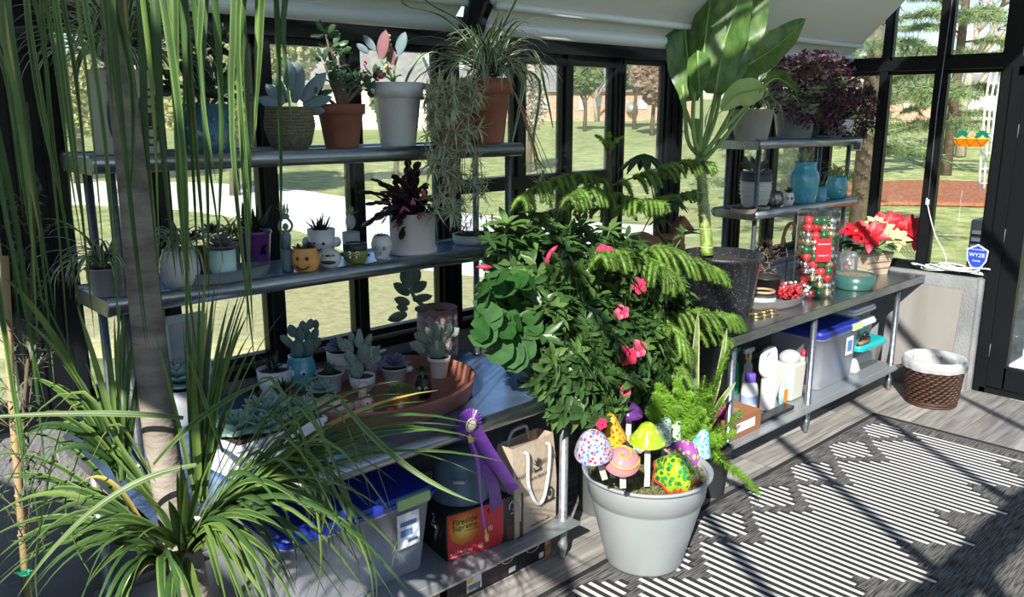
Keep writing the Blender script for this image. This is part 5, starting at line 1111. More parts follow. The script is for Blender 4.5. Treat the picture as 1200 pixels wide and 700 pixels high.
def bigleaf(base, pts, W, roll=0, lightside=False, wav=.04, mats=None):
    """dieffenbachia blade along pixel path pts (x, y, ddepth); petiole from base"""
    P3 = smoothpath([at(*q) for q in pts], 7); n = len(P3); mb = MB(); vs = []; cols = 9
    view = (P3[n//2]+t.location-CAM).normalized()
    for i, q in enumerate(P3):
        u = i/(n-1); d = (P3[min(i+1, n-1)]-P3[max(i-1, 0)]).normalized(); sd = d.cross(view).normalized(); nn = sd.cross(d).normalized()
        sd = Matrix.Rotation(roll, 3, d) @ sd; nn = Matrix.Rotation(roll, 3, d) @ nn
        w_ = W*(math.sin(math.pi*min(1, .04+u*.96)**.8)**.75 if u < 1 else 0)
        for k in range(cols):
            v = -1+2*k/(cols-1); vs.append(q+sd*v*w_/2+nn*(abs(v)*w_*.16+wav*W*math.sin(u*22+k)*abs(v)+.006*math.sin(i*3.14)*(abs(v) > .2)))
    fs = []; ms = []
    for i in range(n-1):
        for k in range(cols-1): fs.append((i*cols+k, i*cols+k+1, (i+1)*cols+k+1, (i+1)*cols+k)); ms.append(0)
    b0 = len(mb.v); mb.v.extend(tuple(v) for v in vs); mb.f.extend(fs); mb.mi.extend(ms); mb.sm.extend([True]*len(fs))
    tube(mb, [q-view*.006 for q in P3], [max(.002, .010*(1-i/n)) for i in range(n)], 6, 2)
    tube(mb, smoothpath([at(*base[0]), at(*base[1]), P3[0]], 6), [.016, .015, .014, .013, .012, .012, .011, .011, .010, .010, .009, .009, .008], 8, 2)
    mb.build('leaf', mats or [gdief, gdief2, mat('petiole', (.17, .29, .07), .4)], t)
bigleaf(((818, 180), (812, 140)), [(812, 118), (806, 70), (800, 10), (792, -60)], .24, .5)
bigleaf(((820, 180, -.05), (822, 140, -.05)), [(822, 100, -.05), (826, 50, -.1), (832, 0, -.1), (838, -60, -.1)], .22, -.35)
bigleaf(((821, 180), (832, 140)), [(838, 110, -.05), (846, 60, -.1), (862, 10, -.15), (880, -60, -.2)], .27, .2)
bigleaf(((823, 178), (838, 140)), [(846, 98), (862, 60), (880, 15, -.05), (898, -50, -.1)], .24, -.3)
bigleaf(((824, 178, .05), (838, 120, .05)), [(848, 92, .02), (880, 74, 0), (915, 50, -.05), (944, 22, -.05)], .23, .35)
bigleaf(((820, 178, -.1), (812, 150, -.1)), [(818, 60, -.15), (818, 80, -.18), (820, 110, -.2)], .14, .2)
bigleaf(((824, 182, -.1), (850, 150, -.15)), [(896, 102, -.2), (880, 106, -.22), (862, 112, -.22), (845, 130, -.2)], .16, .1, mats=[gdief2, gdief, MATS['petiole']])
bigleaf(((822, 176), (800, 120)), [(792, 90, .1), (796, 40, .1), (812, -20, .15)], .15, -.6)
bigleaf(((823, 190, -.05), (850, 160, -.1)), [(895, 100, -.05), (912, 92, -.02), (935, 108, 0)], .12, .9)
mb = MB(); tube(mb, smoothpath([at(820, 184), at(806, 165), at(802, 120), at(800, 100)], 5), .012, 8); tube(mb, smoothpath([at(822, 190, -.05), at(845, 152, -.1), at(860, 125, -.1)], 5), .011, 8); tube(mb, smoothpath([at(819, 182), at(815, 160), at(818, 140)], 5), .02, 8); mb.build('petiole', MATS['petiole'], t)
# top shelf right
ZRT, ZRM = 1.9005, 1.4405
t, r, h = P('potted_spider_plant', 'spider plant in a grey concrete pot at the left end of the right top shelf', 880, 163, 128, 50, 3.04, ZRT, 'taper', greyp)
spider(t, h, (.22, .40), 130, (.009, .014), jit=.04, el=(.3, 1.5), droop=(.9, 2.4))
mb = MB()
for pts in (((890, 120), (930, 96), (975, 92)), ((890, 122), (940, 105), (1000, 102)), ((895, 125), (925, 85), (965, 66)), ((885, 122), (850, 100), (830, 130), (826, 150)), ((880, 120), (860, 118), (835, 140)), ((900, 125), (950, 108), (985, 112)), ((895, 120), (935, 80), (955, 70))):
    P3 = smoothpath([vec_at(t, *q, 2.95) for q in pts], 5); ribbon(mb, P3, [.015*(1-(i/len(P3))**3)+.001 for i in range(len(P3))], Vector((.3, -.3, .9)), .3, (0, 1))
mb.build('long_leaf', [gspid, gspide], t)
t, r, h = P('potted_spider_plant', 'spider plant in a darker grey pot beside the purple oxalis', 930, 161, 122, 52, 3.10, ZRT, 'taper', mat('grey_pot_dark', (.2, .21, .23), .5))
spider(t, h, (.2, .32), 60, (.008, .012), jit=.04, el=(.3, 1.5), droop=(.9, 2.4))
t, r, h = P('potted_oxalis', 'dark purple leaved oxalis spilling from a small white striped pot by the end window', 983, 159, 140, 32, 3.02, ZRT, 'bowl', white)
mb = MB(); st = MB()
for i in range(900):
    x, y = (U(905, 1005), U(62, 150)) if i < 540 else (U(965, 1032), U(100, 165))
    if i < 540 and (x-955)**2/52**2+(y-105)**2/46**2 > 1: continue
    if i >= 540 and (y < 96+(x-965)*.15 or (x-995)**2/36**2+(y-128)**2/36**2 > 1): continue
    q = vec_at(t, x, y, 3.02+U(-.16, .12)); nrm = (rdir()+UPV*.5-FH*.6).normalized(); m_ = basis(nrm, U(0, 6))
    for k in range(3):
        a = 2.09*k; dv = m_ @ Vector((math.cos(a), math.sin(a), .1)); sv = m_ @ Vector((-math.sin(a), math.cos(a), 0)); L = U(.03, .045); mb.add([q, q+dv*L*.9+sv*L*.55-nrm*.006, q+dv*L*.8, q+dv*L*.9-sv*L*.55-nrm*.006], [(0, 1, 2), (0, 2, 3)], 0, False)
    if i % 3 == 0: tube(st, bez((U(-.02, .02), 0, h), (q*.5+Vector((0, 0, h+.05))), q, 4), .0013, 3)
mb.build('foliage', gpurp, t); st.build('stem', stemg, t)
mb = MB()
for _ in range(14): q = vec_at(t, U(975, 1015), U(128, 165), 2.93); ell(mb, q, (.008, .008, .008), seg=6, rings=4)
mb.build('buds', gcream, t)
t, r, h = P('small_pot', 'small dark teal pot between the grey pot and the oxalis', 954, 155, 140, 13, 3.12, ZRT, 'taper', mat('dark_teal', (.03, .12, .12), .4), cat='pot')
# tiny camera on the shelf end
q = PY(1003, 171, 2.915); t = thing('security_camera', 'small white cube camera clipped under the right end of the top shelf', 'camera', q); s = sc_at(1003, 171, 2.9)
mb = MB(); box(mb, (0, 0, 0), (11*s, .04, 11*s), bev=.006); mb.build('housing', greyl, t); t.rotation_euler = (0, 0, AZ-math.pi/2); mb = MB(); box(mb, (0, -.022, 0), (8*s, .006, 8*s), bev=.003); mb.build('front', blackp, t)
# middle shelf right
t, r, h = P('potted_jade', 'jade cutting in a grey ribbed pot on the right middle shelf', 884, 244, 202, 36, 3.08, ZRM, 'belly', greyl)
mb = MB(); ribs(mb, r, h*.8, lambda q: .62+.4*math.sin(min(1, q*1.6)*1.57), 7, .003); mb.build('ribs', white, t); mb = MB(); lathe(mb, [(r*.99, h*.72), (r*1.02, h*.74), (r*.98, h*1.01), (r*.9, h*1.01)], 28, cap=False); mb.build('rim_band', charcoal, t)
mb = MB()
for (x, y, a, L) in ((880, 200, 2.1, .12), (878, 198, 2.6, .09), (886, 198, 1.5, .13), (888, 200, .9, .1), (892, 205, .4, .09), (894, 208, .1, .08), (884, 200, 1.8, .1)): pad(mb, vec_at(t, x, y), RT*math.cos(a)+UPV*math.sin(a)+FH*U(-.4, .4), L, .045, .007, U(-.4, .4), face=FH)
mb.build('foliage', gdark, t)
t, r, h = P('succulent_dish', 'shallow clay dish of tiny succulents at the left end of the right middle shelf', 871, 250, 244, 30, 2.97, ZRM, 'dish', mat('stone_clay', (.3, .24, .21), .8)); mb = MB(); [rosette(mb, (U(-.6, .6)*r, U(-.6, .6)*r, h), .022, 2, per=6) for _ in range(7)]; mb.build('foliage', gdark, t)
t, r, h = P('succulent_dish', 'small clay dish right of the shelf post holding dark rosettes', 893, 248, 242, 18, 2.97, ZRM, 'dish', MATS['stone_clay']); mb = MB(); [rosette(mb, (U(-.4, .4)*r, U(-.4, .4)*r, h), .02, 2, per=6) for _ in range(4)]; mb.build('foliage', gdark, t)
loc, r, h = sizes(907, 244, 222, 22, 3.0, ZRM); t = thing('glass_terrarium', 'round glass terrarium with succulents and pink pebbles beside the panda pot', 'terrarium', loc)
mb = MB(); lathe(mb, [(r*.5, 0), (r*.9, r*.4), (r, r*.95), (r*.85, r*1.5), (r*.6, r*1.75), (r*.58, r*1.74), (r*.83, r*1.48), (r*.97, r*.95), (r*.87, r*.42), (r*.4, .004), (.001, .004)], 24, cap=False); mb.build('glass_bowl', glassjar, t)
mb = MB(); [ell(mb, (U(-.5, .5)*r, U(-.5, .5)*r, r*U(.3, .7)), (.012, .012, .01), seg=6, rings=4, mi=rnd.choice((0, 1))) for _ in range(26)]; mb.build('pebbles', [mat('pebble_pink', (.5, .3, .28), .5), mat('pebble_dark', (.1, .08, .08), .5)], t); mb = MB(); [rosette(mb, (U(-.5, .5)*r, U(-.5, .5)*r, r*1.35), .035, 3, per=7) for _ in range(4)]; mb.build('foliage', gjade, t)
t, r, h = P('ornament_planter', 'little black and white animal pot with a dark plant left of the blue jar', 923, 241, 226, 14, 2.98, ZRM, 'round', white, cat='ornament planter'); face(t, r, h*.6, (.4, .25), blackp, yellow); mb = MB(); [pad(mb, (0, 0, h), (rdir(.1)), .045, .022, .005) for _ in range(12)]; mb.build('foliage', gdark, t)
loc, r, h = sizes(940, 239, 190, 34, 3.02, ZRM); t = thing('blue_glass_jar', 'large frosted blue glass jar with an airplant on the right middle shelf', 'jar', loc)
blueglass = mat('blue_glass', (.10, .42, .58), .12, 0, transl=.35, coat=.6)
mb = MB(); lathe(mb, [(.001, 0), (r*.8, 0), (r*.9, h*.04), (r*.97, h*.35), (r, h*.62), (r*.93, h*.74), (r*.74, h*.82), (r*.74, h*.97), (r*.78, h), (r*.7, h), (r*.68, h*.82), (r*.85, h*.72), (r*.9, h*.4), (r*.8, h*.06), (.001, h*.05)], 32, cap=False); mb.build('jar', blueglass, t)
mb = MB(); clump(mb, (0, 0, h*.95), 34, (.08, .17), (.006, .009), (.2, 1.5), (-.3, 1.4), jit=.02, mi=(0, 0))
mb.build('airplant', gair, t)
t, r, h = P('blue_cup', 'small blue glass cup with a dark little plant beside the large blue jar', 960, 236, 219, 15, 2.98, ZRM, 'cyl', blueglass, cat='cup', nm='cup'); mb = MB(); [pad(mb, (0, 0, h), rdir(.2), .05, .02, .005) for _ in range(9)]; mb.build('foliage', gjade, t)
t, r, h = P('blue_cup', 'blue patterned cup planter with a pale spider plant at the right end of the shelf', 979, 233, 207, 26, 3.0, ZRM, 'round', blueglass, cat='cup', nm='cup'); mb = MB(); [ell(mb, tuple((-FH*math.cos(a)+RT*math.sin(a))*r+UPV*h*z), (.007, .007, .007)) for a, z in ((-.5, .75), (.3, .7), (-.1, .35), (.6, .35))]; mb.build('yellow_dots', yellow, t); spider(t, h, (.12, .22), 30, (.006, .009), el=(.3, 1.3), droop=(1.2, 2.8), mats=[gcream, gspid])
# bench surface, right
def B(name, label, xc, yb, ytop, w, kind, m, cat='pot', dy=0, **k):
    p = PZ(xc, yb, ZB); s = depth(p)/FPX; r = w/2*s; c = p+FH*r*potprof(kind, 1, 1)[0][0]*.9
    if c.y+dy > 3.3: c = PY(xc, yb-3, 3.3)
    h = max(.015, PY(xc, ytop, c.y).z-ZB); t = thing(name, label, cat, (c.x, c.y, ZB+.001)); pot(t, kind, r, h, m, **k); return t, r, h
p = PZ(930, 361, ZB); s = depth(p)/FPX; tl = thing('oval_tray', 'wide shallow grey plastic saucer holding the black pot and berry stems', 'tray', (p.x+.02, p.y+.17, ZB)); RR = 54*s
mb = MB(); lathe(mb, [(.001, 0), (RR*.88, 0), (RR*.95, .02), (RR, .055), (RR*1.02, .06), (RR*.99, .06), (RR*.93, .022), (RR*.86, .01), (.001, .01)], 48, cap=False, sy=.6); mb.build('saucer', mat('taupe_plastic', (.17, .155, .155), .5), tl); tl.rotation_euler = (0, 0, 0)
zt = ZB+.012
def T(x, dx, dy): return Vector((tl.location.x+dx, tl.location.y+dy, zt))
t = thing('candle_jar', 'low blue white lidded jar with a brown wooden ring in the grey saucer', 'jar', T(0, -.17, -.03)); mb = MB(); lathe(mb, potprof('cyl', .085, .075), 28, cap=False); mb.build('jar', mat('bluewhite_jar', (.35, .42, .5), .4), t); mb = MB(); lathe(mb, [(.001, .09), (.05, .088), (.085, .078), (.087, .07)], 28, cap=False); mb.build('lid', charcoal, t); mb = MB(); tube(mb, [(.07*math.cos(a), .07*math.sin(a), .1) for a in [k*.314 for k in range(20)]], .009, 6, closed=True); mb.build('wooden_ring', mat('pale_wood', (.4, .27, .17), .6), t)
t = thing('black_pot', 'plain black plastic pot in the grey saucer', 'pot', T(0, .03, .07)); pot(t, 'taper', .105, .155, blackp)
t = thing('berry_stems', 'bundle of red and silver artificial berries lying in the saucer', 'decoration', T(0, .17, -.055)+Vector((0, 0, .01)))
mb = MB(); st = MB()
for i in range(150):
    q = Vector((U(-.12, .15), U(-.07, .07), 0)); q.z = .012+U(0, .11)*(1-abs(q.x)/.2); k = 0 if q.x+U(-.04, .04) < .02 else 1; ell(mb, q, (.010, .010, .010), seg=7, rings=5, mi=k); 
    if i % 3 == 0: tube(st, bez((0, 0, .01), q*.5+Vector((0, 0, .04)), q, 3), .0015, 4)
mb.build('berries', [redm, mat('berry_silver', (.7, .72, .76), .3, .4)], t); st.build('wire_stems', charcoal, t)
for (x, y, z) in ((-.33, -.13, 0),):
    for k in range(3):
        q = PZ(886+k*9, 371-k*2, ZB); t = thing('brass_ring', ('small gold ring shaped napkin holder nearest the speckled planter', 'gold ring shaped napkin holder in the middle of three on the bench', 'gold ring shaped napkin holder farthest from the speckled planter')[k], 'ring', (q.x, q.y, ZB+.007), 0, 'gold rings on the right bench'); mb = MB(); tube(mb, [(.042*math.cos(a), .042*math.sin(a), 0) for a in [i*.262 for i in range(24)]], .0065, 8, closed=True); mb.build('band', gold, t)
# dried wreath and little black easel behind
q = PY(893, 335, 3.12); t = thing('dried_wreath', 'brown dried twig and moss ball behind the speckled planter', 'decoration', (q.x, 3.12, ZB)); mb = MB()
for _ in range(260):
    d = rdir(); c = Vector((0, 0, .17))+Vector((d.x*.09, d.y*.07, d.z*.16)); e = (rdir()+d*.3).normalized()*.05; tube(mb, [c, c+e*.5+rdir()*.01, c+e], .0022, 3)
mb.build('twigs', mat('dried_brown', (.20, .13, .08), .9, col2=(.32, .25, .18), scale=30), t)
q = PY(922, 330, 3.2); t = thing('wire_chair_planter', 'black wire stand with a round brown wood arch behind the saucer', 'plant stand', (q.x, 3.2, ZB)); mb = MB()
for sx in (-1, 1): tube(mb, smoothpath([(sx*.12, -.05, 0), (sx*.08, -.03, .16), (sx*.06, .02, .32)], 4), .006, 6)
tube(mb, [(-.08, -.03, .17), (.08, -.03, .17)], .005, 6); tube(mb, [(-.12, 0, .18), (.12, 0, .18)], .005, 6); mb.build('frame', blackp, t)
mb = MB(); tube(mb, [(.11*math.cos(a), 0, .23+.17*math.sin(a)) for a in [k*math.pi/14 for k in range(15)]], .014, 8); mb.build('arch', wood, t)
# ornament tub
p = PZ(955, 352, ZB); D_ = depth(p); s = D_/FPX; W_ = 44*s; c = p+FH*W_*.35; Hh = PY(958, 246, c.y).z-ZB
t = thing('ornament_box', 'clear plastic drum full of red green gold and silver baubles', 'box', (c.x+.03, c.y, ZB+.001), AZ-math.pi/2+.1)
mb = MB(); box(mb, (0, 0, Hh/2), (W_, W_*.62, Hh), bev=.03); mb.build('drum', glassjar, t)
cols = [redm, mat('bauble_green', (.01, .16, .06), .15, .6), mat('bauble_gold', (.72, .6, .36), .2, .9), silver, mat('bauble_red_shiny', (.6, .02, .02), .12, .6)]
mb_ = 0; zz = .03; k = 0
while zz < Hh*.93:
    for ix in range(4):
        for iy in range(2):
            rb = .030; x = (-.5+(ix+.5)/4)*W_*.86+U(-.004, .004); y = (-.5+(iy+.5)/2)*W_*.45; z = zz+U(0, .01); m_ = [3, 0, 1, 2][(ix+int(zz/.052)) % 4] if rnd.random() < .6 else rnd.choice((0, 1, 2, 3, 4, 0))
            wpos = Matrix.Rotation(AZ-math.pi/2+.1, 3, 'Z') @ Vector((x, y, z))+t.location; cn = ('red', 'green', 'gold', 'silver', 'glossy red')[m_]; mb = MB(); ell(mb, (0, 0, 0), (rb, rb, rb), seg=14, rings=8); tag(mb.build('bauble', cols[m_], loc=wpos), cn+' bauble packed inside the tall clear plastic drum', 'bauble', cn+' baubles in the clear drum')
    zz += .049
mb = MB(); box(mb, (.01, -W_*.325, Hh*.56), (W_*.42, .004, Hh*.26)); o = mb.build('card', redm, t)
text('lettering', 'decorations', .018, (.01, -W_*.325-.003, Hh*.63), RX, whitem, t); text('lettering', 'shatterproof', .014, (.01, -W_*.325-.003, Hh*.50), RX, whitem, t)
q = PY(993, 320, 2.75); t = thing('clear_dome', 'second clear plastic container with a few baubles beside the drum', 'box', (q.x, 2.75, ZB)); mb = MB(); lathe(mb, [(.06, 0), (.065, .01), (.065, .2), (.05, .23), (.001, .24)], 24, cap=False); mb.build('drum', clear, t)
for _ in range(7):
    k = rnd.choice((0, 2, 3)); mb = MB(); ell(mb, (0, 0, 0), (.022,)*3, seg=10, rings=6); tag(mb.build('bauble', cols[k], loc=t.location+Vector((U(-.03, .03), U(-.03, .03), .024+.029*_))), ('red', '', 'gold', 'silver')[k]+' bauble inside the small clear container beside the drum', 'bauble', ('red', '', 'gold', 'silver')[k]+' baubles in the small clear container')
B('green_bowl', 'low dark green bowl of brown pebbles in front of the poinsettia', 1008, 341, 319, 46, 'dish', mat('deep_green', (.03, .10, .09), .3, coat=.4), cat='bowl', nm='bowl', soilm=mat('brown_pebbles', (.25, .17, .13), .8, var=.5, scale=90, bump=1))
# poinsettia
p = PZ(1036, 323, ZB); s = depth(p)/FPX; t = thing('potted_poinsettia', 'red and cream poinsettia in a slatted wooden planter box', 'potted plant', (p.x, p.y+.12, ZB), -.25); W_ = 46*s; Hh = 26*s
mb = MB(); vs = []
for (z, q) in ((0, .78), (Hh, 1.0)): vs += [(-W_/2*q, -W_*.32*q, z), (W_/2*q, -W_*.32*q, z), (W_/2*q, W_*.32*q, z), (-W_/2*q, W_*.32*q, z)]
mb.add(vs, [(3, 2, 1, 0), (4, 5, 6, 7), (0, 1, 5, 4), (1, 2, 6, 5), (2, 3, 7, 6), (3, 0, 4, 7)], 0, False); mb.build('planter_box', mat('pale_timber', (.42, .33, .24), .7, var=.2, scale=10, stretch=(1, 1, 8)), t)
mb = MB(); [box(mb, (0, -W_*.33*(.8+.2*z), Hh*z), (W_*(.8+.2*z)*.98, .006, .004)) for z in (.3, .6, .95)]; mb.build('slat_lines', mat('timber_dark', (.16, .1, .07), .8), t)
def starflower(c, m, L, n=11, W=.5):
    mb = MB(); ax = (-FH+UPV*.9+rdir()*.3).normalized(); m_ = basis(ax)
    for k in range(n): a = k*2.4; e = .15+.5*(k/n); d = m_ @ Vector((math.cos(a)*math.cos(e), math.sin(a)*math.cos(e), math.sin(e))); leaf(mb, c, d, ax, L*(1-.4*k/n), L*W*(1-.35*k/n), 0, bend=.2, n=5)
    o = mb.build('bract_cluster', m, t); mb = MB(); [ell(mb, c+rdir()*.008+ax*.01, (.004,)*3, seg=6, rings=4) for _ in range(9)]; mb.build('flower_centre', mat('centre_yellow', (.5, .45, .05), .5), o)
iv = t.matrix_basis.inverted() if False else Matrix.Rotation(.25, 3, 'Z')
def pv(x, y, Y): return iv @ (PY(x, y, Y)-t.location)
Yc = t.location.y
for (x, y, dY, m, L) in ((1020, 276, -.08, gred, .16), (1062, 268, -.02, gred, .18), (1003, 272, 0, gred, .13), (1040, 264, .06, gred, .17), (1074, 280, -.05, gred, .13), (1050, 281, -.14, gcream, .14), (1034, 272, -.10, gcream, .12), (1026, 262, 0, gcream, .10)): starflower(pv(x, y, Yc+dY), m, L)
mb = MB()
for _ in range(60): d = rdir(-.3); leaf(mb, Vector((0, 0, Hh+.07))+Vector((d.x*.15, d.y*.1, d.z*.07)), d, UPV, .11, .06, 0, n=4)
mb.build('foliage', lm('leaf_poinsettia', (.04, .10, .035)), t)
mb = MB(); [tube(mb, bez((U(-.03, .03), 0, Hh*.8), (U(-.05, .05), 0, Hh+.05), pv(x, y, Yc), 4), .004, 5) for (x, y) in ((1020, 276), (1062, 268), (1040, 264), (1050, 281))]; mb.build('stem', stemg, t)
# cable coil, cord, sign, sun catcher on the end window
ZK = .872
q = PX(1106, 314, 6.79); t = thing('cable_coil', 'loose coil of white cable lying on the grey knee wall', 'cable', (6.79, q.y, ZK+.02)); 
mb = MB()
for k in range(7):
    cx, cy = U(-.02, .02), U(-.15, .15); ax_, ay = U(.035, .06), U(.12, .26); tube(mb, [(cx+ax_*math.cos(a), cy+ay*math.sin(a), (.004+.007*k+.010*math.sin(a*2+k))) for a in [i*.2618 for i in range(24)]], .0058, 6, closed=True)
mb.build('loops', whitem, t)
mb = MB(); tube(mb, smoothpath([PX(1109, 307, 6.76)-t.location, PX(1107, 297, 6.76)-t.location, PX(1097, 278, 6.78)-t.location, PX(1091, 258, 6.78)-t.location, PX(1087, 240, 6.79)-t.location, PX(1086, 232, 6.79)-t.location], 5), .004, 6); mb.build('rising_cord', whitem, t); mb = MB(); box(mb, tuple(PX(1087, 237, 6.79)-t.location), (.02, .02, .04)); mb.build('plug', whitem, t)
mb = MB(); tube(mb, [PX(1087, 240, 6.785)-t.location, PX(1098, 130, 6.785)-t.location, PX(1116, 0, 6.785)-t.location], .003, 5); mb.build('cord_up_the_post', galv, t)
t = thing('shield_sign', 'blue shield shaped sign with white lettering against the end window', 'sign', PX(1145, 301, 6.785), -math.pi/2)
s = depth(t.location)/FPX; sh = [(-.95, .55), (0, 1.0), (.95, .55), (.85, -.3), (.5, -.8), (0, -1.08), (-.5, -.8), (-.85, -.3)]; sg = []
for (k_, y_, nm_, m_) in ((1.0, 0, 'border', whitem), (.88, -.002, 'face', mat('sign_blue', (.02, .06, .6), .4))):
    mb = MB(); vs = [(x*12.5*s*k_, y_, z*15*s*k_) for (x, z) in sh]+[(x*12.5*s*k_, y_-.002, z*15*s*k_) for (x, z) in sh]; n = 8
    mb.add(vs, [tuple(range(n)), tuple(range(2*n-1, n-1, -1))]+[(i, n+i, n+(i+1) % n, (i+1) % n) for i in range(n)], 0, False); mb.build(nm_, m_, t)
text('lettering', 'WYZE', .040, (0, -.0055, .012), RX, whitem, t); text('lettering', 'monitored by', .016, (0, -.0055, .055), RX, whitem, t); text('lettering', 'home', .024, (0, -.0055, -.03), RX, whitem, t)
t = thing('sun_catcher', 'orange pot shaped suncatcher with green succulents hanging on the end window', 'suncatcher', PX(1138, 165, 6.80), -math.pi/2); s = depth(t.location)/FPX
def plate(nm_, pts, m_, y_=0, par=None, th=.006):
    mb = MB(); n = len(pts); vs = [(x*s, y_, z*s) for (x, z) in pts]+[(x*s, y_-th, z*s) for (x, z) in pts]; mb.add(vs, [tuple(range(n)), tuple(range(2*n-1, n-1, -1))]+[(i, n+i, n+(i+1) % n, (i+1) % n) for i in range(n)], 0, False); return mb.build(nm_, m_, par or t)
plate('pot_panel', [(-19, 2), (19, 2), (18, -2), (13, -7), (-13, -7), (-18, -2)], mat('stained_orange', (.75, .22, .01), .3, transl=.4)); plate('rim_panel', [(-19, 4), (19, 4), (19, 2), (-19, 2)], mat('stained_yellow', (.7, .6, .05), .3, transl=.4), -.001)
for (cx, m_, rr_) in ((-10, mat('stained_green', (.01, .2, .13), .3, transl=.3), 8), (12, MATS['stained_green'], 8), (1, mat('stained_peach', (.6, .45, .32), .4, transl=.3), 6)):
    for k in range(7): a = math.pi*k/6; plate('petal', [(cx+math.cos(a)*rr_*.2, 5), (cx+math.cos(a+.3)*rr_*.75, 5+math.sin(a+.3)*rr_*.75), (cx+math.cos(a)*rr_, 5+math.sin(a)*rr_), (cx+math.cos(a-.3)*rr_*.75, 5+math.sin(a-.3)*rr_*.75)], m_, -.002-.001*k)
mb = MB(); tube(mb, [(-18*s, -.007, 2*s), (-12*s, -.007, -6*s), (-6*s, -.007, 1.5*s), (0, -.007, -6.5*s), (6*s, -.007, 1.5*s), (12*s, -.007, -6*s), (18*s, -.007, 2*s)], .0025, 5); mb.build('lead_lines', blackp, t)
mb = MB(); [plate('spike_leaf', [(q-1, 5), (q*1.8-1, 18-abs(q)), (q+1.2, 5)], lm('pale_spike', (.3, .4, .15)), -.001) for q in (-5, -2, 1, 4)]
mb = MB(); tube(mb, [(0, 0, 12*s), (0, 0, 60*s)], .001, 4); mb.build('hanging_thread', galv, t)
# waste basket
p = PZ(1098, 481, 0); t = thing('wicker_basket', 'brown woven wicker waste basket with a clear liner by the knee wall', 'basket', (p.x+.14, p.y+.1, 0)); D_ = depth(t.location); r1 = 30.5*D_/FPX; r0 = 26*D_/FPX; Hh = PY(1098, 424, t.location.y).z
wick = mat('wicker', (.05, .022, .013), .6, var=.4, scale=40); mb = MB(); mb2 = MB(); rows = 15
lathe(mb, [(.001, .004), (r0*.98, .004), (r1*.985, Hh*.98)], 32, cap=False); 
for j in range(rows):
    z = Hh*(j+.5)/rows; rr_ = r0+(r1-r0)*(j+.5)/rows; n = 22
    if j < 2: tube(mb, [(rr_*math.cos(a), rr_*math.sin(a), z) for a in [k*.19635 for k in range(32)]], .012, 6, closed=True); continue
    for k in range(n):
        a0 = 2*math.pi*(k+.5*(j % 2))/n; da = 2*math.pi/n*.62
        tube(mb, [((rr_+o)*math.cos(a0+q*da), (rr_+o)*math.sin(a0+q*da), z+q*.010) for (q, o) in ((-.8, -.008), (-.3, .006), (.3, .006), (.8, -.008))], [.006, .010, .010, .006], 6)
mb.build('woven_body', wick, t)
mb = MB(); lathe(mb, [(r1*.84, Hh*.75), (r1*.93, Hh*1.0), (r1*1.02, Hh*1.14), (r1*1.08, Hh*1.16), (r1*1.12, Hh*1.02), (r1*1.10, Hh*.90)], 60, cap=False, wob=lambda a, z: 1+.022*math.sin(a*17+z*60)+.02*math.sin(a*7+z*20)); mb.build('bag_liner', liner, t)
# wood panel leaning on the wall
t = thing('wood_panel', 'grey wood look panel leaning on the knee wall behind the bench leg', 'panel', (6.56, 2.42, 0)); mb = MB(); lean = .13; Hp = .78
vs = [(0, -.24, 0), (0, .2, 0), (lean, .2, Hp), (lean, -.24, Hp)]; vs += [(x+.018, y, z) for (x, y, z) in vs]; mb.add(vs, [(0, 1, 2, 3), (7, 6, 5, 4), (0, 4, 5, 1), (1, 5, 6, 2), (2, 6, 7, 3), (3, 7, 4, 0)], 0, False); mb.build('board', mat('grey_board', (.215, .20, .19), .6, var=.12, scale=5, stretch=(1, 1, .15)), t)
# ================================================================ under the right bench
t = tote_bin('clear storage tub with a dark blue lid and yellow latches under the right bench', 5.56, 2.76, 0, .60, .42, .42, lidm=blue, latch=(latchy, 0, 1, .34), contents=[(-.2, 0, 0, .4, .6, .7, mat('cloth_white', (.5, .5, .52), .9)), (.2, 0, 0, .4, .6, .6, mat('cloth_bluebright', (.1, .18, .5), .9))], name='storage_tub')
mb = MB(); box(mb, (.12, -.208, .26), (.10, .004, .13)); mb.build('sticker', paper, t); mb = MB(); box(mb, (.12, -.2105, .26), (.07, .001, .08)); mb.build('sticker_print', MATS['print_blue'], t)
t = tote_bin('dark storage tub with a black lid behind the cleaning bottles', 4.86, 3.12, 0, .46, .34, .40, lidm=blackp, body=mat('dark_tub', (.05, .055, .06), .4))
t = tote_bin('clear storage box with a turquoise lid at the right end of the undershelf', 6.13, 2.765, 0, .44, .40, .20, lidm=mat('turq_lid', (.01, .38, .42), .4), body=clear, contents=[(0, 0, 0, .7, .6, .4, MATS['cloth_grey'])])
whl = mat('white_lid', (.62, .65, .68), .35)
tote_bin('clear storage box with a white lid, middle of the stack on the turquoise lid', 6.15, 2.80, 0, .38, .30, .145, zb=ZL+.203, lidm=whl, body=clear, contents=[(.2, 0, 0, .3, .6, .7, mat('peach', (.5, .25, .18), .8)), (-.2, 0, 0, .4, .6, .7, mat('cloth_white', (.5, .5, .5)))])
tote_bin('flat clear storage box with a pale lid, topmost of the stack', 6.14, 2.82, 0, .40, .32, .10, zb=ZL+.35, lidm=whl, body=clear, contents=[(0, 0, 0, .6, .6, .6, mat('cloth_blue', (.2, .25, .4)))])
t = thing('black_clamp', 'small black plastic gadget lying on the turquoise lid', 'clamp', (6.06, 2.61, ZL+.208)); mb = MB(); box(mb, (0, 0, .02), (.09, .05, .035), bev=.01); tube(mb, [(-.03, 0, .04), (0, 0, .07), (.04, 0, .05)], .012, 8); tube(mb, [(-.05, -.01, .02), (-.09, -.02, .02)], .014, 8); mb.build('gadget_body', blackp, t)
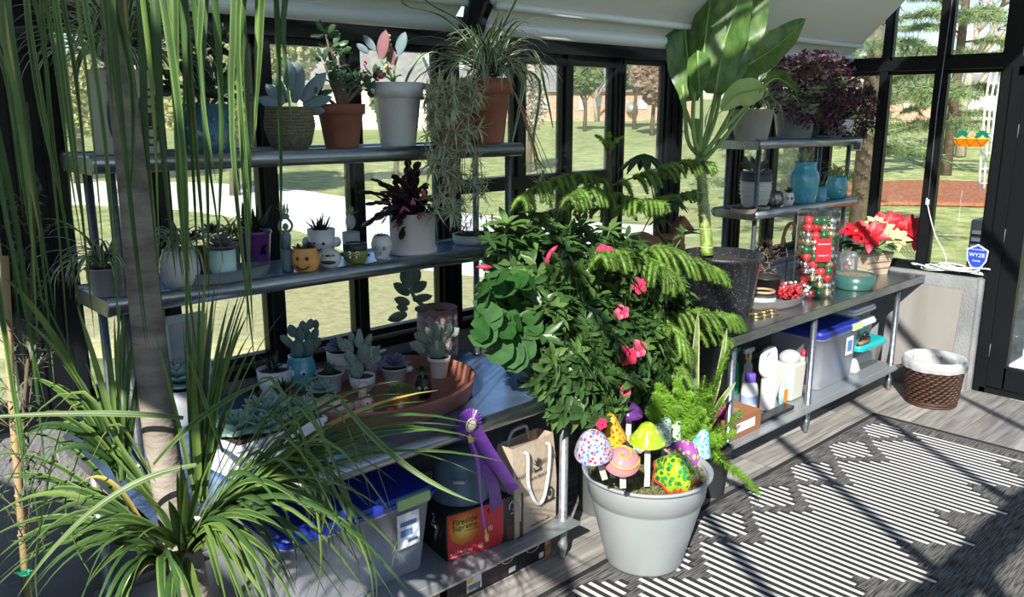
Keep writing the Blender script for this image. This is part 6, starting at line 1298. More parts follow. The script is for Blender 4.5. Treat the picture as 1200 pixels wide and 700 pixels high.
t = thing('wooden_handle', 'short brown wooden handle lying at the edge of the turquoise lid', 'tool', (5.97, 2.585, ZL+.208)); mb = MB(); tube(mb, [(-.07, 0, .014), (.07, -.01, .014)], [.013, .015], 10); mb.build('handle', wood, t)
def UB(x, y): q = PZ(x, y, ZL); return Vector((q.x, q.y, ZL+.0005))
def HT(c, x, y): return PY(x, y, c.y).z-ZL
# jug
c = UB(909, 482); t = thing('detergent_jug', 'big white plastic jug with a built in handle on the undershelf', 'bottle', c+Vector((0, .06, 0))); h = HT(t.location, 909, 408)
mb = MB(); lathe(mb, [(.001, 0), (.058, 0), (.062, .01), (.062, h*.62), (.05, h*.78), (.03, h*.86), (.03, h*.9)], 24, sy=.75, cap=False); tube(mb, smoothpath([(-.055, 0, h*.6), (-.10, 0, h*.72), (-.085, 0, h*.97), (-.02, 0, h*1.0), (.03, 0, h*.97), (.045, 0, h*.8), (.05, 0, h*.6)], 5), .022, 10); mb.build('jug_body', whitem, t); mb = MB(); lathe(mb, [(.001, h*1.04), (.028, h*1.04), (.03, h*.9)], 16, cap=False); mb.build('cap', whitem, t)
c = UB(882, 478); t = thing('supplement_bottle', 'squat white bottle with a purple cap in front of the jug', 'bottle', c+Vector((.0, .03, 0))); h = HT(t.location, 876, 442)
mb = MB(); lathe(mb, [(.001, 0), (.05, 0), (.055, .01), (.055, h*.55), (.045, h*.75), (.03, h*.8), (.03, h*.9)], 24, cap=False); mb.build('bottle_body', whitem, t); mb = MB(); lathe(mb, [(.034, h*.82), (.034, h*1.05), (.03, h*1.08), (.001, h*1.08)], 20, cap=False); mb.build('cap', mat('cap_purple', (.16, .09, .55), .4), t); mb = MB(); lathe(mb, [(.0556, h*.12), (.0556, h*.4)], 24, cap=False); mb.build('label_band', mat('label_blue', (.3, .35, .6), .5), t)
def spray(label, x, y, yt, m, trig, nz, r_=.036):
    c = UB(x, y); t = thing('spray_bottle', label, 'spray bottle', c+Vector((0, .04, 0))); h = HT(t.location, x, yt)
    mb = MB(); lathe(mb, [(.001, 0), (r_, 0), (r_*1.02, .01), (r_, h*.4), (r_*.75, h*.55), (r_*.8, h*.62), (.014, h*.74), (.014, h*.78)], 20, cap=False); mb.build('bottle_body', m, t)
    mb = MB(); lathe(mb, [(.018, h*.76), (.018, h*.82)], 14); mb.build('collar', nz, t); mb = MB(); box(mb, (.0, 0, h*.92), (.03, .025, h*.2)); box(mb, (-.03, 0, h*.97), (.07, .02, .03), bev=.005); box(mb, (.03, 0, h*.97), (.04, .022, .025)); mb.build('spray_head', trig, t); mb = MB(); tube(mb, [(-.025, 0, h*.95), (-.04, 0, h*.86), (-.03, 0, h*.78)], .006, 6); mb.build('trigger', nz, t)
spray('green spray bottle at the back left of the undershelf', 865, 462, 408, mat('spray_green', (.01, .3, .08), .3), MATS['spray_green'], MATS['spray_green'])
spray('clear spray bottle with a white head and yellow trigger', 881, 464, 408, frost, greyl, yellow)
t = thing('orange_bottle', 'pale blue bottle with an orange label right of the white jug', 'bottle', UB(921, 474)+Vector((0, .03, 0))); h = HT(t.location, 921, 443); mb = MB(); lathe(mb, [(.001, 0), (.036, 0), (.038, h*.5), (.025, h*.8), (.012, h*.9), (.012, h)], 18, sy=.6, cap=False); mb.build('bottle_body', mat('pale_blue_bottle', (.35, .6, .75), .3), t); mb = MB(); box(mb, (0, -.024, h*.35), (.045, .004, h*.5)); mb.build('label_patch', orange, t)
c = UB(935, 470); t = thing('white_tub', 'off white square tub with a clear bag on top right of the jug', 'tub', c+Vector((.02, .09, 0))); h = HT(t.location, 935, 420); mb = MB(); box(mb, (0, 0, h*.5), (.16, .14, h), bev=.02, tp=1.15); mb.build('tub_body', mat('offwhite', (.55, .54, .47), .5), t); mb = MB(); ell(mb, (0, 0, h+.03), (.08, .07, .05), seg=16); mb.build('plastic_bag', liner, t)
c = UB(947, 462); t = thing('aerosol_can', 'slim aerosol can with a red cap beside the middle bench leg', 'spray can', c+Vector((0, .05, 0))); h = HT(t.location, 947, 408); mb = MB(); lathe(mb, [(.001, 0), (.027, 0), (.027, h*.8), (.02, h*.86)], 18, cap=False); mb.build('can_body', whitem, t); mb = MB(); lathe(mb, [(.022, h*.84), (.024, h*.86), (.018, h), (.001, h)], 16, cap=False); mb.build('cap', mat('cap_red', (.75, .03, .08), .4), t); mb = MB(); lathe(mb, [(.0275, h*.2), (.0275, h*.7)], 18, cap=False); mb.build('label_band', mat('label_redblue', (.5, .05, .08), .5, col2=(.05, .08, .4), scale=30), t)
c = UB(957, 456); t = thing('blue_can', 'blue and white can right of the middle bench leg', 'spray can', c+Vector((0, .03, 0))); h = HT(t.location, 957, 425); mb = MB(); lathe(mb, [(.001, 0), (.02, 0), (.02, h*.9), (.012, h)], 16, cap=False); mb.build('can_body', mat('can_blue', (.05, .08, .4), .4, col2=(.6, .6, .65), scale=50), t)
c = UB(890, 492); t = thing('black_tray', 'thin black plastic tray along the front of the undershelf', 'tray', (c.x+.13, 2.545, ZL)); mb = MB(); box(mb, (0, 0, .012), (.42, .07, .022), bev=.008); mb.build('tray_body', blackp, t)
# cardboard box with odds and ends
c = UB(868, 508); t = thing('cardboard_box', 'open brown cardboard box of odds and ends at the left end of the undershelf', 'box', (4.24, 2.60, ZL+.0005), 0); W_, D_, H_ = .34, .22, .12; mb = MB()
for (cx, cy, sx, sy) in ((0, -D_/2, W_, .006), (0, D_/2, W_, .006), (-W_/2, 0, .006, D_), (W_/2, 0, .006, D_)): box(mb, (cx, cy, H_/2), (sx, sy, H_))
box(mb, (0, 0, .004), (W_, D_, .006)); mb.build('carton', mat('box_brown', (.26, .11, .05), .8), t); mb = MB(); box(mb, (-.0, -D_/2-.004, H_*.52), (.2, .002, .055)); mb.build('label_patch', paper, t)
mb = MB()
for k in range(10): box(mb, (U(-.13, .13), U(-.07, .07), H_*U(.6, 1.0)), (.08, .04, .05), rz=U(0, 3), mi=k % 4)
mb.build('contents', [charcoal, mat('magenta', (.4, .02, .2), .5), cardb, greyp], t)
t = thing('magenta_pouch', 'magenta fabric pouch sticking out of the cardboard box', 'pouch', (4.12, 2.60, ZL+.14)); mb = MB(); pad(mb, (0, 0, -.04), (-.2, 0, 1), .16, .14, .05); mb.build('pouch', MATS['magenta'], t)
# floor items under right bench
t = thing('white_box', 'low white box on the floor under the right bench', 'box', (5.55, 2.95, 0)); mb = MB(); box(mb, (0, 0, .065), (.32, .22, .13), bev=.004); mb.build('box_body', whitem, t)
t = thing('plastic_wrap', 'crumpled clear plastic wrap on the floor beside the white box', 'plastic wrap', (5.78, 2.76, 0)); mb = MB(); lathe(mb, [(.001, .05), (.04, .045), (.07, .02), (.08, .001)], 20, cap=False, wob=lambda a, z: 1+.15*math.sin(a*5+z*90)); mb.build('wrap', liner, t)
t = thing('plum_bin', 'plum coloured bin at the back of the floor below the stacked boxes', 'bin', (6.25, 3.15, 0)); mb = MB(); box(mb, (0, 0, .09), (.4, .3, .17), bev=.02); mb.build('bin_body', mat('plum', (.10, .03, .05), .5), t)
t = thing('plastic_bag', 'small crumpled clear bag between the blue lidded tub and the stacked boxes', 'bag', (5.885, 2.60, ZL)); mb = MB(); lathe(mb, [(.03, 0), (.045, .03), (.03, .08), (.012, .11)], 18, wob=lambda a, z: 1+.12*math.sin(a*5+z*70)); mb.build('bag', liner, t)
# ================================================================ big silver planter with ceramic mushrooms
p = PZ(761, 677, 0); D0 = depth(p); t = thing('silver_planter', 'large silver grey planter on the rug edge filled with ceramic mushroom stakes', 'planter', (p.x+.11, p.y+.12, 0)); t.location.z = .008
DC = depth(t.location+Vector((0, 0, .3))); rr = 73*DC/FPX; rb = 43*depth(t.location)/FPX; c0 = t.location
Hh = PY(762, 548, c0.y).z-.0
mb = MB(); lathe(mb, [(.001, 0), (rb, 0), (rb*1.04, .012), (rb+(rr-rb)*.72, Hh*.70), (rb+(rr-rb)*.74, Hh*.72), (rb+(rr-rb)*.77, Hh*.725), (rb+(rr-rb)*.79, Hh*.75), (rb+(rr-rb)*.82, Hh*.755), (rr*.96, Hh*.95), (rr*.96, Hh*.955), (rr*1.03, Hh*.975), (rr*1.035, Hh), (rr*1.0, Hh*1.005), (rr*.95, Hh*.98), (rr*.92, Hh*.93)], 64, cap=False); lathe(mb, [(rr*.94, Hh*.98), (rr*.93, Hh*.9)], 64, cap=False); mb.build('pot', planterm, t)
mb = MB(); lathe(mb, [(rr*.94, Hh*.90), (rr*.6, Hh*.93), (.001, Hh*.94)], 40, cap=False)
for _ in range(1500):
    a = U(0, 6.28); q = rr*.9*math.sqrt(U(0, 1)); c = Vector((q*math.cos(a), q*math.sin(a), Hh*.915+U(0, .02))); d = rdir(0)*.018; w_ = d.cross(rdir()).normalized()*.004; mb.add([c-w_, c+w_, c+d], [(0, 1, 2)], 0, False)
mb.build('moss', moss, t)
def mush(label, x, y, w_, hpx, kind, m, tilt=0, fwd=.25, stake=1, stakepx=None, dY=0, lobes=0):
    """ceramic cap centred at pixel (x, y), on a pale wooden stake"""
    Yc = c0.y+dY; q = PY(x, y, Yc); s = depth(q)/FPX; R_ = w_/2*s; H_ = hpx*s
    g = thing('ceramic_mushroom', label, 'garden stake', (q.x, q.y, 0), 0, 'ceramic mushroom stakes in the silver planter'); g.location.z = q.z
    rot = Matrix.Rotation(tilt, 3, -FH) @ Matrix.Rotation(fwd, 3, RT)
    if kind == 'dome': pr = [(R_, -H_*.35), (R_*1.0, -H_*.3), (R_*.88, -H_*.02), (R_*.6, H_*.3), (R_*.3, H_*.47), (.001, H_*.52)]
    elif kind == 'cone': pr = [(R_, -H_*.45), (R_*.98, -H_*.4), (R_*.72, -H_*.1), (R_*.48, H_*.25), (R_*.27, H_*.45), (.001, H_*.54)]
    else: pr = [(R_, -H_*.42), (R_*1.0, -H_*.35), (R_*.92, -H_*.05), (R_*.75, H_*.25), (R_*.45, H_*.47), (.001, H_*.54)]
    if kind == 'cone': pr[-3] = (R_*.42, H_*.33)
    mb = MB(); wob = (lambda a, z: 1+.09*math.cos(a*lobes)*(1 if z < 0 else .2)) if lobes else None
    lathe(mb, pr+[(.001, H_*.5)], 36, M=rot, wob=wob, cap=False, mi=0)
    inner = [(R_*.995, pr[0][1]-.001)]+[(r_*.93, z-.008) for r_, z in pr[1:-1]]; lathe(mb, inner, 36, M=rot, wob=wob, cap=False, mi=len(m)-1 if isinstance(m, list) else 0)
    o = mb.build('cap', m, g)
    sx, sy = stakepx or (x, 560); e = PY(sx, sy, Yc)-q; top = rot @ Vector((0, 0, H_*.2))
    e.z = Hh*.9-g.location.z if stakepx is None else e.z; mb = MB(); d = (e-top); L = d.length; d.normalize(); s1 = d.cross(FH).normalized()*.0125; s2 = FH*.005
    ends = [top, e]; vs = [p_+a*s1+b*s2 for p_ in ends for (a, b) in ((-1, -1), (1, -1), (1, 1), (-1, 1))]; mb.add(vs, [(3, 2, 1, 0), (4, 5, 6, 7), (0, 1, 5, 4), (1, 2, 6, 5), (2, 3, 7, 6), (3, 0, 4, 7)], 0, False)
    mb.build('stake', mat('whitewashed_wood', (.52, .50, .45), .8, 0, var=.12, scale=20, stretch=(1, 1, .3)), g); return g, o, rot, R_, H_
mush('mushroom with red and blue speckles on white, leftmost in the silver planter', 695, 521, 46, 38, 'dome', speck('sp_redblue', (.50, .44, .52), [(.5, .03, .06), (.08, .18, .5), (.45, .4, .6), (.15, .25, .6)], 75, .48), .12, .3, stakepx=(709, 562), dY=-.14)
mush('tall yellow and red speckled conical mushroom at the back of the silver planter', 718, 501, 30, 36, 'cone', speck('sp_yellowred', (.58, .34, .015), [(.4, .02, .015), (.62, .42, .02), (.5, .1, .02)], 65, .42), .2, .1, dY=.08)
mush('dark purple glossy mushroom behind the yellow speckled one', 737, 480, 34, 18, 'dome', mat('gloss_purple', (.10, .02, .16), .12, 0, coat=1), 0, .1, stakepx=(736, 522), dY=.16)
g, o, rot, R_, H_ = mush('pink mushroom with an orange spiral at the front of the silver planter', 729, 537, 44, 19, 'dome', mat('gloss_pink', (.68, .22, .26), .15, 0, coat=1), 0, .55, stakepx=(730, 572), dY=-.21)
mb = MB(); pts = []
for k in range(34):
    a = k*.33+1; q = .94*(k/33)**.8; z = -H_*.3+H_*.8*math.sqrt(max(0, 1-q*q)); pts.append(rot @ Vector((R_*q*math.cos(a), R_*q*math.sin(a), z)))
tube(mb, pts, .0045, 5); mb.build('spiral', mat('gloss_orange', (.8, .38, .04), .2, coat=.8), o)
mush('lime green mushroom with pale yellow dots in the middle of the silver planter', 759, 507, 44, 25, 'cone', speck('sp_lime', (.30, .46, .015), [(.52, .62, .08)], 34, .40, .15), 0, .12, stakepx=(758, 570), dY=-.12)
mush('white mushroom with green flecks behind the lime green one', 777, 503, 32, 30, 'cone', speck('sp_whitegreen', (.5, .58, .5), [(.02, .2, .08), (.06, .3, .14)], 90, .42), -.35, .1, dY=.03)
mush('dark and pale green striped mushroom behind the white flecked one', 791, 505, 22, 30, 'cone', speck('sp_darkgreen', (.45, .6, .35), [(.01, .10, .06)], 60, .45), -.2, .1, dY=.1)
mush('purple mushroom with yellow dots at the right of the silver planter', 803, 530, 42, 28, 'dome', speck('sp_purpley', (.36, .08, .42), [(.75, .65, .1)], 34, .42, .15), -.3, .3, dY=-.05)
mush('red edged mushroom with green bubbles at the front right of the silver planter', 793, 549, 50, 34, 'dome', [speck('sp_turtle', (.36, .44, .02), [(.02, .15, .03), (.04, .28, .07)], 46, .50, .12)], -.05, .6, stakepx=(790, 575), dY=-.20, lobes=7)
g = [o_ for o_ in C.objects if o_.name.startswith('ceramic_mushroom')][-1]
s = sc_at(793, 549, c0.y-.2); mb = MB(); rot = Matrix.Rotation(-.05, 3, -FH) @ Matrix.Rotation(.6, 3, RT); lathe(mb, [(26*s, -34*s*.42), (26.5*s, -34*s*.36), (22.5*s, -34*s*.22), (21*s, -34*s*.22)], 42, M=rot, wob=lambda a, z: 1+.09*math.cos(a*7), cap=False); mb.build('red_rim', mat('gloss_red', (.68, .05, .03), .15, coat=1), g)
mush('sky blue and white marbled mushroom at the right edge of the silver planter', 822, 518, 30, 32, 'cone', speck('sp_blue', (.36, .58, .68), [(.04, .32, .56), (.08, .4, .6)], 60, .45), -.2, .1, dY=.0)
# ================================================================ flowering bush between the benches
def whorl(mb, c, d, n, L, W, mi=0):
    m_ = basis(d)
    for k in range(n): a = 2.4*k+U(0, .5); e = U(-.1, .8); v = m_ @ Vector((math.cos(a)*math.cos(e), math.sin(a)*math.cos(e), math.sin(e))); leaf(mb, c, v, d, L*U(.7, 1.15), W*U(.8, 1.1), mi, bend=U(.05, .4), cup=.2, n=3)
t = thing('flowering_bush', 'big bushy mandevilla with pink red flowers spilling between the two benches', 'potted plant', (3.22, 2.72, 0)); pot(t, 'taper', .17, .62, mat('bush_pot', (.10, .11, .11), .6))
mb = MB(); st = MB(); n_ = 0
blobs = [(630, 310, 2.72, 46, 34), (690, 330, 2.70, 62, 48), (745, 350, 2.72, 48, 56), (780, 385, 2.78, 36, 40), (690, 400, 2.58, 52, 48), (735, 420, 2.56, 44, 48), (675, 455, 2.46, 34, 34), (655, 420, 2.5, 34, 40), (690, 475, 2.40, 22, 18), (640, 400, 2.50, 22, 50), (765, 430, 2.72, 30, 40), (712, 455, 2.48, 34, 26)]
for (x, y, Y, rx, ry) in blobs:
    s = sc_at(x, y, Y); q0 = PY(x, y, Y)-t.location
    for _ in range(int(rx*ry/22)):
        d = rdir(); c = q0+RT*d.x*rx*s+UPV*d.z*ry*s+FH*d.y*.16; dd = (d+UPV*.35-FH*.35).normalized(); whorl(mb, c, dd, 6, .098, .038, 0 if rnd.random() < .72 else 1)
        if _ % 3 == 0: tube(st, bez((U(-.05, .05), U(-.05, .05), .6), (q0*.5+Vector((0, 0, .5))), c, 5), [.006, .005, .004, .003, .003, .002], 4)
for _ in range(46):     # shoots standing clear of the mass
    x, y, Y, rx, ry = rnd.choice(blobs[:5]); q = PY(x+U(-rx, rx), y-ry*U(.5, 1.1), Y)-t.location; e = q+(UPV*U(.03, .09)+RT*U(-.05, .05)-FH*.03); tube(st, [q-UPV*.05, q, e], .003, 4); whorl(mb, e, UPV-FH*.3, 7, .09, .034, 1 if rnd.random() < .5 else 0); whorl(mb, q, UPV-FH*.3, 6, .10, .038, 0)
mb.build('foliage', [gbush, gbush2], t); st.build('stem', mat('green_stem', (0, 0, 0)), t)
def trumpet(x, y, Y, px, m=gpink):
    q = PY(x, y, Y)-t.location; s = sc_at(x, y, Y)*px; mb = MB(); ax = (-FH+UPV*U(0, .4)+RT*U(-.5, .5)).normalized(); m_ = basis(ax)
    for k in range(5):
        a = 2*math.pi*k/5+U(-.1, .1); d = m_ @ Vector((math.cos(a), math.sin(a), .35)); petal = leaf(mb, q, d, ax, s*.62, s*.55, 0, cup=-.1, bend=.25, shape=1, n=4)
    tube(mb, [q-ax*s*.7, q-ax*s*.3, q+ax*.003], [s*.06, s*.12, s*.2], 8); o = mb.build('flower', m, t); return o
for (x, y, Y, px) in ((710, 297, 2.45, 17), (749, 335, 2.45, 17), (729, 366, 2.42, 15), (735, 417, 2.36, 21), (748, 409, 2.38, 18), (733, 458, 2.36, 12), (706, 293, 2.5, 12), (705, 497, 2.22, 12)): trumpet(x, y, Y, px)
for (x, y, dx, dy) in ((646, 295, 6, -6), (643, 300, -3, 8), (569, 313, -9, 0), (708, 435, 0, -8), (712, 490, 10, 2)):
    q = PY(x, y, 2.42)-t.location; s = sc_at(x, y, 2.42); d = (RT*dx-UPV*dy)*s; mb = MB(); tube(mb, [q-d*.8, q, q+d*.7, q+d*1.3], [.004, .010, .008, .001], 8); mb.build('bud', gpink, t)
# ================================================================ norfolk pines
def norfolk(t, trunk, branches, m, r=.017, L0=.15, up=False):
    mb = MB(); tk = MB(); tube(tk, smoothpath(trunk, 5), .012, 8); rope(mb, smoothpath(trunk, 4)[len(trunk)*2:], .022, .4, .012)
    for br in branches:
        P_ = smoothpath(br[0], 6); n = len(P_); rope(mb, P_, r*.8, .3, .008, per=4)
        P_ = [P_[0].lerp(P_[0], 0)]+P_[1:]
        for k in range(2, n, 1):
            if k % 4 == 3 and k < n-3: continue
            d = (P_[k]-P_[k-1]).normalized(); sd = d.cross(UPV).normalized()
            for sg in (-1, 1):
                L = L0*br[1]*(1-.55*(k/n)**2)*U(.85, 1.1); a = (d*.75+sd*sg*.9).normalized(); q = P_[k]; pts = [q]
                for j in range(5): q = q+(a+UPV*(-.15-.5*j)).normalized()*L/5; pts.append(q)
                rope(mb, pts, r*1.55, .6, .005, per=5, lean=1.0)
    mb.build('needled_branches', m, t); tk.build('trunk', bark, t)
t = thing('norfolk_pine', 'norfolk island pine with layered drooping branches in front of the main black post', 'potted plant', (3.74, 3.06, 0)); pot(t, 'taper', .16, .45, terra)
def L_(x, y, Y): return PY(x, y, Y)-t.location
tkp = [(0, 0, .4), L_(712, 330, 2.95), L_(717, 250, 2.95), L_(714, 200, 2.95), L_(714, 165, 2.95)]
norfolk(t, tkp, [([L_(715, 215, 2.95), L_(680, 205, 2.85), L_(640, 215, 2.75), L_(612, 232, 2.65)], 1.0), ([L_(715, 218, 2.95), L_(760, 202, 2.8), L_(800, 190, 2.7), L_(832, 192, 2.6)], 1.0), ([L_(715, 225, 2.95), L_(745, 235, 2.75), L_(775, 238, 2.6)], .9), ([L_(715, 228, 2.95), L_(690, 222, 2.7), L_(668, 232, 2.5)], .9), ([L_(717, 245, 2.95), L_(680, 240, 3.0), L_(636, 252, 3.0)], .8), ([L_(717, 245, 2.95), L_(760, 235, 3.05), L_(800, 228, 3.1), L_(815, 225, 3.1)], .8)], gpine)
mb = MB()
for (x, y) in ((697, 158), (731, 160), (714, 155), (706, 166), (724, 166)): rope(mb, [L_(714, 178, 2.95), (L_(714, 168, 2.95)+L_(x, y, 2.95))/2, L_(x, y, 2.92)], .02, .35, .005, per=6)
mb.build('new_tips', gfern, t)
t = thing('norfolk_pine', 'lower norfolk island pine arching over the edge of the speckled planter', 'potted plant', (3.79, 2.73, 0)); pot(t, 'taper', .15, .40, charcoal)
norfolk(t, [(0, 0, .35), L_(770, 430, 2.62), L_(762, 360, 2.62), L_(752, 305, 2.62)], [([L_(740, 300, 2.62), L_(775, 292, 2.5), L_(815, 305, 2.4), L_(842, 318, 2.36)], 1.1), ([L_(740, 298, 2.65), L_(770, 310, 2.45), L_(790, 325, 2.35)], 1.0), ([L_(745, 300, 2.62), L_(720, 295, 2.5), L_(705, 300, 2.4)], .9), ([L_(765, 370, 2.62), L_(800, 365, 2.5), L_(840, 368, 2.42), L_(862, 372, 2.40)], 1.0), ([L_(765, 380, 2.62), L_(785, 385, 2.45), L_(808, 410, 2.36)], 1.0), ([L_(768, 400, 2.62), L_(790, 420, 2.45), L_(800, 440, 2.36)], .9), ([L_(765, 390, 2.62), L_(830, 385, 2.5), L_(850, 395, 2.42)], .9)], gpine, r=.019, L0=.17)
# foxtail fern
t = thing('foxtail_fern', 'bright green foxtail fern behind the silver planter with one long plume over the rug', 'potted plant', (3.46, 2.42, 0)); pot(t, 'taper', .15, .35, terra)
mb = MB(); B0 = Vector((0, 0, .33))
def plume(pts, r=.044): rope(mb, smoothpath([B0]+[L_(*q) for q in pts], 6), r, .2, .005, per=10, lean=.35)
for pts in (((790, 500, 2.4), (782, 470, 2.35), (770, 450, 2.33)), ((800, 500, 2.4), (800, 470, 2.32), (792, 445, 2.3)), ((820, 500, 2.4), (835, 455, 2.34), (855, 410, 2.34)), ((815, 490, 2.42), (822, 460, 2.36), (826, 440, 2.36)), ((830, 510, 2.4), (850, 500, 2.34), (872, 480, 2.3)), ((830, 520, 2.4), (845, 515, 2.3), (862, 505, 2.28)), ((825, 520, 2.4), (845, 540, 2.28), (872, 560, 2.18), (892, 582, 2.1)), ((790, 510, 2.4), (770, 490, 2.36), (760, 478, 2.3)), ((810, 500, 2.4), (842, 480, 2.3), (848, 465, 2.3)), ((805, 505, 2.38), (812, 490, 2.28), (822, 478, 2.22)), ((795, 500, 2.38), (775, 475, 2.28), (768, 462, 2.24))): plume(pts)
for _ in range(22): x = U(765, 850); y = U(455, 520); plume(((800+U(-15, 15), 510, 2.4), ((800+x)/2, y+10, 2.36), (x, y, 2.30+U(-.06, .06))), .036)
mb.build('plumes', gfern, t)
t = thing('snake_plant', 'snake plant with pale yellow leaf edges between the ferns', 'potted plant', (3.80, 2.43, 0)); pot(t, 'taper', .11, .28, charcoal); mb = MB()
for (pts, w_) in ((((815, 500, 2.44), (814, 440, 2.40), (818, 366, 2.36)), .05), (((825, 500, 2.44), (840, 450, 2.38), (852, 385, 2.36)), .04), (((830, 500, 2.44), (845, 470, 2.36), (862, 448, 2.32)), .035), (((808, 500, 2.46), (806, 450, 2.44), (803, 395, 2.42)), .045)):
    P3 = smoothpath([Vector((0, 0, .25))]+[L_(*q) for q in pts], 5); n = len(P3); ribbon(mb, P3, [w_*min(1, .6+i/n)*(1-(i/(n-1))**5)+.002 for i in range(n)], RT, .25, (0, 1), .72)
mb.build('foliage', [lm('snake_leaf', (.13, .2, .10), .35, .4, .05, 30), mat('snake_edge', (.5, .48, .18), .5)], t)
# schefflera
t = thing('potted_schefflera', 'small umbrella plant with dark hand shaped leaves behind the norfolk pine', 'potted plant', (4.48, 3.18, ZB)); pot(t, 'taper', .10, .17, greyp)
st = MB(); mb = MB(); tube(st, smoothpath([(0, 0, .13), (-.02, 0, .3), L_(770, 270, 3.1), L_(768, 235, 3.0)], 5), .011, 8)
for (x, y, R_) in ((755, 180, .19), (790, 235, .12), (775, 255, .10), (745, 290, .1)):
    c = L_(x, y, 3.0); tube(st, bez(L_(768, 245, 3.0), (c+L_(768, 245, 3.0))/2+UPV*.03, c, 5), .004, 5)
    for k in range(8): a = 2*math.pi*k/8; d = (RT*math.cos(a)+FH*math.sin(a)-UPV*.45); leaf(mb, c, d, UPV, R_, R_*.3, 0, bend=.2, n=5)
mb.build('foliage', lm('leaf_schef', (.03, .075, .025)), t); st.build('stem', bark, t)
# brown horse figure on the knee wall
q = PY(775, 306, 3.30); t = thing('horse_figure', 'brown carved wooden horse planter by the main black post', 'figurine', (q.x, 3.30, .86)); zz = q.z-.86; s = sc_at(775, 290, 3.30)
def h_(x, y): v = PY(x, y, 3.30)-t.location; return v
mb = MB(); body = [h_(741, 290), h_(752, 284), h_(768, 290), h_(785, 288), h_(796, 292)]
tube(mb, smoothpath(body, 4), [.05, .062, .068, .07, .07, .068, .066, .066, .07, .075, .08, .082, .08, .078, .07, .06, .04], 14)
tube(mb, smoothpath([h_(790, 290), h_(793, 278), h_(797, 266), h_(801, 259)], 4), [.07, .066, .062, .058, .054, .05, .046, .042, .04, .038, .036, .034, .03], 12); tube(mb, smoothpath([h_(797, 258), h_(804, 263), h_(811, 270)], 4), [.03, .036, .036, .032, .028, .024, .022, .02, .017], 10)
for dx in (-.01, .02): pad(mb, h_(800, 257)+Vector((0, dx, 0)), UPV, .03, .014, .008)
mb.build('body', mat('horse_brown', (.26, .10, .04), .55, 0, var=.2, scale=15), t)
for (x, dy) in ((745, -.03), (750, .03), (790, -.03), (797, .03)): mb = MB(); a = h_(x, 292)+Vector((0, dy, 0)); tube(mb, [a, Vector((a.x, a.y, .18)), Vector((a.x+.01, a.y, .0))], [.035, .022, .024], 8); mb.build('leg', MATS['horse_brown'], t)
mb = MB(); tube(mb, smoothpath([h_(798, 255), h_(790, 264), h_(786, 278)], 4), [.008]+[.014]*6+[.01, .006], 6); mb.build('mane', mat('mane_brown', (.08, .03, .015), .8), t)
# ================================================================ ponytail palm in the foreground
PD0 = 2.05
base = PD(222, 690, PD0); t = thing('ponytail_palm', 'tall ponytail palm in the left foreground with long green strap leaves hanging from above', 'potted plant', (base.x, base.y, 0))
def A_(x, y, d=PD0): return PD(x, y, d)-t.location
pot(t, 'taper', .19, .36, blackp)
mb = MB(); pts = smoothpath([(0, 0, .38), A_(238, 790), A_(226, 700), A_(212, 635), A_(190, 525), A_(175, 400), A_(163, 290), A_(152, 180), A_(140, 80), A_(133, 0), A_(126, -90), A_(122, -150)], 5)
n = len(pts); rad = [(.12 if i < 3 else max(.033, .075-.0013*i)) if i < 14 else max(.030, .048-.0005*i) for i in range(n)]
rad = [.10, .10, .095, .085, .075, .066, .06, .054, .05, .048]+[.043-.016*(i/(n-10)) for i in range(n-10)]
tube(mb, pts, rad[:n], 20)
for k in range(40):   # leaf scars
    i = int(U(14, n-2)); q = pts[i]; tube(mb, [(q.x+rad[i]*1.0*math.cos(a), q.y+rad[i]*1.0*math.sin(a), q.z+.003*math.sin(a+k)) for a in [j*.4 for j in range(16)]], .0018, 4, closed=True)
mb.build('trunk', barkp, t)
crown = A_(120, -165)
mb = MB()
def wp(u): return min(1, .6+1.5*u)*(1-u**3.2)+.02
HANG = [(5, 300), (18, 420), (30, 470), (45, 380), (60, 440), (72, 300), (85, 480), (98, 360), (110, 420), (122, 330), (138, 400), (60, 200), (165, 455), (178, 330), (188, 440), (200, 320), (212, 400), (228, 360), (240, 300), (248, 410), (262, 330), (275, 290), (283, 390), (297, 310), (303, 420), (320, 340), (12, 200), (40, 250), (92, 240), (145, 250), (222, 230), (255, 200), (290, 230), (335, 140), (-20, 330), (-8, 440), (105, 300), (52, 340), (305, 200), (210, 150), (130, 170), (182, 190), (68, 380), (25, 320), (155, 210), (240, 520), (215, 500), (35, 560), (60, 640)]
for (x, y) in HANG+HANG[::4]:
    x += U(-9, 9); y += U(-70, 40); d1 = PD0+U(-.32, .30); tip = A_(x, y, d1); e = (tip-crown); e.z = 0
    m1 = crown+e*.65+UPV*U(.05, .22); m2 = crown+e*U(.98, 1.12); m2.z = crown.z-U(.12, .3); P3 = smoothpath([crown+e*.05, m1, m2, (m2+tip)/2+RT*U(-.03, .03), tip], 5); nn = len(P3); W_ = U(.013, .025)
    sd = (RT+FH*U(-.7, .7)).normalized(); k = rnd.random(); ribbon(mb, P3, [W_*wp(i/(nn-1)) for i in range(nn)], sd, .3, (0, 0) if k < .35 else ((0, 1) if k < .85 else ((1, 1) if k < .97 else (2, 1))))
mb.build('crown_leaves', [gpalm, gpalm2, gyel], t)
mb = MB()
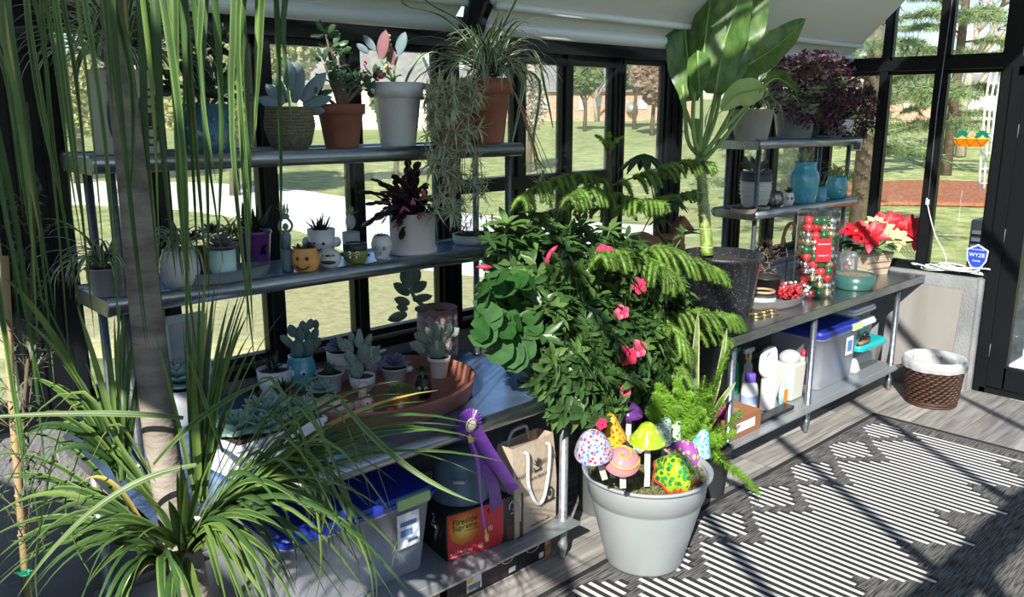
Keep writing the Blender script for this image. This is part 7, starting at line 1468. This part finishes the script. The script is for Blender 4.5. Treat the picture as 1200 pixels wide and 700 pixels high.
def pup(x, y, n, targets, W=(.014, .026), d=PD0):
    b = A_(x, y, d); n = int(n*1.15); W = (W[0]*.75, W[1]*.9)
    for i in range(n):
        tx, ty, lift, dd = rnd.choice(targets); tx += U(-34, 34); ty += U(-34, 34); tip = A_(tx, ty, d+dd+U(-.1, .1)); m_ = b+(tip-b)*.45+UPV*lift*U(.8, 1.15); P3 = bez(b+rdir()*.012, m_, tip, 12); nn = len(P3); W_ = U(*W); k = rnd.random()
        ribbon(mb, P3, [W_*wp(i_/(nn-1)) for i_ in range(nn)], (RT*U(.3, 1)+FH*U(-1, 1)).normalized() if abs((tip-b).dot(RT)) < .15 else (FH*.8+UPV*.4+RT*U(-.2, .2)), .3, (0, 0) if k < .3 else ((0, 1) if k < .75 else ((1, 1) if k < .97 else (2, 2))))
# upright tuft right of trunk, left tuft, and the big low fountain
pup(233, 585, 26, [(245, 350, .1, .05), (270, 370, .1, .1), (300, 350, .1, 0), (235, 400, .05, 0), (260, 320, .1, .1), (215, 420, .02, -.1)])
pup(143, 560, 26, [(118, 380, .1, 0), (100, 430, .1, 0), (150, 380, .1, .1), (60, 450, .12, .1), (10, 340, .15, .1), (160, 400, .05, .1), (40, 520, .15, 0)])
pup(228, 640, 48, [(440, 600, .32, 0), (400, 500, .2, .1), (460, 540, .25, .1), (450, 680, .4, 0), (380, 720, .35, -.1), (340, 740, .3, -.2), (470, 660, .38, .1), (420, 560, .3, 0), (300, 750, .25, -.25), (500, 470, .2, .1), (350, 600, .25, -.2), (560, 530, .3, .2), (410, 700, .4, .1)], (.012, .022))
pup(190, 660, 36, [(0, 640, .22, 0), (40, 700, .25, -.1), (90, 740, .25, -.15), (20, 580, .2, .1), (-20, 700, .25, 0), (130, 760, .2, -.2), (60, 600, .2, 0), (200, 780, .2, -.3), (250, 770, .2, -.3), (-10, 540, .2, .1)], (.014, .024))
pup(215, 655, 26, [(230, 560, .05, -.25), (300, 620, .15, -.3), (150, 600, .1, -.25), (330, 680, .2, -.3), (100, 660, .15, -.3), (210, 740, .1, -.35)], (.018, .028))
for _ in range(34):
    sx = 1 if rnd.random() < .72 else -1; b = A_(225+U(-12, 12), 640+U(-15, 10)); ex = (U(330, 470) if sx > 0 else U(-40, 120)); ey = U(600, 740); tip = A_(ex, ey, PD0+U(-.15, .12)); pk = A_((225+ex)/2+sx*U(20, 60), U(440, 560), PD0+U(-.1, .1)); mid2 = tip.lerp(pk, .35)+RT*sx*U(.02, .07)
    P3 = smoothpath([b, b.lerp(pk, .55)+UPV*.03, pk, mid2, tip], 5); nn = len(P3); W_ = U(.007, .012); ribbon(mb, P3, [W_*wp(i/(nn-1)) for i in range(nn)], (FH*.8+UPV*.5+RT*U(-.4, .4)).normalized(), .3, (1, 1) if rnd.random() < .6 else (0, 1))
mb.build('base_tuft_leaves', [gpalm, gpalm2, gyel], t)
mb = MB()
for (a, b, c) in (((-60, 492), (120, 478), (215, 490)), ((20, 700), (110, 560), (230, 545)), ((330, 440), (240, 470), (180, 545)), ((215, 400), (245, 480), (262, 530)), ((560, 590), (470, 560), (400, 470))):
    P3 = bez(A_(*a, PD0-.25), A_(*b, PD0-.2), A_(*c, PD0-.15), 12); ribbon(mb, P3, [.014*wp(1-i/12) for i in range(13)], (UPV+FH*.5).normalized(), .3, (0, 1))
mb.build('stray_leaves', [gpalm, gpalm2], t)
# olive sapling with stake
b = PD(25, 760, 2.3); t = thing('olive_sapling', 'thin olive sapling tied to a bamboo stake in a grey pot at the far left', 'potted plant', (b.x, b.y, 0))
def A2(x, y, d=2.3): return PD(x, y, d)-t.location
zt_ = A2(10, 690).z; pot(t, 'taper', .13, .32, greyl)
mb = MB(); tube(mb, [A2(34, 720), A2(12, 440), A2(5, 300)], .011, 8); [ell(mb, A2(34-22*(i/6), 720-280*(i/6)), (.014, .014, .005)) for i in range(7)]; mb.build('stake', mat('bamboo', (.36, .25, .13), .6), t)
mb = MB(); st = MB(); tube(st, smoothpath([A2(30, 740), A2(24, 560), A2(34, 400), A2(40, 240), A2(30, 120)], 5), .006, 6)
for _ in range(38):
    x, y = U(-20, 70), U(180, 620); c = A2(x, y, 2.3+U(-.15, .15)); tr_ = A2(34-(y-400)*.0, y+40); tube(st, [tr_, (tr_+c)/2+UPV*.01, c], .002, 3)
    for k in range(9): q = tr_.lerp(c, .2+.1*k); leaf(mb, q, (rdir()+(c-tr_).normalized()*.6), UPV, U(.03, .05), .010, 0, n=2)
mb.build('foliage', golive, t); st.build('stem', bark, t)
q = A2(30, 672, 2.28); mb = MB(); tube(mb, [q+Vector((.014*math.cos(a), .014*math.sin(a), 0)) for a in [k*.6 for k in range(11)]], .004, 5, closed=True); pad(mb, q, -FH*.3+RT+UPV*.5, .03, .014, .004); pad(mb, q, -FH*.3-RT+UPV*.2, .03, .014, .004); mb.build('green_tie', mat('tie_green', (.01, .35, .2), .5), t)
